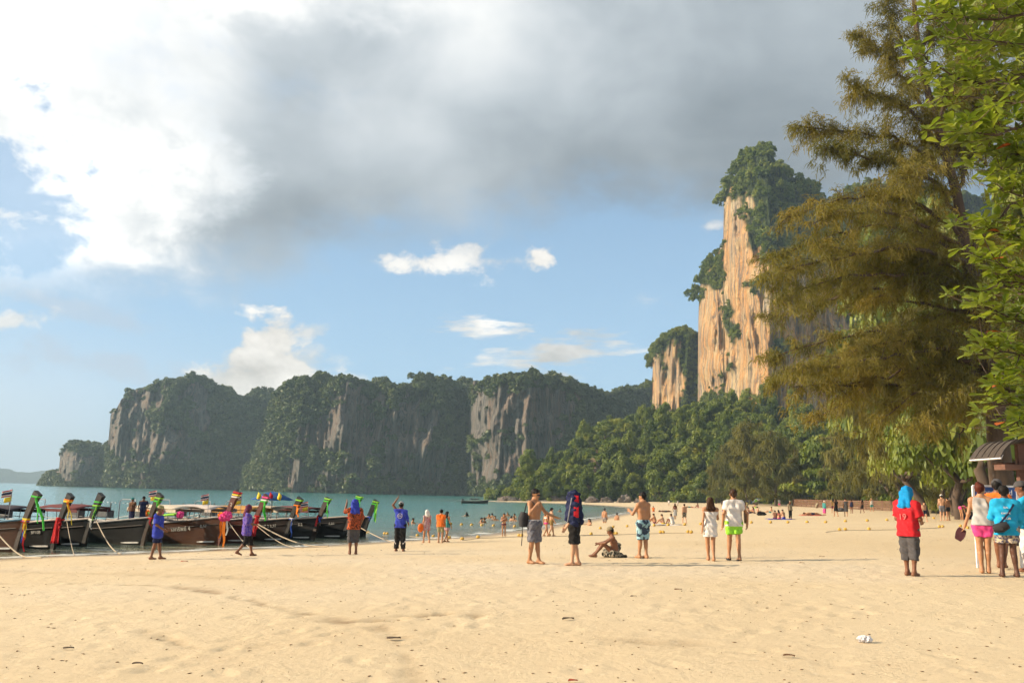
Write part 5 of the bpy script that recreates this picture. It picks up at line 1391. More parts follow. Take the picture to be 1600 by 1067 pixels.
# ================================================================ people
def surface_nets(V, org, h):
    ins = V < 0
    nx, ny, nz = V.shape
    c = ins[:-1, :-1, :-1].astype(np.int8)
    tot = np.zeros((nx - 1, ny - 1, nz - 1), np.int8)
    offs = [(i, j, k) for i in (0, 1) for j in (0, 1) for k in (0, 1)]
    for i, j, k in offs: tot += ins[i:nx - 1 + i, j:ny - 1 + j, k:nz - 1 + k]
    act = (tot > 0) & (tot < 8)
    ci = np.argwhere(act)
    if len(ci) == 0: return np.zeros((0, 3)), np.zeros((0, 4), int)
    idx = np.full(act.shape, -1, np.int64); idx[act] = np.arange(len(ci))
    acc = np.zeros((len(ci), 3)); cnt = np.zeros(len(ci))
    cv = {o: V[ci[:, 0] + o[0], ci[:, 1] + o[1], ci[:, 2] + o[2]] for o in offs}
    for a in offs:
        for ax in range(3):
            if a[ax] == 1: continue
            b_ = list(a); b_[ax] = 1; b_ = tuple(b_)
            va, vb = cv[a], cv[b_]; m = (va < 0) != (vb < 0)
            t = np.where(m, va / np.where(m, va - vb, 1), 0)
            p = np.array(a, float)[None, :].repeat(len(ci), 0); p[:, ax] += t
            acc += p * m[:, None]; cnt += m
    P = org + (ci + acc / cnt[:, None]) * h
    F = []
    for ax in range(3):
        sl0 = [slice(None)] * 3; sl1 = [slice(None)] * 3; sl0[ax] = slice(0, -1); sl1[ax] = slice(1, None)
        s0, s1 = ins[tuple(sl0)], ins[tuple(sl1)]
        e = np.argwhere(s0 != s1)
        u, v = [(1, 2), (2, 0), (0, 1)][ax]
        e = e[(e[:, u] > 0) & (e[:, v] > 0) & (e[:, u] < V.shape[u] - 1) & (e[:, v] < V.shape[v] - 1)]
        if len(e) == 0: continue
        q = []
        for du, dv in ((-1, -1), (0, -1), (0, 0), (-1, 0)):
            cc = e.copy(); cc[:, u] += du; cc[:, v] += dv
            q.append(idx[cc[:, 0], cc[:, 1], cc[:, 2]])
        q = np.stack(q, 1); flip = ~s0[e[:, 0], e[:, 1], e[:, 2]]
        q[flip] = q[flip][:, ::-1]
        F.append(q)
    F = np.vstack(F); F = F[(F >= 0).all(1)]
    return P, F

class SDF:
    def __init__(s): s.p = []; s.cuts = []; s.fold = None
    def cap(s, a, b_, ra, rb, k=0.03, flat=False):
        s.p.append((np.array(a, float), np.array(b_, float), ra, rb, k, flat)); return s
    def cut(s, p, n):      # keep the side opposite to n
        s.cuts.append((np.array(p, float), np.array(n, float) / np.linalg.norm(n))); return s
    def mesh(s, h, name, noise=0.0, nscale=14.0):
        lo = np.min([np.minimum(a - ra, b_ - rb) for a, b_, ra, rb, k, f in s.p], 0) - 3 * h - 0.01
        hi = np.max([np.maximum(a + ra, b_ + rb) for a, b_, ra, rb, k, f in s.p], 0) + 3 * h + 0.01
        n = np.ceil((hi - lo) / h).astype(int) + 1
        ax = [lo[i] + np.arange(n[i]) * h for i in range(3)]
        V = np.full(tuple(n), 0.5, np.float32)
        for a, b_, ra, rb, k, flat in s.p:
            m = max(ra, rb) + k + 2 * h
            l2 = np.minimum(a, b_) - m; h2 = np.maximum(a, b_) + m
            i0 = np.clip(np.floor((l2 - lo) / h).astype(int), 0, n - 1); i1 = np.clip(np.ceil((h2 - lo) / h).astype(int) + 1, 1, n)
            X = ax[0][i0[0]:i1[0], None, None]; Y = ax[1][None, i0[1]:i1[1], None]; Z = ax[2][None, None, i0[2]:i1[2]]
            d = b_ - a; L2 = float(d @ d) + 1e-12
            t = ((X - a[0]) * d[0] + (Y - a[1]) * d[1] + (Z - a[2]) * d[2]) / L2
            tc = np.clip(t, 0, 1)
            q = np.sqrt((X - a[0] - tc * d[0]) ** 2 + (Y - a[1] - tc * d[1]) ** 2 + (Z - a[2] - tc * d[2]) ** 2) - (ra + (rb - ra) * tc)
            if flat: q = np.maximum(q, (t - 1) * math.sqrt(L2))
            v = V[i0[0]:i1[0], i0[1]:i1[1], i0[2]:i1[2]]
            hh = np.maximum(k - np.abs(v - q), 0) / k
            V[i0[0]:i1[0], i0[1]:i1[1], i0[2]:i1[2]] = np.minimum(v, q) - hh * hh * k * 0.25
        X, Y, Z = np.meshgrid(*ax, indexing='ij', sparse=True)
        if noise > 0:
            V = V + (noise * (np.sin(X * nscale * 2.1 + Z * nscale) * np.sin(Y * nscale * 1.7 - Z * nscale * 0.8) + 0.6 * np.sin(Z * nscale * 2.3 + X * nscale * 1.3 + Y * 9))).astype(np.float32)
        for p, nn in s.cuts:
            V = np.maximum(V, ((X - p[0]) * nn[0] + (Y - p[1]) * nn[1] + (Z - p[2]) * nn[2]).astype(np.float32))
        P, F = surface_nets(V, lo, h)
        return mesh_np(name, P, F, True)

def skinmat(name, col):
    key = ('skin', name)
    if key in MATS: return MATS[key]
    m, b, out = newmat('skin_' + name)
    tc = b.n('ShaderNodeTexCoord').outputs['Object']
    colr = b.mix(b.lin(b.noise(tc, 6, 4), 0.3, 0.7, 0, 1), c4(tuple(c * 0.88 for c in col)), c4(tuple(c * 1.1 for c in col)))
    princ(b, out, colr, 0.5, 0.35, **{'Subsurface Weight': 0.0})
    MATS[key] = m; return m
SKIN = {n: skinmat(n, c) for n, c in dict(fair=(0.52, 0.29, 0.18), tan=(0.42, 0.21, 0.11), brown=(0.20, 0.085, 0.045), dark=(0.10, 0.045, 0.03)).items()}
HAIR = {n: cloth('hair_' + n, c, 0.6) for n, c in dict(black=(0.012, 0.010, 0.010), brown=(0.045, 0.020, 0.010), red=(0.09, 0.02, 0.01), blond=(0.30, 0.19, 0.08)).items()}

def V3(*a): return np.array(a, float)
BASE = dict(pel=V3(0, 0, 0.96), chest=V3(0, 0, 1.27), neck=V3(0, -0.01, 1.475), head=V3(0, 0.02, 1.625),
            sl=V3(-0.175, -0.01, 1.415), sr=V3(0.175, -0.01, 1.415), el=V3(-0.225, -0.03, 1.12), er=V3(0.225, -0.03, 1.12), wl=V3(-0.235, 0.05, 0.875), wr=V3(0.235, 0.05, 0.875),
            hl=V3(-0.088, 0, 0.91), hr=V3(0.088, 0, 0.91), kl=V3(-0.095, 0.02, 0.50), kr=V3(0.095, 0.02, 0.50), al=V3(-0.10, -0.02, 0.085), ar=V3(0.10, -0.02, 0.085), face=V3(0, 1, 0))
WALK = dict(kl=V3(-0.09, 0.14, 0.51), al=V3(-0.09, 0.20, 0.085), kr=V3(0.09, -0.02, 0.50), ar=V3(0.09, -0.24, 0.11), el=V3(-0.22, -0.10, 1.13), wl=V3(-0.23, -0.06, 0.88), er=V3(0.22, 0.02, 1.12), wr=V3(0.23, 0.14, 0.90))
SIT = dict(pel=V3(0, 0, 0.13), chest=V3(0, 0.06, 0.46), neck=V3(0, 0.12, 0.65), head=V3(0, 0.17, 0.80), sl=V3(-0.17, 0.10, 0.60), sr=V3(0.17, 0.10, 0.60), el=V3(-0.23, 0.32, 0.46), er=V3(0.23, 0.32, 0.46), wl=V3(-0.12, 0.52, 0.42), wr=V3(0.12, 0.52, 0.42),
           hl=V3(-0.09, 0.02, 0.11), hr=V3(0.09, 0.02, 0.11), kl=V3(-0.13, 0.40, 0.42), kr=V3(0.13, 0.40, 0.42), al=V3(-0.13, 0.66, 0.085), ar=V3(0.13, 0.66, 0.085))
SITBACK = dict(SIT, chest=V3(0, -0.10, 0.42), neck=V3(0, -0.14, 0.62), head=V3(0, -0.13, 0.77), sl=V3(-0.17, -0.12, 0.56), sr=V3(0.17, -0.12, 0.56), el=V3(-0.23, -0.30, 0.33), er=V3(0.23, -0.30, 0.33), wl=V3(-0.22, -0.36, 0.06), wr=V3(0.22, -0.36, 0.06), kl=V3(-0.11, 0.43, 0.26), kr=V3(0.11, 0.45, 0.14), al=V3(-0.11, 0.80, 0.07), ar=V3(0.11, 0.86, 0.06))
LIE = dict(pel=V3(0, 0, 0.12), chest=V3(0, -0.32, 0.13), neck=V3(0, -0.52, 0.13), head=V3(0, -0.67, 0.15), sl=V3(-0.17, -0.46, 0.11), sr=V3(0.17, -0.46, 0.11), el=V3(-0.30, -0.60, 0.06), er=V3(0.30, -0.60, 0.06), wl=V3(-0.22, -0.80, 0.06), wr=V3(0.22, -0.80, 0.06),
           hl=V3(-0.09, 0.05, 0.10), hr=V3(0.09, 0.05, 0.10), kl=V3(-0.10, 0.46, 0.09), kr=V3(0.10, 0.46, 0.20), al=V3(-0.10, 0.87, 0.07), ar=V3(0.10, 0.85, 0.07), face=V3(0, 0, 1))
BEND = dict(pel=V3(0, -0.12, 0.92), chest=V3(0, 0.16, 0.98), neck=V3(0, 0.34, 0.95), head=V3(0, 0.47, 0.90), sl=V3(-0.17, 0.28, 0.94), sr=V3(0.17, 0.28, 0.94), el=V3(-0.19, 0.36, 0.66), er=V3(0.19, 0.36, 0.66), wl=V3(-0.12, 0.44, 0.40), wr=V3(0.12, 0.44, 0.40), hl=V3(-0.09, -0.12, 0.88), hr=V3(0.09, -0.12, 0.88), kl=V3(-0.10, -0.04, 0.48), kr=V3(0.10, -0.04, 0.48), face=V3(0, 0.7, -0.7))
CROUCH = dict(pel=V3(0, -0.10, 0.30), chest=V3(0, 0.08, 0.60), neck=V3(0, 0.16, 0.79), head=V3(0, 0.20, 0.94), sl=V3(-0.17, 0.12, 0.74), sr=V3(0.17, 0.12, 0.74), el=V3(-0.20, 0.30, 0.52), er=V3(0.20, 0.30, 0.52), wl=V3(-0.10, 0.46, 0.36), wr=V3(0.10, 0.46, 0.36), hl=V3(-0.09, -0.08, 0.28), hr=V3(0.09, -0.08, 0.28), kl=V3(-0.14, 0.30, 0.46), kr=V3(0.14, 0.30, 0.46), al=V3(-0.12, 0.06, 0.085), ar=V3(0.12, 0.06, 0.085))

def unit(v): return v / (np.linalg.norm(v) + 1e-9)
def lerp(a, b_, t): return a + (b_ - a) * t

class Human:
    def __init__(s, pose=None, fem=False, child=False):
        s.J = {k: v.copy() for k, v in BASE.items()}
        for k, v in (pose or {}).items(): s.J[k] = np.array(v, float)
        s.fem = fem; s.child = child
    def torso(s, S, inf=0.0, low=True, k=0.05):
        J = s.J; R = unit(J['sr'] - J['sl']); Rh = unit(J['hr'] - J['hl']); mid = lerp(J['pel'], J['chest'], 0.55)
        w = 0.082 if s.fem else 0.097; hp = 0.108 if s.fem else 0.102; ch = 0.098 if s.fem else 0.112
        for g in (-1, 1):
            S.cap(J['pel'] + Rh * g * 0.062, mid + R * g * 0.052, hp + inf, w + inf, k)
            S.cap(mid + R * g * 0.052, J['chest'] + R * g * (0.068 if s.fem else 0.082), w + inf, ch + inf, k)
            S.cap(J['chest'] + R * g * 0.06, lerp(J['sl'] if g < 0 else J['sr'], J['chest'], 0.12), ch * 0.8 + inf, 0.062 + inf, k)
        S.cap(J['sl'], J['sr'], 0.058 + inf, 0.058 + inf, k)
        S.cap(lerp(J['sl'], J['neck'], 0.3), J['neck'] + (J['head'] - J['neck']) * 0.12, 0.052 + inf, 0.055 + inf, k)
        S.cap(lerp(J['sr'], J['neck'], 0.3), J['neck'] + (J['head'] - J['neck']) * 0.12, 0.052 + inf, 0.055 + inf, k)
        if s.fem:
            up = unit(J['chest'] - J['pel']); F = np.cross(up, R)
            for g in (-1, 1): S.cap(J['chest'] + R * g * 0.07 + F * 0.075 + up * 0.0, J['chest'] + R * g * 0.07 + F * 0.085 + up * 0.01, 0.055 + inf, 0.05 + inf, 0.04)
    def arm(s, S, side, inf=0.0, t1=2.0, flat=False):
        J = s.J; a, b_, c = J['s' + side], J['e' + side], J['w' + side]; m = 0.86 if s.fem else 1.0
        e1 = lerp(a, b_, min(t1, 1.0)); S.cap(a, e1, 0.054 * m + inf, (0.054 - 0.016 * min(t1, 1)) * m + inf, 0.03, flat and t1 <= 1)
        if t1 > 1: S.cap(b_, lerp(b_, c, t1 - 1), 0.040 * m + inf, 0.027 * m + inf + 0.004, 0.03, flat)
    def leg(s, S, side, inf=0.0, t1=2.0, flat=False, flare=0.0):
        J = s.J; a, b_, c = J['h' + side], J['k' + side], J['a' + side]
        tt = min(t1, 1.0); S.cap(a, lerp(a, b_, tt), 0.088 + inf, 0.088 - 0.032 * tt + inf + flare * tt, 0.04, flat and t1 <= 1)
        if t1 > 1:
            S.cap(b_, lerp(b_, c, t1 - 1), 0.054 + inf + flare, 0.054 - 0.018 * (t1 - 1) + inf + flare, 0.03, flat)
    def hand(s, S, side):
        J = s.J; w, e = J['w' + side], J['e' + side]; d = unit(w - e); g = -1 if side == 'l' else 1
        cur = s.J.get('curl', 0.35) if not isinstance(s.J.get('curl', 0.35), np.ndarray) else 0.35
        fw = V3(0, 1, 0) - d * d[1]; fw = unit(fw) if np.linalg.norm(fw) > 0.2 else unit(np.cross(d, V3(1, 0, 0)))
        inn = unit(np.cross(d, fw)) * (-g if np.cross(d, fw)[0] * g > 0 else g) if abs(np.cross(d, fw)[0]) > 0.1 else unit(np.cross(d, fw))
        pc = w + d * 0.05
        S.cap(w, pc + fw * 0.016, 0.026, 0.022, 0.015); S.cap(w, pc - fw * 0.016, 0.026, 0.022, 0.015)
        for q, ln in ((0.030, 0.068), (0.010, 0.078), (-0.010, 0.074), (-0.029, 0.058)):
            r0 = w + d * 0.075 + fw * q; m = r0 + d * ln * 0.55 + inn * 0.012; t = m + d * ln * 0.42 + inn * ln * cur
            S.cap(r0, m, 0.0105, 0.0095, 0.006); S.cap(m, t, 0.0095, 0.008, 0.006)
        t0 = w + d * 0.025 + fw * 0.024; t1 = t0 + d * 0.03 + fw * 0.028 + inn * 0.01; S.cap(t0, t1, 0.013, 0.011, 0.008); S.cap(t1, t1 + d * 0.03 + inn * 0.01, 0.011, 0.009, 0.006)
    def headf(s, S):
        J = s.J; up = unit(J['head'] - J['neck']); F = unit(J['face'] - up * (J['face'] @ up)); R = np.cross(F, up); c = J['head']; s.hd = (c, up, F, R)
        S.cap(J['neck'] - up * 0.03, c - up * 0.04 - F * 0.015, 0.056, 0.052, 0.03)
        S.cap(c + up * 0.035 - F * 0.022, c + up * 0.035 + F * 0.012, 0.088, 0.082, 0.03)
        for g in (-1, 1): S.cap(c + up * 0.0 + F * 0.02 + R * g * 0.012, c - up * 0.085 + F * 0.052 + R * g * 0.010, 0.062, 0.036, 0.03)
        S.cap(c + up * 0.012 + F * 0.088, c - up * 0.026 + F * 0.108, 0.010, 0.015, 0.012)          # nose
        S.cap(c + up * 0.024 + F * 0.078 - R * 0.035, c + up * 0.024 + F * 0.078 + R * 0.035, 0.012, 0.012, 0.012)   # brow
        S.cap(c - up * 0.058 + F * 0.084 - R * 0.016, c - up * 0.058 + F * 0.084 + R * 0.016, 0.0105, 0.0105, 0.008)  # lips
        for g in (-1, 1): S.cap(c - up * 0.022 + R * g * 0.078 - F * 0.012, c + up * 0.012 + R * g * 0.082 - F * 0.018, 0.014, 0.018, 0.008)
    def foot(s, S, side):
        J = s.J; a = J['a' + side]; dv = J.get('f' + side, V3(0, 1, 0) if a[2] < 0.13 else V3(0, 0.8, -0.35)); dv = unit(dv)
        lat = np.cross(dv, V3(0, 0, 1)); heel = a + V3(0, 0, -0.040) - dv * 0.035
        S.cap(a, heel, 0.036, 0.040, 0.03); ball = heel + dv * 0.165 + V3(0, 0, -0.012 if a[2] < 0.13 else 0)
        S.cap(heel, ball + lat * 0.018, 0.036, 0.028, 0.02); S.cap(heel, ball - lat * 0.018, 0.036, 0.026, 0.02); S.cap(ball, ball + dv * 0.045, 0.026, 0.019, 0.02)
        S.cap(a + V3(0, 0, 0.02), heel + dv * 0.11, 0.034, 0.024, 0.03)
    def body(s):
        S = SDF(); s.torso(S)
        for q in 'lr':
            s.arm(S, q); s.leg(S, q)
            J = s.J; b_, c = J['k' + q], J['a' + q]; kb = lerp(b_, c, 0.3); back = unit(np.cross(unit(c - b_), unit(np.cross(V3(0, 1, 0), c - b_)))) if np.linalg.norm(np.cross(V3(0, 1, 0), c - b_)) > 0.05 else V3(0, -1, 0)
            if back[1] > 0: back = -back
            S.cap(lerp(b_, c, 0.12), lerp(b_, c, 0.5) , 0.05, 0.042, 0.03); S.cap(kb + back * 0.018, lerp(b_, c, 0.45) + back * 0.012, 0.042, 0.034, 0.03)
            s.hand(S, q); s.foot(S, q)
        s.headf(S); return S

def build_person(label, loc, height, heading, pose=None, fem=False, skin='tan', wear=(), hair=('short', 'black'), vox=0.0115, cat='person', group=None, extra=None, native=1.75, eyes=True):
    """loc: point on the ground; heading in degrees, 0 looks away from the camera, 90 to the right"""
    H = Human(pose, fem); root = empty('person', loc, -math.radians(heading)); s = height / native
    root.scale = (s, s, s); tag(root, label, cat, group)
    J = H.J; S = H.body(); vx = vox
    obj('body', S.mesh(vx, 'body'), SKIN[skin], root)
    c, up, F, R = H.hd
    if eyes:
        for g in (-1, 1):
            mb = MB(); p = c + up * 0.002 + F * 0.082 + R * g * 0.031; mb.ell(p, (0.014, 0.010, 0.009), 8, 6); mb.build('eye', HAIR['black'], root)
    kind, hc = hair
    if kind != 'none':
        S = SDF()
        S.cap(c + up * 0.048 - F * 0.030, c + up * 0.055 + F * 0.012, 0.092, 0.084, 0.03); S.cap(c + up * 0.0 - F * 0.052, c - up * 0.05 - F * 0.048, 0.062, 0.045, 0.03)
        for g in (-1, 1): S.cap(c + up * 0.03 + R * g * 0.055 - F * 0.02, c - up * 0.01 + R * g * 0.062 - F * 0.03, 0.04, 0.03, 0.02)
        S.cut(c + up * 0.03 + F * 0.068, F * 1.0 - up * 0.55)
        if kind == 'long':
            dn = unit(J['pel'] - J['neck'])
            for g in (-1, 0, 1):
                a = c - up * 0.02 - F * 0.06 + R * g * 0.045; m = J['neck'] + dn * 0.06 - F * 0.085 + R * g * 0.075; e = J['neck'] + dn * (0.36 if g == 0 else 0.30) - F * 0.105 + R * g * 0.06
                S.cap(a, m, 0.052, 0.058, 0.03); S.cap(m, e, 0.058, 0.03, 0.03)
        elif kind == 'shoulder':
            for g in (-1, 0, 1): S.cap(c - F * 0.06 + R * g * 0.05, c - up * 0.20 - F * 0.065 + R * g * 0.055, 0.05, 0.04, 0.03)
        elif kind == 'bun': S.cap(c + up * 0.10 - F * 0.075, c + up * 0.11 - F * 0.085, 0.045, 0.042, 0.02)
        obj('hair', S.mesh(vx, 'hair', 0.003, 30), HAIR[hc], root)
    for w in wear:
        kind, mat = w[0], w[1]; o = w[2] if len(w) > 2 else {}
        S = SDF(); nz = 0.004
        if kind in ('tee', 'longsleeve', 'tank'):
            inf = o.get('inf', 0.016); H.torso(S, inf)
            hem = o.get('hem', 0.84)
            ax = unit(J['pel'] - J['chest']); Rh = unit(J['hr'] - J['hl'])
            for g in (-1, 1): S.cap(J['pel'] + Rh * g * 0.062 - ax * 0.06, J['pel'] + Rh * g * 0.070 + ax * 0.16, min(0.146, 0.124 + inf), min(0.158, 0.134 + inf + o.get('loose', 0.008)), 0.05)
            for g in 'lr':
                if kind == 'tee': H.arm(S, g, inf + 0.010, o.get('sleeve', 0.62), True)
                elif kind == 'longsleeve': H.arm(S, g, inf, o.get('sleeve', 1.92), True)
            S.cut(lerp(J['chest'], J['pel'], 1.0) + ax * (0.96 - hem) , ax)
            nk = J['neck'] + unit(J['head'] - J['neck']) * (-0.005 if kind != 'tank' else -0.04); S.cut(nk, unit(J['head'] - J['neck']) + F * 0.35)
            if kind == 'tank': 
                for g in (-1, 1): S.cut(J['sl' if g < 0 else 'sr'] - R * g * 0.05, R * g + up * 0.22)
            name = 'shirt' if kind != 'tank' else 'tank_top'; nz = 0.005
        elif kind in ('shorts', 'pants', 'trunks'):
            inf = o.get('inf', 0.018); t1 = {'shorts': 0.86, 'trunks': 0.55, 'pants': 1.92}[kind]; t1 = o.get('len', t1)
            Rh = unit(J['hr'] - J['hl']); ax = unit(J['chest'] - J['pel'])
            for g in (-1, 1): S.cap(J['pel'] + Rh * g * 0.06 - ax * 0.02, J['pel'] + Rh * g * 0.06 + ax * 0.1, 0.104 + inf, 0.10 + inf, 0.05)
            S.cap(J['hl'], J['hr'], 0.098 + inf, 0.098 + inf, 0.04)
            for g in 'lr': H.leg(S, g, inf, t1, True, o.get('flare', 0.012))
            S.cut(J['pel'] + ax * o.get('waist', 0.06), ax); name = {'shorts': 'shorts', 'trunks': 'swim_trunks', 'pants': 'trousers'}[kind]; nz = 0.006
        elif kind == 'bikini_bottom':
            S.cap(J['hl'], J['hr'], 0.10, 0.10, 0.04); Rh = unit(J['hr'] - J['hl'])
            for g in (-1, 1): S.cap(J['pel'] + Rh * g * 0.058, J['pel'] + Rh * g * 0.06 - V3(0, 0, 0.03), 0.112, 0.112, 0.04)
            ax = unit(J['chest'] - J['pel']); S.cut(J['pel'] + ax * 0.01, ax); S.cut(J['pel'] - ax * 0.11, -ax); name = 'bikini_bottom'; nz = 0
        elif kind == 'bikini_top':
            ax = unit(J['chest'] - J['pel'])
            H.torso(S, 0.007); S.cut(J['chest'] + ax * 0.045, ax); S.cut(J['chest'] - ax * 0.045, -ax); name = 'bikini_top'; nz = 0
        elif kind in ('dress', 'skirt'):
            inf = 0.014; ax = unit(J['pel'] - J['chest']); hem = o.get('hem', 0.40); fl = o.get('flare', 0.05)
            if kind == 'dress': H.torso(S, inf)
            a = J['pel'] - ax * 0.02; b_ = a + V3(0, 0, -hem)
            for g in (-1, 1): S.cap(a + R * g * 0.05, b_ + R * g * 0.065, 0.125, 0.105 + fl, 0.05)
            S.cut(b_ + V3(0, 0, 0.01), V3(0, 0, -1))
            if kind == 'dress': S.cut(lerp(J['chest'], J['neck'], o.get('neck', 0.55)), unit(J['head'] - J['neck']))
            else: S.cut(a + V3(0, 0, 0.09), V3(0, 0, 1))
            name = kind; nz = 0.006
        elif kind == 'cap':
            S.cap(c + up * 0.060 - F * 0.016, c + up * 0.062 + F * 0.018, 0.100, 0.094, 0.02); S.cut(c + up * 0.036, -up)
            b0 = c + up * 0.042 + F * 0.085
            if o.get('back'): b0 = c + up * 0.042 - F * 0.085
            dirn = F if not o.get('back') else -F
            for g in (-1, 0, 1): S.cap(b0 + R * g * 0.04, b0 + R * g * 0.035 + dirn * 0.075 - up * 0.015, 0.013, 0.012, 0.02)
            name = 'cap'; nz = 0
        elif kind == 'headscarf':
            S.cap(c + up * 0.050 - F * 0.026, c + up * 0.045 + F * 0.020, 0.108, 0.100, 0.03); ln = o.get('len', 0.22)
            for g in (-1, 0, 1): S.cap(c - F * 0.04 + R * g * 0.055, c - up * ln - F * (0.07 + 0.02 * (g == 0)) + R * g * o.get('spread', 0.07), 0.075, 0.06, 0.03)
            if not o.get('full'): S.cut(c + F * 0.075, F - up * 0.15)
            name = 'headscarf'; nz = 0.008
        elif kind == 'custom':
            o['fn'](S, H); name = o['name']; nz = o.get('noise', 0.006)
        for ct in o.get('cuts', ()): S.cut(*ct)
        obj(name, S.mesh(o.get('vox', vx), name, nz * 1.5 if vx < 0.02 else 0, o.get('ns', 19.0)), mat, root)
    if extra: extra(root, H)
    return root

C_ = cloth
CLO = dict(blue=C_('royal_blue_cotton', (0.04, 0.06, 0.40)), navy=C_('navy_cotton', (0.02, 0.025, 0.07)), black=C_('black_cotton', (0.018, 0.017, 0.018)), white=C_('white_cotton', (0.72, 0.68, 0.66)), grey=C_('grey_cotton', (0.30, 0.30, 0.31)),
           dgrey=C_('dark_grey_cotton', (0.085, 0.08, 0.085)), lime=C_('lime_nylon', (0.30, 0.68, 0.06)), red=C_('red_cotton', (0.50, 0.02, 0.03)), aqua=C_('aqua_scarf', (0.01, 0.24, 0.55)), pink=C_('pink_jersey', (0.72, 0.07, 0.26)), tank=C_('heather_grey_jersey', (0.45, 0.43, 0.43)),
           sky=C_('bright_blue_polyester', (0.02, 0.36, 0.66)), floral=C_('floral_print', (0.50, 0.42, 0.30), 0.85, (0.10, 0.09, 0.16), 26), plaid=C_('orange_batik', (0.50, 0.10, 0.03), 0.85, (0.03, 0.02, 0.02), 34), maroon=C_('maroon_print', (0.20, 0.03, 0.05), 0.85, (0.05, 0.03, 0.08), 40),
           purple=C_('violet_blue_cotton', (0.07, 0.05, 0.36), 0.85, (0.16, 0.10, 0.30), 22), green=C_('green_wrap', (0.05, 0.45, 0.14), 0.85, (0.55, 0.65, 0.55), 20), paleblue=C_('pale_blue_print', (0.30, 0.50, 0.58), 0.85, (0.04, 0.06, 0.10), 7, (0.50, 0.56)), camo=C_('camouflage_cloth', (0.05, 0.05, 0.04), 0.85, (0.32, 0.28, 0.22), 13),
           board=C_('heathered_slate', (0.12, 0.12, 0.15), 0.85, (0.20, 0.20, 0.23), 40), teal=C_('teal_cotton', (0.05, 0.25, 0.25)), orange=C_('orange_cotton', (0.75, 0.17, 0.03)), ochre=C_('ochre_print', (0.42, 0.22, 0.07), 0.85, (0.15, 0.14, 0.06), 26), olive=C_('olive_print', (0.22, 0.22, 0.10), 0.85, (0.4, 0.35, 0.2), 24),
           lilac=C_('pale_floral_cotton', (0.52, 0.45, 0.48), 0.85, (0.45, 0.18, 0.22), 24), khaki=C_('khaki_cotton', (0.30, 0.25, 0.16)), violet=C_('violet_cotton', (0.18, 0.06, 0.25)), yellow=C_('yellow_cotton', (0.70, 0.50, 0.06)), brownc=C_('brown_cotton', (0.14, 0.07, 0.04)))
LEATHER = paint('brown_board', (0.16, 0.075, 0.035), 0.6, 0.25)
BAGM = paint('black_nylon', (0.025, 0.025, 0.03), 0.7, 0.2)

def pxheight(px, foot, top):
    p = ground_hit(px, foot); p[2] = float(sand_z(p[0], p[1])[0]); return p, (foot - top) * p[1] / FPX

def P(label, px, foot, top, heading, **kw):
    p, h = pxheight(px, foot, top); nat = kw.pop('span', 1.75)
    kw.setdefault('native', nat)
    return build_person(label, p, h, heading, **kw)

def emblem(root, H):
    m = MB(); rows = []
    for r0, y in ((0.088, 0), (0.076, 0)):
        rows.append([(r0 * math.cos(a), -0.150 + 0.02 * abs(math.cos(a)) * 0, 1.26 + r0 * math.sin(a)) for a in np.linspace(0, 2 * PI, 28, endpoint=False)])
    for g, q in ((-1, 'l'), (1, 'r')):
        a = H.J['a' + q]; mm = MB(); mm.tube([(a[0] - 0.075, a[1] - 0.03, 0.33 + 0.05 * (g < 0)), (a[0], a[1] - 0.078, 0.27), (a[0] + 0.075, a[1] - 0.03, 0.33 + 0.05 * (g > 0))], 0.016, 6); mm.build('white_stripe', CLO['white'], root)
    m.grid(rows, closed=True); o = m.build('emblem', CLO['white'], root); so = o.modifiers.new('thickness', 'SOLIDIFY'); so.thickness = 0.012
    M = Matrix.Rotation(PI / 2, 4, 'X'); M.translation = Vector((0, -0.158, 1.26)); textobj('SEA', 0.075, CLO['white'], root, M, 0.004, 'emblem_lettering')

# ---- boatmen and vendors along the water
P('person in a long royal blue tee facing right beside the boats', 243, 874, 794, 88, pose=dict(kl=V3(-0.09, 0.05, 0.5), al=V3(-0.10, 0.12, 0.085), kr=V3(0.09, -0.03, 0.5), ar=V3(0.10, -0.12, 0.085), el=V3(-0.21, 0.02, 1.13), wl=V3(-0.19, 0.24, 1.0), er=V3(0.23, 0.02, 1.13), wr=V3(0.2, 0.26, 0.98)),
  skin='brown', wear=(('tee', CLO['blue'], dict(hem=0.68, inf=0.03, sleeve=0.9)), ('shorts', CLO['navy'], dict(len=0.9)), ('cap', CLO['olive'])))
def wrap2(S, H):
    for g in (-1, 1): S.cap(V3(g * 0.07, 0.02, 0.99), V3(g * 0.06 - 0.05, 0.0, 0.80), 0.135, 0.15, 0.05)
    S.cut(V3(0, 0, 0.99), V3(0.5, 0, 1)); S.cut(V3(0, 0, 0.78), V3(-0.6, 0, -1))
P('walking person with maroon headscarf and green cloth round the waist', 383, 869, 793, 62, pose=dict(WALK, kl=V3(-0.09, 0.16, 0.52), al=V3(-0.09, 0.24, 0.085), ar=V3(0.09, -0.30, 0.16), er=V3(0.2, -0.02, 1.14), wr=V3(0.10, 0.20, 1.08), el=V3(-0.2, 0.0, 1.14), wl=V3(-0.05, 0.22, 1.10)), skin='brown',
  wear=(('tee', CLO['purple'], dict(hem=0.70, inf=0.035, sleeve=1.2)), ('pants', CLO['black'], dict(len=1.35)), ('headscarf', CLO['maroon'], dict(len=0.24)), ('custom', CLO['green'], dict(fn=wrap2, name='waist_cloth'))), hair=('none', ''))
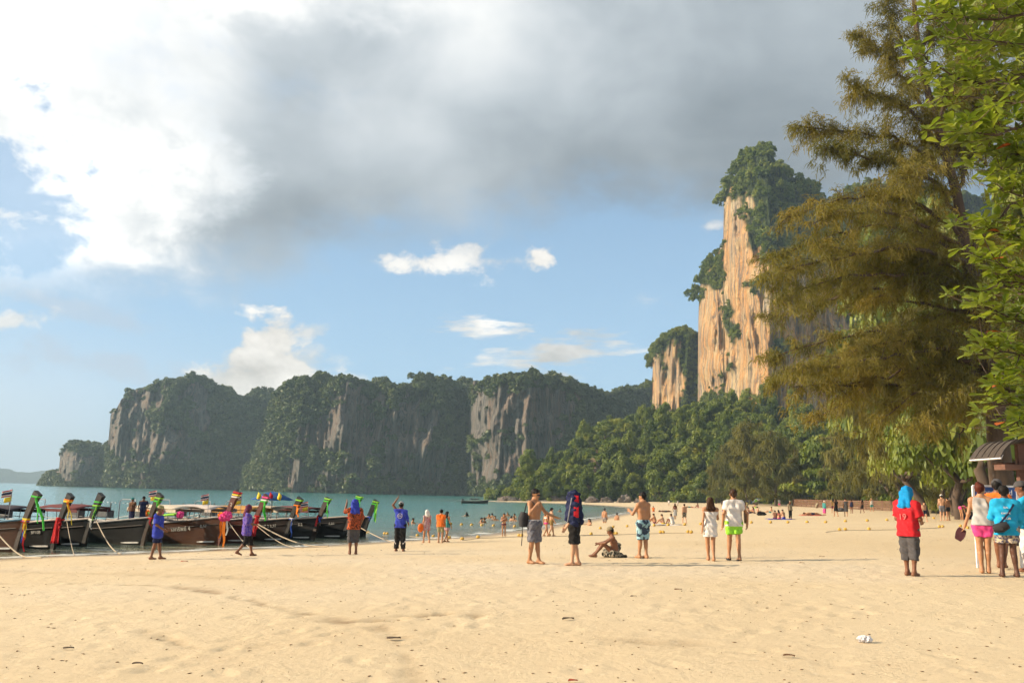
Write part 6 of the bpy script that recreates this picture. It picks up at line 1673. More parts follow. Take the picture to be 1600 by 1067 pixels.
P('person in orange batik shirt with a blue cloth over the head', 551, 866, 784, -18, pose=dict(el=V3(-0.30, 0.14, 1.36), wl=V3(-0.24, 0.24, 1.62), er=V3(0.27, 0.0, 1.13), wr=V3(0.24, 0.16, 0.96)), skin='brown',
  wear=(('tee', CLO['plaid'], dict(hem=0.80, inf=0.03, sleeve=0.98)), ('pants', CLO['dgrey'], dict(len=1.30, inf=0.03)), ('headscarf', CLO['blue'], dict(len=0.30, spread=0.10, full=True))), hair=('none', ''))
P('boatman in blue rash guard and black track trousers raising one arm', 624, 861, 787, 6, pose=dict(sl=V3(-0.165, -0.01, 1.45), el=V3(-0.30, -0.02, 1.64), wl=V3(-0.16, 0.02, 1.86), er=V3(0.26, -0.04, 1.15), wr=V3(0.27, 0.12, 0.98), hl=V3(-0.10, 0, 0.91), hr=V3(0.1, 0, 0.91), al=V3(-0.13, 0, 0.085), ar=V3(0.14, 0, 0.085)), skin='brown',
  wear=(('longsleeve', CLO['blue'], dict(hem=0.84, sleeve=1.55)), ('pants', CLO['black'], dict(len=1.97, inf=0.028, flare=0.02)), ('cap', CLO['grey'], dict(back=True))), extra=emblem)
# ---- strollers at the water's edge
def bag_orange(root, H):
    m = MB(); m.ell((-0.36, -0.02, 0.80), (0.17, 0.10, 0.24), 14, 10); b_ = m.build('beach_bag', CLO['orange'], root)
    m = MB(); m.tube([(-0.30, 0, 0.98), (-0.22, 0, 1.2), (-0.16, 0, 1.43)], 0.012, 6); m.build('strap', CLO['orange'], b_)
P('woman with white headscarf and orange bag at the water edge', 666, 848, 799, -25, pose=WALK, fem=True, wear=(('dress', CLO['lilac'], dict(hem=0.32, neck=0.9)), ('headscarf', CLO['white'], dict(len=0.2))), hair=('none', ''), extra=bag_orange, vox=0.016)
P('man in orange shirt and olive patterned shorts at the water edge', 688, 848, 798, 10, wear=(('tee', CLO['orange'], dict(inf=0.02)), ('shorts', CLO['olive'])), skin='tan', vox=0.016)
P('dark-haired woman half hidden beside the man in the orange shirt', 697, 847, 801, 40, fem=True, pose=WALK, wear=(('tank', CLO['teal'], {}), ('skirt', CLO['lilac'], dict(hem=0.3))), hair=('long', 'black'), vox=0.018)
P('woman in a dark bikini standing at the water edge', 787, 838, 803, 176, fem=True, pose=dict(el=V3(-0.25, 0.05, 1.16), wl=V3(-0.09, 0.18, 1.28), er=V3(0.25, 0.05, 1.16), wr=V3(0.09, 0.18, 1.28)), wear=(('bikini_bottom', CLO['maroon']), ('bikini_top', CLO['maroon'])), hair=('long', 'black'), vox=0.018)
P('sunburnt woman in swimwear behind the man with the backpack', 853, 838, 800, 60, fem=True, pose=WALK, skin='tan', wear=(('bikini_bottom', CLO['pink']), ('bikini_top', CLO['white'])), hair=('shoulder', 'brown'), vox=0.018)
P('bare-chested man walking behind the man with the backpack', 861, 838, 795, 70, pose=WALK, skin='fair', wear=(('trunks', CLO['ochre']),), vox=0.018)
# ---- the figures in the middle of the sand
def backpack(root, H):
    m = MB(); m.tube([(0.20, -0.15, 1.20), (0.22, -0.17, 1.05), (0.22, -0.16, 0.86)], [0.09, 0.13, 0.10], 10); b_ = m.build('backpack', BAGM, root)
    m = MB(); strip(m, [(0.14, 0.12, 1.30), (0.155, 0.09, 1.42), (0.16, -0.02, 1.49), (0.18, -0.12, 1.38), (0.20, -0.15, 1.20)], 0.05, (1, 0.3, 0), 0.012); m.build('strap', BAGM, b_)
    m = MB(); strip(m, [(0.24, -0.18, 0.88), (0.25, -0.17, 0.66), (0.26, -0.18, 0.42)], 0.03, (1, 0.3, 0), 0.01); m.build('strap', BAGM, b_)
    c, up, F, R = H.hd; m = MB()
    for g in (-1, 1): m.ell(c + F * 0.092 + R * g * 0.034 + up * 0.002, (0.028, 0.022, 0.020), 10, 7)
    m.tube([c + F * 0.098 - R * 0.07, c + F * 0.105, c + F * 0.098 + R * 0.07], 0.006, 6); m.build('sunglasses', BAGM, root)
P('bare-chested man in slate board shorts with a backpack and sunglasses', 834, 881, 769, 128, pose=dict(kl=V3(-0.085, 0.03, 0.50), al=V3(-0.06, 0.10, 0.085), kr=V3(0.09, 0.0, 0.50), ar=V3(0.04, -0.10, 0.085), er=V3(0.27, 0.06, 1.17), wr=V3(0.17, 0.16, 1.36), el=V3(-0.36, 0.06, 1.20), wl=V3(-0.52, 0.22, 1.10), face=V3(-0.1, 1, 0)), skin='tan',
  wear=(('shorts', CLO['board'], dict(len=0.98, inf=0.03, flare=0.02)), ('custom', CLO['white'], dict(fn=lambda S, H: (S.cap(V3(-0.06, 0, 1.0), V3(0.06, 0, 1.0), 0.128, 0.128, 0.04), S.cut(V3(0, 0, 1.035), V3(0, 0, 1)), S.cut(V3(0, 0, 1.0), V3(0, 0, -1))), name='waistband', noise=0.0))), extra=backpack)
def towel(S, H):
    c = H.J['head']
    S.cap(c + V3(0, 0.0, 0.04), c + V3(0, 0.03, 0.03), 0.115, 0.11, 0.03)
    for x, y, z, r0, r1 in ((-0.12, 0.02, 1.02, 0.10, 0.12), (0.12, 0.02, 1.02, 0.10, 0.12), (0, 0.17, 0.88, 0.08, 0.10), (0.0, -0.13, 1.05, 0.09, 0.10), (-0.14, 0.10, 0.92, 0.07, 0.07), (0.14, 0.10, 0.92, 0.07, 0.07)):
        S.cap(c + V3(x * 0.4, y * 0.5, 0.02), V3(x * 1.5, y, z), r0, r1, 0.07)
    S.cap(H.J['sl'] * 1.02, H.J['sr'] * 1.02, 0.092, 0.092, 0.06)
    for g in 'lr': S.cap(H.J['s' + g], H.J['e' + g], 0.085, 0.085, 0.06)
    S.cut(V3(0, 0, 0.93), V3(0, 0.55, -1))
def towel_extra(root, H):
    m = MB(); rows = []
    for t in np.linspace(0, 1, 9): rows.append([(-0.275 + 0.02 * math.sin(6 * t) + 0.12 * (1 - t) ** 2, -0.10 + q * 0.12, 1.66 - 0.52 * t) for q in np.linspace(0, 1, 6)])
    m.grid(rows); o = m.build('red_panel', CLO['red'], root); so = o.modifiers.new('thickness', 'SOLIDIFY'); so.thickness = 0.016
    m = MB(); rows = []
    for t in np.linspace(0, 1, 9): rows.append([(-0.215 - 0.05 * t, 0.06 + 0.10 * t + q * 0.025, 1.60 - 0.60 * t) for q in np.linspace(0, 1, 3)])
    m.grid(rows); o = m.build('pale_stripe', CLO['grey'], root); so = o.modifiers.new('thickness', 'SOLIDIFY'); so.thickness = 0.02
    m = MB(); m.box((-0.175, -0.02, 0.56), (0.02, 0.06, 0.07)); m.build('patch', CLO['grey'], root)
P('man hidden under a navy and red towel, in black board shorts', 897, 884, 773, -86, pose=dict(kl=V3(-0.09, 0.02, 0.50), al=V3(-0.09, 0.05, 0.085), kr=V3(0.09, -0.02, 0.50), ar=V3(0.10, -0.10, 0.085), el=V3(-0.17, 0.04, 1.12), er=V3(0.17, 0.04, 1.12), wl=V3(-0.10, 0.20, 0.90), wr=V3(0.08, 0.18, 0.95)), skin='fair',
  wear=(('shorts', CLO['black'], dict(len=0.95, inf=0.04, flare=0.03)), ('custom', CLO['navy'], dict(fn=towel, name='towel', noise=0.012, ns=16.0))), hair=('none', ''), extra=towel_extra, eyes=False)
def camo_drape(S, H):
    S.cap(V3(0.10, 0.12, 0.16), V3(0.05, -0.05, 0.34), 0.17, 0.12, 0.08); S.cap(V3(0.12, 0.22, 0.10), V3(-0.05, -0.28, 0.03), 0.16, 0.06, 0.08); S.cap(V3(-0.1, 0.1, 0.12), V3(0.15, 0.15, 0.2), 0.14, 0.12, 0.08); S.cap(V3(0.16, 0.3, 0.08), V3(0.16, 0.05, 0.2), 0.10, 0.14, 0.08); S.cut(V3(0, 0, 0.0), V3(0, 0, -1))
P('bare-chested man in a cap sitting on the sand with camouflage cloth', 962, 871, 824, -88, pose=SIT, span=0.97, native=0.97, skin='brown', wear=(('shorts', CLO['camo'], dict(len=0.7)), ('custom', CLO['camo'], dict(fn=camo_drape, name='camouflage_cloth', noise=0.014, ns=18.0)), ('cap', CLO['khaki'])))
P('bare-chested young man in pale blue board shorts standing behind the seated man', 1005, 872, 773, -32, pose=dict(kl=V3(-0.07, 0.03, 0.50), al=V3(-0.07, 0.08, 0.085), kr=V3(0.075, -0.01, 0.50), ar=V3(0.06, -0.06, 0.085), el=V3(-0.26, 0.12, 1.17), wl=V3(-0.20, 0.30, 1.24), er=V3(0.22, 0.0, 1.12), wr=V3(0.22, 0.10, 0.88), face=V3(-0.35, 1, -0.15)), skin='tan',
  wear=(('shorts', CLO['paleblue'], dict(len=1.0, inf=0.026, flare=0.015)),), extra=lambda root, H: (lambda m: (m.tube([H.J['wr'] + V3(0.028 * math.cos(a), 0.028 * math.sin(a), 0.02) for a in np.linspace(0, 2 * PI, 9)], 0.010, 6), m.build('wristband', BAGM, root)))(MB()))
P('long-haired woman in a white strapless dress walking away', 1111, 876, 781, 2, fem=True, pose=dict(WALK, kl=V3(-0.07, 0.10, 0.51), al=V3(-0.05, 0.12, 0.085), kr=V3(0.06, -0.01, 0.5), ar=V3(0.05, -0.14, 0.09), er=V3(0.22, 0.06, 1.16), wr=V3(0.19, 0.14, 1.30)), skin='tan', wear=(('dress', CLO['white'], dict(hem=0.33, neck=0.35, flare=0.03)),), hair=('long', 'brown'))
def board(root, H):
    m = MB(); rows = []
    for t in np.linspace(0, 1, 12):
        w = 0.145 * math.sin(PI * (0.08 + 0.87 * t)) ** 0.45
        rows.append([(0.285 + 0.02 * q[1], q[0] * w, 0.92 + 0.52 * t) for q in ((-1, 0), (-0.6, -1), (0.6, -1), (1, 0), (0.6, 1), (-0.6, 1))])
    m.grid(rows, closed=True); m.add(rows[0], [(5, 4, 3, 2, 1, 0)]); m.add(rows[-1], [(0, 1, 2, 3, 4, 5)])
    m.build('carried_board', LEATHER, root)
    for q, a in (('l', -0.05), ('r', 0.0)):
        f = H.J['a' + q]; m = MB(); m.tube([f + V3(0, -0.07, -0.075), f + V3(0, 0.06, -0.08), f + V3(0, 0.2, -0.085)], [0.045, 0.05, 0.04], 8); m.build('sandal', BAGM, root)
P('man in white tee and lime shorts carrying a brown board', 1148, 875, 769, 2, pose=dict(WALK, kl=V3(-0.10, 0.10, 0.5), al=V3(-0.12, 0.10, 0.10), kr=V3(0.10, 0.0, 0.5), ar=V3(0.10, -0.10, 0.085), hl=V3(-0.09, 0, 0.91), el=V3(-0.26, -0.03, 1.12), wl=V3(-0.27, 0.05, 0.87), er=V3(0.33, -0.02, 1.15), wr=V3(0.34, 0.04, 0.90)), skin='tan', wear=(('tee', CLO['white'], dict(hem=0.84, inf=0.022, sleeve=0.6)), ('shorts', CLO['lime'], dict(len=0.62, inf=0.034, flare=0.02))), hair=('short', 'brown'), extra=board)
# ---- right-hand side
def digits(root, H):
    M = Matrix.Rotation(PI / 2, 4, 'X'); M.translation = Vector((-0.02, -0.172, 1.16)); textobj('19', 0.17, C_('faded_print', (0.52, 0.16, 0.16)), root, M, 0.003, 'shirt_number')
P('vendor in red tee with a bright blue cloth tied over the head', 1423, 900, 767, 52, pose=dict(al=V3(-0.08, 0.03, 0.085), ar=V3(0.10, -0.04, 0.085), er=V3(0.25, 0.02, 1.12), wr=V3(0.14, 0.28, 1.04), el=V3(-0.25, 0.02, 1.12), wl=V3(-0.12, 0.28, 1.04)), skin='brown',
  wear=(('tee', CLO['red'], dict(hem=0.78, inf=0.034, sleeve=0.85)), ('pants', CLO['dgrey'], dict(len=1.45, inf=0.03, flare=0.012)), ('headscarf', CLO['aqua'], dict(len=0.26, spread=0.085))), hair=('none', ''), extra=digits)
SANDAL = paint('mauve_sandal', (0.16, 0.06, 0.08), 0.7, 0.2)
def sandals(root, H):
    for q in 'lr':
        w = H.J['w' + q]; g = -1 if q == 'l' else 1
        for k in (0, 1):
            m = MB(); rows = []
            for t in np.linspace(0, 1, 9):
                wd = 0.045 * (0.75 + 0.35 * math.sin(PI * t * 1.2))
                x = w[0] + g * (0.02 + 0.05 * k) + g * 0.10 * t; z = w[2] - 0.10 - 0.20 * t + 0.03 * k
                rows.append([(x + v * wd, w[1] + 0.02 + 0.05 * k, z + v * wd * g * 0.6 + u * 0.014) for v, u in ((-1, -1), (1, -1), (1, 1), (-1, 1))])
            m.grid(rows, closed=True); m.add(rows[0], [(3, 2, 1, 0)]); m.add(rows[-1], [(0, 1, 2, 3)])
            s_ = m.build('sandal', SANDAL, root)
            m = MB(); mid = rows[5]; m.tube([mid[0], (mid[0][0], mid[0][1] + 0.05, mid[0][2] - 0.02), (mid[1][0], mid[1][1] + 0.05, mid[1][2] + 0.02), mid[1]], 0.008, 5); m.build('strap', BAGM, s_)
P('woman in grey tank top and pink shorts holding sandals in both hands', 1540, 895, 760, 24, fem=True, pose=dict(al=V3(-0.06, -0.02, 0.085), ar=V3(0.06, 0.02, 0.085), kl=V3(-0.07, 0, 0.5), kr=V3(0.07, 0.02, 0.5), el=V3(-0.24, -0.02, 1.14), wl=V3(-0.31, 0.02, 0.92), er=V3(0.22, 0.02, 1.12), wr=V3(0.22, 0.16, 0.90), face=V3(0.5, 1, 0)), skin='tan',
  wear=(('tank', CLO['tank'], dict(hem=0.93, inf=0.012)), ('shorts', CLO['pink'], dict(len=0.50, inf=0.014, flare=0.012, waist=0.05))), hair=('bun', 'red'), extra=sandals)
def beltbag(root, H):
    m = MB(); m.tube([(-0.25, -0.14, 0.92), (-0.12, -0.20, 0.95), (-0.02, -0.19, 1.0)], [0.085, 0.10, 0.075], 10); b_ = m.build('waist_bag', BAGM, root)
    m = MB(); strip(m, [(-0.15, -0.175, 1.02), (0.0, -0.17, 1.2), (0.12, -0.13, 1.38), (0.14, 0.0, 1.49)], 0.035, (0.6, 0, -0.4), 0.012); m.build('strap', CLO['navy'], b_)
    for k, (z, t, sz) in enumerate(((1.33, 'SEA', 0.05), (1.22, 'KAYAK', 0.05), (1.12, 'TOUR', 0.06))):
        M = Matrix.Rotation(PI / 2, 4, 'X'); M.translation = Vector((-0.03, -0.166, z)); textobj(t, sz, CLO['white'], root, M, 0.004, 'shirt_lettering')
P('man in bright blue long-sleeved shirt and floral shorts with a waist bag', 1578, 902, 765, 16, pose=dict(al=V3(-0.13, -0.02, 0.085), ar=V3(0.13, 0.0, 0.085), hl=V3(-0.095, 0, 0.91), hr=V3(0.095, 0, 0.91), er=V3(0.26, 0.04, 1.13), wr=V3(0.25, 0.20, 0.95), el=V3(-0.24, 0.06, 1.14), wl=V3(-0.12, 0.26, 1.12), face=V3(0.3, 1, 0)), skin='dark',
  wear=(('longsleeve', CLO['sky'], dict(hem=0.80, inf=0.03)), ('shorts', CLO['floral'], dict(len=0.62, inf=0.035, flare=0.03))), extra=beltbag)
P('person in orange vest and grey cap between the woman and the kiosk', 1566, 888, 755, 40, pose=dict(WALK), skin='brown', wear=(('tee', CLO['orange'], dict(sleeve=0.5)), ('shorts', CLO['khaki'], {}), ('cap', CLO['dgrey'])), vox=0.014)
P('person in blue sleeves and pale trousers at the kiosk counter', 1606, 893, 758, -60, pose=dict(el=V3(-0.24, 0.14, 1.16), wl=V3(-0.16, 0.40, 1.10), er=V3(0.24, 0.14, 1.16), wr=V3(0.16, 0.40, 1.10)), skin='brown', wear=(('longsleeve', CLO['sky'], dict(inf=0.022)), ('pants', CLO['white'], {}), ('cap', CLO['dgrey'])), vox=0.014)
# ---- two men standing on the charcoal boat
def boatmen():
    for lab, px, top, w, cp, hd, sk in (('man in brown top and dark wrap standing on the charcoal boat', 205, 777, CLO['brownc'], CLO['teal'], 200, 'brown'), ('man in navy clothes standing on the charcoal boat', 222, 775, CLO['navy'], CLO['black'], 170, 'brown')):
        q = at(px, 812, 37.3); q[2] = 0.78
        hz = 753 + 0.021 * px; ztop = CAMZ + (hz - top) * q[1] / FPX
        h = ztop - q[2]
        build_person(lab, q, max(1.0, h), hd, pose=dict(SIT, **{k: v + V3(0, 0, 0.36) for k, v in SIT.items() if k in ('pel', 'chest', 'neck', 'head', 'sl', 'sr', 'el', 'er', 'wl', 'wr', 'hl', 'hr')}) if False else dict(el=V3(-0.30, -0.04, 1.18), wl=V3(-0.20, 0.06, 1.0), er=V3(0.28, 0.0, 1.15), wr=V3(0.26, 0.10, 0.93)), skin=sk, wear=(('tee', w, dict(inf=0.024, hem=0.86)), ('skirt', CLO['navy'], dict(hem=0.75, flare=0.03)), ('cap', cp)), vox=0.015)
boatmen()
# ---- bathers far down the beach: (label, px, foot row, head row, heading, pose, clothes, hair, female)
def top_(n): return ('tee', CLO[n], {})
FARP = [
 ('small figure in long skirt walking on the far sand', 1055, 811, 787, 20, 'w', (('skirt', CLO['grey'], dict(hem=0.6)), ('bikini_top', CLO['navy'])), 'long', 1),
 ('figure in patterned shorts walking near the waterline sitters', 1069.5, 818, 788, -10, 'w', (('shorts', CLO['camo'], {}),), 'short', 0),
 ('sitter facing the sea, left of three by the waterline', 1024, 818.5, 804, -60, 's', (('trunks', CLO['maroon'], {}),), 'short', 0),
 ('sitter on a towel, middle of three by the waterline', 1037, 820, 807, -70, 's', (('trunks', CLO['yellow'], {}),), 'short', 0),
 ('sitter in a white top, right of three by the waterline', 1051, 819, 805, -40, 's', (top_('white'), ('trunks', CLO['black'], {})), 'short', 0),
 ('child sitting alone at the wet sand edge', 1014, 821, 813, -80, 's', (('trunks', CLO['red'], {}),), 'short', 0),
 ('person in orange crouching on the far sand', 1021, 800.5, 791, 0, 'c', (top_('orange'), ('shorts', CLO['navy'], {})), 'short', 0),
 ('sunbather lying on the sand beyond the orange crouching person', 1039, 800, 796, 90, 'l', (('trunks', CLO['dgrey'], {}),), 'short', 0),
 ('person in white standing far off under the trees', 1059, 790, 782, 0, 'p', (top_('white'), ('shorts', CLO['white'], {})), 'short', 0),
 ('second person in white far off under the trees', 1045, 790, 781, 30, 'p', (top_('white'), ('shorts', CLO['grey'], {})), 'short', 0),
 ('sitter on a red towel on the far sand', 1091, 792.5, 786, -50, 's', (('bikini_bottom', CLO['red']), ('bikini_top', CLO['red'])), 'long', 1),
 ('far sunbather lying beside the red towel sitter', 1076, 793, 789.5, 90, 'l', (('trunks', CLO['teal'], {}),), 'short', 0),
 ('figure standing just left of the white-shirted man', 1128, 792, 782, 0, 'p', (top_('dgrey'), ('shorts', CLO['khaki'], {})), 'short', 0),
 ('woman sitting between the white dress and the white tee', 1130, 805, 792, 60, 's', (('bikini_bottom', CLO['blue']), ('bikini_top', CLO['blue'])), 'long', 1),
 ('figure standing behind the carried board', 1167, 797.5, 783, 10, 'p', (top_('olive'), ('shorts', CLO['dgrey'], {})), 'short', 0),
 ('sunbather in front of the small blue tent', 1180, 793.5, 787, 80, 'b', (('trunks', CLO['lime'], {}),), 'short', 0),
 ('first of three sitters right of the carried board', 1171, 802, 796.5, 80, 'b', (('trunks', CLO['navy'], {}),), 'short', 0),
 ('middle of three sitters right of the carried board', 1178, 801.5, 793, -40, 's', (('bikini_bottom', CLO['violet']), ('bikini_top', CLO['violet'])), 'long', 1),
 ('last of three sitters right of the carried board', 1185, 801, 796, 70, 'b', (('trunks', CLO['red'], {}),), 'short', 0),
 ('lone sitter leaning back on the open sand', 1204, 801, 792.5, -70, 'b', (('trunks', CLO['teal'], {}),), 'short', 0),
 ('left sitter of the trio by the dark-trousered man', 1211, 811, 798, 20, 's', (('trunks', CLO['maroon'], {}),), 'short', 0),
 ('middle sitter of the trio by the dark-trousered man', 1218, 810.5, 796.5, -20, 's', (('bikini_bottom', CLO['pink']), ('bikini_top', CLO['pink'])), 'shoulder', 1),
 ('right sitter of the trio by the dark-trousered man', 1225, 810.5, 796, -30, 's', (('trunks', CLO['blue'], {}),), 'short', 0),
 ('man in cap and dark trousers standing by seated trio', 1235, 810.5, 783.5, 160, 'p', (top_('khaki'), ('pants', CLO['black'], {}), ('cap', CLO['khaki'])), 'short', 0),
 ('figure walking up the sand towards the trees', 1218, 793, 779.5, 0, 'w', (top_('grey'), ('shorts', CLO['pink'], {})), 'short', 0),
 ('left bather in the cluster under the trees', 1211, 787.5, 777.5, 10, 'p', (('trunks', CLO['red'], {}),), 'short', 0),
 ('middle bather in the cluster under the trees', 1223, 787, 777.5, -30, 'p', (('bikini_bottom', CLO['black']), ('bikini_top', CLO['black'])), 'long', 1),
 ('right bather in the cluster under the trees', 1230, 787, 777, 40, 'p', (top_('red'), ('shorts', CLO['navy'], {})), 'short', 0),
 ('person in a straw hat crouching on open sand', 1276, 793.5, 784, 60, 'c', (top_('khaki'), ('shorts', CLO['khaki'], {}), ('cap', CLO['yellow'])), 'short', 0),
 ('sunbather stretched out beside the teal-topped woman', 1268, 804.5, 800, 92, 'l', (('trunks', CLO['navy'], {}),), 'short', 0),
 ('woman in hat, teal top and pink wrap', 1288.5, 805, 783, 60, 'p', (('longsleeve', CLO['teal'], {}), ('skirt', CLO['pink'], dict(hem=0.72)), ('cap', CLO['white'])), 'none', 1),
 ('person in rust top walking beside one in a black dress', 1302, 801.5, 779, 5, 'w', (top_('ochre'), ('shorts', CLO['maroon'], {})), 'long', 1),
 ('person in a black dress walking away along the fence', 1306.5, 807, 780, -5, 'w', (('dress', CLO['black'], dict(hem=0.45, neck=0.9)),), 'long', 1),
 ('person in a dark grey dress walking right of the black dress', 1322, 807, 779, 15, 'w', (('dress', CLO['dgrey'], dict(hem=0.5, neck=0.9)),), 'short', 1),
 ('person in a blue swimsuit beside the dark grey dress', 1331, 802, 781, 10, 'p', (('bikini_bottom', CLO['blue']), ('tank', CLO['navy'], {})), 'short', 1),
 ('bare-shouldered walker with dark bag near the fence', 1347.5, 801.5, 780, -20, 'w', (('shorts', CLO['black'], {}),), 'long', 1),
 ('person in white vest and teal shorts walking from the shrubs', 1362.5, 799, 778, 175, 'w', (('tank', CLO['white'], {}), ('shorts', CLO['teal'], {})), 'short', 0),
 ('child in dark trunks playing near the thick tree trunk', 1445, 815, 785, 170, 'w', (('trunks', CLO['navy'], {}),), 'short', 0),
 ('bare-chested man in white cap and striped trunks by the trees', 1473, 813.5, 774, 10, 'p', (('trunks', CLO['board'], dict(len=0.7)), ('cap', CLO['white'])), 'short', 0),
 ('boy in dark trunks beside the man with the white cap', 1482, 813, 778, -20, 'p', (('trunks', CLO['black'], {}),), 'short', 0),
 ('woman bending over a bundle by the thick tree trunk', 1504, 812, 783, 80, 'd', (('bikini_bottom', CLO['pink']), ('bikini_top', CLO['pink'])), 'shoulder', 1),
]
POSES = dict(w=(WALK, 1.75), p=({}, 1.75), s=(SIT, 0.95), b=(SITBACK, 0.92), c=(CROUCH, 1.07), l=(LIE, 0.27), d=(BEND, 1.12))
for lab, px, ft, tp, hd, po, wr, hr_, fm in FARP:
    pose, nat = POSES[po]; g = ground_hit(px, ft); h = (ft - tp) * g[1] / FPX
    if po in 'sbcld': h = nat * min(1.05, max(0.8, h / nat))
    vx = 0.022 if g[1] < 60 else 0.03
    build_person(lab, g, h, hd, pose=pose, fem=bool(fm), skin=('tan', 'fair', 'tan', 'brown')[int(px) % 4], wear=wr, hair=(hr_, 'brown' if int(px) % 3 else 'black'), vox=vx, native=nat, eyes=False, group='beachgoers down the beach')
# ---- swimmers: bodies standing in the water up to the waist or neck
SWIM = [('man wading knee-deep off the wet sand', 944.6, 820, 797, 0.38, (('trunks', CLO['floral'], {}),), 'short', 0), ('bather sitting in the shallows with dark hair', 921, 824, 814, 1.05, (('trunks', CLO['navy'], {}),), 'long', 1), ('child in the shallows right of the wading man', 964, 815, 808, 0.9, (('trunks', CLO['red'], {}),), 'short', 0)]
for k, (px, py) in enumerate(((729, 804), (752, 814), (757, 814), (764, 807), (769, 806), (773.5, 810.5), (793, 804), (804, 806.5), (799, 811), (803, 811.5), (645, 815.5), (875, 797), (829, 800.5))):
    SWIM.append(('head and shoulders of a swimmer out in the bay', px, py + 2.2, py - 3.0, 1.28, (), 'short' if k % 3 else 'long', 0))
for lab, px, ft, tp, sink, wr, hr_, fm in SWIM:
    p = z0_hit(px, ft); h = 1.68
    build_person(lab, (p[0], p[1], -sink), h, (px * 37) % 360, pose={} if sink < 1 else dict(el=V3(-0.35, 0.1, 1.3), wl=V3(-0.4, 0.3, 1.32), er=V3(0.35, 0.1, 1.3), wr=V3(0.4, 0.3, 1.32)), fem=bool(fm), skin='tan', wear=wr, hair=(hr_, 'black'), vox=0.03, eyes=False, group='swimmers in the bay' if 'swimmer' in lab else 'bathers in the shallows')

# ================================================================ fence, kiosk, floats, litter
FENCEW = wood('fence_plank', (0.15, 0.082, 0.048), (0.6, 6, 6), 0.85, 0.35)
def fence():
    A, B = spot(1238, 172), spot(1420, 114); root = empty('beach_fence', A); tag(root, 'low brown plank fence along the back of the beach', 'fence')
    d = B - A; L = math.hypot(d[0], d[1]); a = math.atan2(d[1], d[0]); n = 18
    Mr = Matrix.Rotation(a, 3, 'Z')
    for k in range(n + 1):
        t = k / n; p = d * t; p[2] = gz(A + d * t) - A[2]
        m = MB(); m.box((p[0], p[1], p[2] + 0.62), (0.18, 0.18, 1.5 + 0.12 * (k % 3)), Mr); m.build('post', FENCEW, root, smooth=False)
        if k < n:
            q = d * ((k + 0.5) / n); q[2] = gz(A + q) - A[2]
            for r0 in range(5):
                m = MB(); m.box((q[0] + 0.10 * math.sin(a), q[1] - 0.10 * math.cos(a), q[2] + 0.16 + r0 * 0.26), (L / n * (0.99 if (k + r0) % 2 else 0.97), 0.05, 0.20), Mr); m.build('board', FENCEW, root, smooth=False)
fence()

def kiosk():
    Y0 = 23.0; A = at(1548, 800, Y0); A[2] = gz(A); root = empty('beach_kiosk', A); tag(root, 'wooden ticket kiosk with curved grey roof at the right edge', 'kiosk')
    rel = lambda px, py, dy=0.0: at(px, py, Y0 + dy) - A
    roofm = wood('weathered_roof', (0.065, 0.052, 0.045), (1, 9, 9), 0.9, 0.35); beam = wood('kiosk_beam', (0.15, 0.075, 0.055), (1, 8, 8), 0.8, 0.35); white = paint('white_fascia', (0.72, 0.70, 0.72), 0.6)
    # curved roof: rows of shingle boards following an arc, eave on the left
    x0, x1 = rel(1527, 712)[0], rel(1745, 712)[0]; z0, z1 = rel(1527, 716)[2], rel(1560, 690)[2]
    prof = [(x0, z0), (x0 + 0.16, z0 + 0.22), (x0 + 0.42, z1 - 0.03), (x0 + 0.9, z1), (x0 + 1.7, z1 - 0.02), (x0 + 2.6, z1 - 0.10), (x1, z0 + 0.05)]
    prof = catmull([(a, 0, b_) for a, b_ in prof], 3)
    for k in range(5):
        m = MB(); y0 = -1.1 + k * 0.30; rows = []
        for p in prof: rows.append([(p[0], y0, p[2] + 0.03), (p[0], y0 + 0.29, p[2] + 0.005), (p[0], y0 + 0.29, p[2] - 0.05), (p[0], y0, p[2] - 0.03)])
        m.grid(rows, closed=True); m.add(rows[0], [(0, 1, 2, 3)]); m.add(rows[-1], [(3, 2, 1, 0)]); m.build('roof_board', roofm, root, smooth=False)
    for k in range(3):
        m = MB(); m.box((x0 + 0.03, -0.85 + k * 0.5, z0 + 0.0), (0.035, 0.48, 0.12), Matrix.Rotation(0.5, 3, 'Y')); m.build('fascia_board', white, root, smooth=False)
    zs = rel(1540, 731)[2]; xs = rel(1537, 731)[0]
    m = MB(); m.box((xs + 1.6, -0.75, zs), (3.2, 0.5, 0.13)); m.build('shelf_beam', beam, root, smooth=False)
    m = MB(); m.box((xs + 1.7, -0.3, zs + 0.10), (3.0, 0.5, 0.05)); m.build('shelf_board', beam, root, smooth=False)
    for (px, dy) in ((1600, -0.8), (1604, 0.25), (1735, -0.8), (1735, 0.25)):
        q = rel(px, 800, dy); m = MB(); m.box((q[0], dy, (z1 - 0.1) / 2 - 0.1), (0.16, 0.16, z1 + 0.1)); m.build('post', beam, root, smooth=False)
    for k in range(5):
        m = MB(); m.box((rel(1612, 800)[0] + 1.0, -0.72, 0.12 + k * 0.2), (1.9, 0.04, 0.18)); m.build('counter_board', beam, root, smooth=False)
    m = MB(); m.box((rel(1612, 800)[0] + 1.0, -0.72, 1.10), (2.1, 0.5, 0.06)); m.build('counter_top', beam, root, smooth=False)
    m = MB(); m.box((rel(1610, 756)[0] + 0.6, -0.5, rel(1590, 752)[2]), (1.0, 0.04, 0.42)); m.build('notice_board', paint('notice_grey', (0.28, 0.30, 0.33), 0.6, 0.4, 3), root, smooth=False)
kiosk()
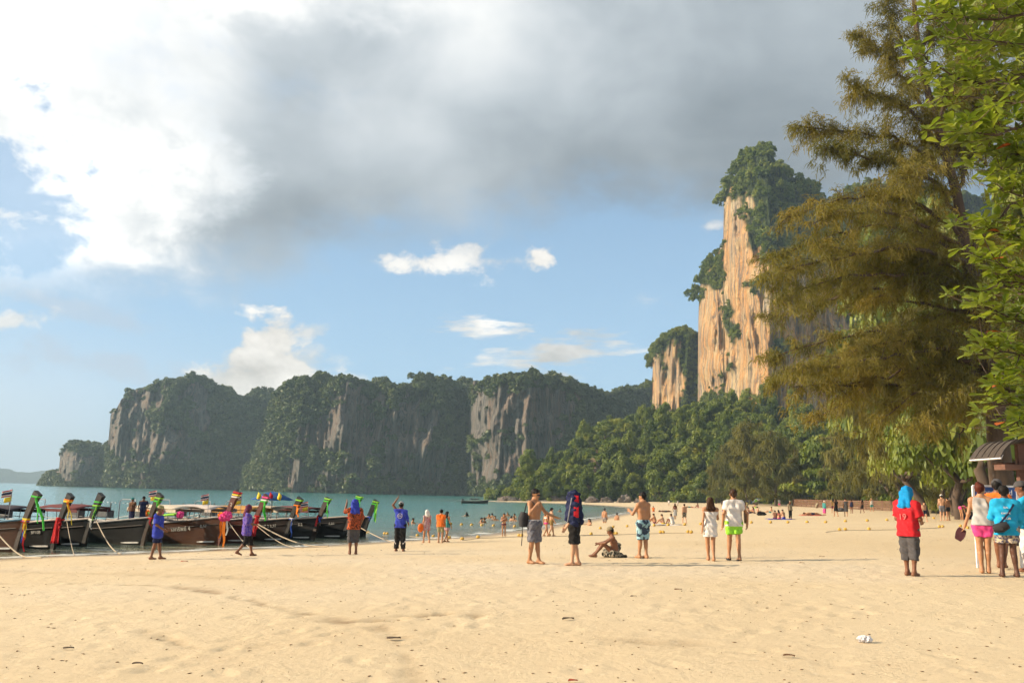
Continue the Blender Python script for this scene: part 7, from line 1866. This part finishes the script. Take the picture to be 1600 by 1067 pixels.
def banner():
    Y0 = 21.5; A = at(1547, 830, Y0); A[2] = gz(A); root = empty('tour_banner', A); tag(root, 'blue and white tour banner on a white frame beside the kiosk', 'sign')
    rel = lambda px, py: at(px, py, Y0) - A
    wh = paint('white_tube', (0.75, 0.74, 0.76), 0.5); l, r0 = rel(1520, 760)[0], rel(1588, 760)[0]; t, bt = rel(1520, 760)[2], rel(1520, 838)[2]
    mm, b, out = newmat('banner_print'); tc = b.n('ShaderNodeTexCoord').outputs['Object']
    sp = b.n('ShaderNodeSeparateXYZ'); b.put(sp.inputs[0], tc)
    col = b.mix(b.step(sp.outputs[2], bt + 0.75, bt + 0.95), (0.10, 0.28, 0.42, 1), (0.05, 0.12, 0.38, 1)); col = b.mix(b.m('MULTIPLY', b.step(b.noise(tc, 5, 4), 0.5, 0.6), b.step(sp.outputs[2], bt + 0.95, bt + 0.8)), col, (0.45, 0.50, 0.45, 1))
    princ(b, out, col, 0.5, 0.3)
    m = MB(); m.box(((l + r0) / 2, 0, (t + bt) / 2), (r0 - l, 0.02, t - bt)); m.build('printed_sheet', mm, root, smooth=False)
    for x in (l, r0): m = MB(); m.box((x, 0, t / 2 - 0.05), (0.05, 0.05, t + 0.14)); m.build('frame_post', wh, root, smooth=False)
    m = MB(); m.box(((l + r0) / 2, 0, t + 0.02), (r0 - l, 0.045, 0.045)); m.build('frame_rail', wh, root, smooth=False)
    M = Matrix.Rotation(PI / 2, 4, 'X'); M.translation = Vector(((l + r0) / 2, -0.016, t - 0.13)); textobj('Hong Island', 0.17, wh, root, M, 0.003)
banner()

# ---- yellow floats of the swimming-zone lines
FLOAT = paint('yellow_float_plastic', (0.58, 0.36, 0.07), 0.45, 0.2, 12)
def float_mesh():
    m = MB(); rows = []
    for th in np.linspace(0, PI, 10): rows.append([((1 + 0.06 * math.cos(6 * ph)) * 0.115 * math.sin(th) * math.cos(ph), (1 + 0.06 * math.cos(6 * ph)) * 0.115 * math.sin(th) * math.sin(ph), 0.095 * math.cos(th)) for ph in np.linspace(0, 2 * PI, 18, endpoint=False)])
    m.grid(rows, closed=True); m.tube([(0, 0, 0.08), (0.02, 0, 0.12), (0.05, 0, 0.10)], 0.012, 6)
    return m
def floats():
    sea_ = [(704, 819), (721, 820), (737, 820.5), (753, 821), (771, 821.5), (804, 823), (878, 826.5), (575, 832), (601, 834), (605, 834.3), (652, 837), (677, 838.5)]
    sand = [(702, 842), (722, 844), (747, 841), (811, 838.5), (815, 838.5), (858, 838), (923.5, 836), (959, 835), (963, 835.3), (1032, 833), (1036, 833), (1075, 832.6), (1080, 833.2), (1312, 829), (1321, 828.5), (1358, 828), (1407, 827), (1468, 824.5), (1473, 824), (1501, 823), (1509, 824), (1512, 826)]
    back = [(938, 826.5), (958, 824.5), (980, 823.4), (1022, 822), (1044, 821.3), (1070, 820.8), (1095, 820), (1174, 817.5), (1204, 817.3), (1231, 817.2), (1261, 816.8), (1290, 817), (1321, 815.4), (1355, 814.4), (1386, 813.4), (1459, 810.5), (1495, 809), (1502, 808.6)]
    proto = float_mesh().build('float', FLOAT)
    first = True
    for pts, lab, g in ((sea_, 'yellow float bobbing on the swimming-zone line in the water', 'floats on the water'), (sand, 'yellow float lying on the sand in the nearer line', 'floats on the sand, near line'), (back, 'yellow float lying on the sand in the farther line', 'floats on the sand, far line')):
        for k, (px, py) in enumerate(pts):
            o = proto if first else proto.copy()
            if not first: COL.objects.link(o)
            first = False
            p = z0_hit(px, py) if pts is sea_ else ground_hit(px, py); z = 0.03 if pts is sea_ else p[2] + 0.075
            s = 0.82 if p[1] < 60 else 1.0
            o.location = (p[0], p[1], z); o.rotation_euler = (0.3 * math.sin(k * 5), 0.3 * math.cos(k * 3), k * 1.1); o.scale = (s, s, s); tag(o, lab, 'float', g)
    wm = bpy.data.meshes.new('float'); src = proto.data.copy(); src.materials.clear(); src.materials.append(paint('white_float_plastic', (0.72, 0.70, 0.66), 0.5))
    for k in range(9):
        p = z0_hit(150 + 6.2 * k, 783.6 + 0.42 * k); o = obj('float', src); o.location = (p[0], p[1], 0.02); tag(o, 'white float on the far line behind the boats', 'float', 'white floats behind the boats')
floats()
def line_ropes():
    for lab, pts in (('thin float line lying on the sand towards the vendor', [(1290, 832), (1312, 829.5), (1358, 828.6), (1407, 827.6), (1470, 825)]), ('thin float line at the waterline', [(640, 838.5), (702, 842.5), (722, 844.5), (747, 841.8), (811, 839), (858, 838.6), (923, 836.6), (960, 836), (1034, 833.8), (1078, 833.4)])):
        P3 = [];
        for q in pts: p = ground_hit(*q); P3.append(p)
        cs = catmull(P3, 4); out = [(p[0], p[1], max(float(beach_z(p[0], p[1])), 0) + 0.025) for p in cs]
        m = MB(); m.tube(out, 0.014, 5); tag(m.build('float_line', ROPE), lab, 'rope', 'float lines')
line_ropes()

# ---- beach things far off
def tent():
    p = ground_hit(1173, 787.5); root = empty('beach_tent', p, 0.3); tag(root, 'small blue beach tent far off under the trees', 'tent')
    m = MB(); m.grid([[(1.5 * math.cos(a) * r0, 1.2 * math.sin(a) * r0, 1.15 * math.sqrt(max(0, 1 - r0 * r0))) for a in np.linspace(0, 2 * PI, 14, endpoint=False)] for r0 in (0.01, 0.4, 0.7, 0.9, 1.0)], closed=True); m.build('canvas', CANV['blue'], root)
    m = MB(); m.box((0.2, -1.12, 0.3), (0.8, 0.1, 0.6)); m.build('doorway', CLO['black'], root)
    p = ground_hit(1181, 790); root = empty('sun_parasol', p); tag(root, 'tilted pale and green parasol lying beside the blue tent', 'parasol')
    m = MB(); m.tube([(0.3, 0, 0), (0, 0, 1.3)], 0.03, 6); m.build('pole', STEEL, root)
    for k in range(8):
        a0, a1 = 2 * PI * k / 8, 2 * PI * (k + 1) / 8; m = MB(); m.grid([[(0 + 1.0 * math.cos(a) * r0 + 0.2 * r0, 0.9 * math.sin(a) * r0, 1.35 - 0.4 * r0 + 0.45 * math.cos(a) * r0) for a in (a0, (a0 + a1) / 2, a1)] for r0 in (0.02, 0.5, 1.0)]); o = m.build('panel', (CLO['white'], CLO['lime'], CLO['white'], CLO['sky'])[k % 4], root); so = o.modifiers.new('thickness', 'SOLIDIFY'); so.thickness = 0.015
    p = spot(1263, 178); root = empty('flag_sign', p); tag(root, 'small blue and red flag sign above the fence', 'sign')
    m = MB(); m.tube([(0, 0, 0), (0, 0, 2.4)], 0.05, 6); m.build('pole', STEEL, root)
    m = MB(); m.box((0.2, 0, 2.2), (2.2, 0.04, 0.9)); m.build('panel', CLO['sky'], root); m = MB(); m.box((1.6, 0, 2.3), (0.7, 0.04, 0.7)); m.build('panel', CLO['red'], root)
    for lab, px, py, sc, mt in (('dark bag on the sand right of the three sitters', 1190, 805, 1.0, 'black'), ('dark mat with a bag behind the black dress walker', 1314, 799, 1.2, 'dgrey'), ('dark bundle at the bending woman feet', 1513, 811, 1.0, 'navy')):
        p = ground_hit(px, py); o = pom(None, (0, 0, 0.18 * sc), 0.32 * sc, CLO[mt], 'bag', px); o.location = tuple(p); o.scale = (1.3, 0.9, 0.75); tag(o, lab, 'bag')
tent()
def towels():
    for k, (px, py, c, lab) in enumerate(((1040, 820.6, 'white', 'pale towel under the sitters by the waterline'), (1219, 811.5, 'blue', 'blue towel under the seated trio'), (1268, 805.2, 'red', 'red towel under the stretched-out sunbather'), (1091, 793.2, 'red', 'red towel far down the beach'))):
        p = ground_hit(px, py); m = MB(); m.grid([[(u * 1.1, v * 0.55, 0.05 + 0.02 * math.sin(5 * u + 3 * v)) for u in np.linspace(-1, 1, 9)] for v in np.linspace(-1, 1, 5)]); o = m.build('towel', CLO[c], None, tuple(p)); so = o.modifiers.new('thickness', 'SOLIDIFY'); so.thickness = 0.02; tag(o, lab, 'towel')
towels()

# ---- litter on the sand
def litter():
    r = np.random.default_rng(55); dry = paint('dry_leaf', (0.17, 0.085, 0.04), 0.9, 0.4); dark = paint('dark_driftwood', (0.11, 0.075, 0.05), 0.9, 0.4); red = paint('red_leaf', (0.40, 0.07, 0.03), 0.8, 0.3)
    for lab, px, py, L, mt in (('dark bit of driftwood in the middle foreground', 887, 969, 0.24, dark), ('reddish dry leaf near the left boats', 288, 878, 0.26, red), ('dry brown leaf on the couple shadow line', 1284, 870, 0.22, dry), ('dry leaf right of the couple shadow', 1253, 881, 0.18, dry), ('dark clump of debris at the drag mark end', 615, 1000, 0.22, dark), ('dry leaf left of the seated man shadow', 1060, 923, 0.2, dry), ('orange leaf at the bottom edge of the sand', 895, 1066, 0.12, red), ('small dark stick in the middle sand', 990, 933, 0.16, dark), ('dark debris below the plastic bag', 1233, 1029, 0.16, dry), ('bit of driftwood at the far left foreground', 107, 1014, 0.15, dark), ('dark leaf below the left drag mark', 215, 1041, 0.15, dark)):
        p = ground_hit(px, py); L = L * 0.7; m = MB(); n = 9; rows = []
        for t in np.linspace(0, 1, n):
            L *= 1.0; w = 0.18 * L * math.sin(PI * (0.06 + 0.9 * t)); rows.append([(L * (t - 0.5), v * w, 0.012 + 0.05 * L * math.sin(3 * t + v) + 0.04 * L * abs(v)) for v in (-1, 0, 1)])
        rows = [[(x + 0.06 * L * math.sin(7 * x / L), y + 0.10 * L * math.sin(5 * x / L + px), z) for x, y, z in rw] for rw in rows]; m.grid(rows); o = m.build('beach_debris', mt, None, (p[0], p[1], float(sand_z(p[0], p[1])[0]) + 0.004)); o.rotation_euler = (0, 0, r.uniform(-0.5, 0.5)); so = o.modifiers.new('thickness', 'SOLIDIFY'); so.thickness = 0.008; tag(o, lab, 'debris', 'bits of debris on the sand')
    p = ground_hit(1352, 1004); o = pom(None, (0, 0, 0.05), 0.045, paint('white_plastic', (0.75, 0.72, 0.74), 0.35), 'plastic_bag', 3); o.location = tuple(p); o.scale = (1.6, 1.0, 0.8); tag(o, 'crumpled white plastic bag on the right foreground sand', 'plastic bag')
    # scattered twigs and shell bits too many to count
    n = 1500; Yk = 7 + 45 * r.random(n) ** 1.3; Xk = r.uniform(-0.62, 0.62, n) * Yk
    keep = shore_dist(Xk, Yk) > 1.5; Xk, Yk = Xk[keep], Yk[keep]; Zk = sand_z(Xk, Yk); n = len(Xk)
    a = r.uniform(0, 2 * PI, n); L = r.uniform(0.008, 0.034, n) * (0.6 + Yk / 30); w = L * r.uniform(0.12, 0.4, n)
    ux, uy = np.cos(a), np.sin(a); z = Zk + 0.004
    V = np.stack([np.stack([Xk - ux * L, Yk - uy * L, z], 1), np.stack([Xk + uy * w, Yk - ux * w, z + 0.004], 1), np.stack([Xk + ux * L, Yk + uy * L, z + 0.002], 1), np.stack([Xk - uy * w, Yk + ux * w, z + 0.004], 1),
                  np.stack([Xk, Yk, z - 0.006], 1)], 1).reshape(-1, 3)
    o4 = np.arange(n)[:, None] * 5
    F = np.concatenate([o4 + np.array([[a_, b_, 4]]) for a_, b_ in ((1, 0), (2, 1), (3, 2), (0, 3))] + [o4 + np.array([[0, 1, 2]]), o4 + np.array([[0, 2, 3]])], 0)
    o = obj('litter', mesh_np('litter', V, F, False), dry); tag(o, 'twigs, dry needles and shell bits strewn over the sand', kind='stuff')
litter()

# ================================================================ haze
def make_haze():
    mb = MB(); mb.box((-300, 1500, 72), (4200, 3700, 156))
    o = mb.build('haze', None, None, smooth=False)
    m = bpy.data.materials.new('haze_air'); m.use_nodes = True
    t = m.node_tree; t.nodes.clear(); b = NB(t)
    out = b.n('ShaderNodeOutputMaterial'); v = b.n('ShaderNodeVolumePrincipled')
    v.inputs['Color'].default_value = (0.60, 0.82, 1.0, 1); v.inputs['Density'].default_value = HAZE
    v.inputs['Anisotropy'].default_value = 0.0
    b.put(out.inputs['Volume'], v.outputs[0])
    o.data.materials.append(m)
    tag(o, 'thin blue sea haze filling the bay', 'haze', kind='stuff')
HAZE = 0.00029
make_haze()
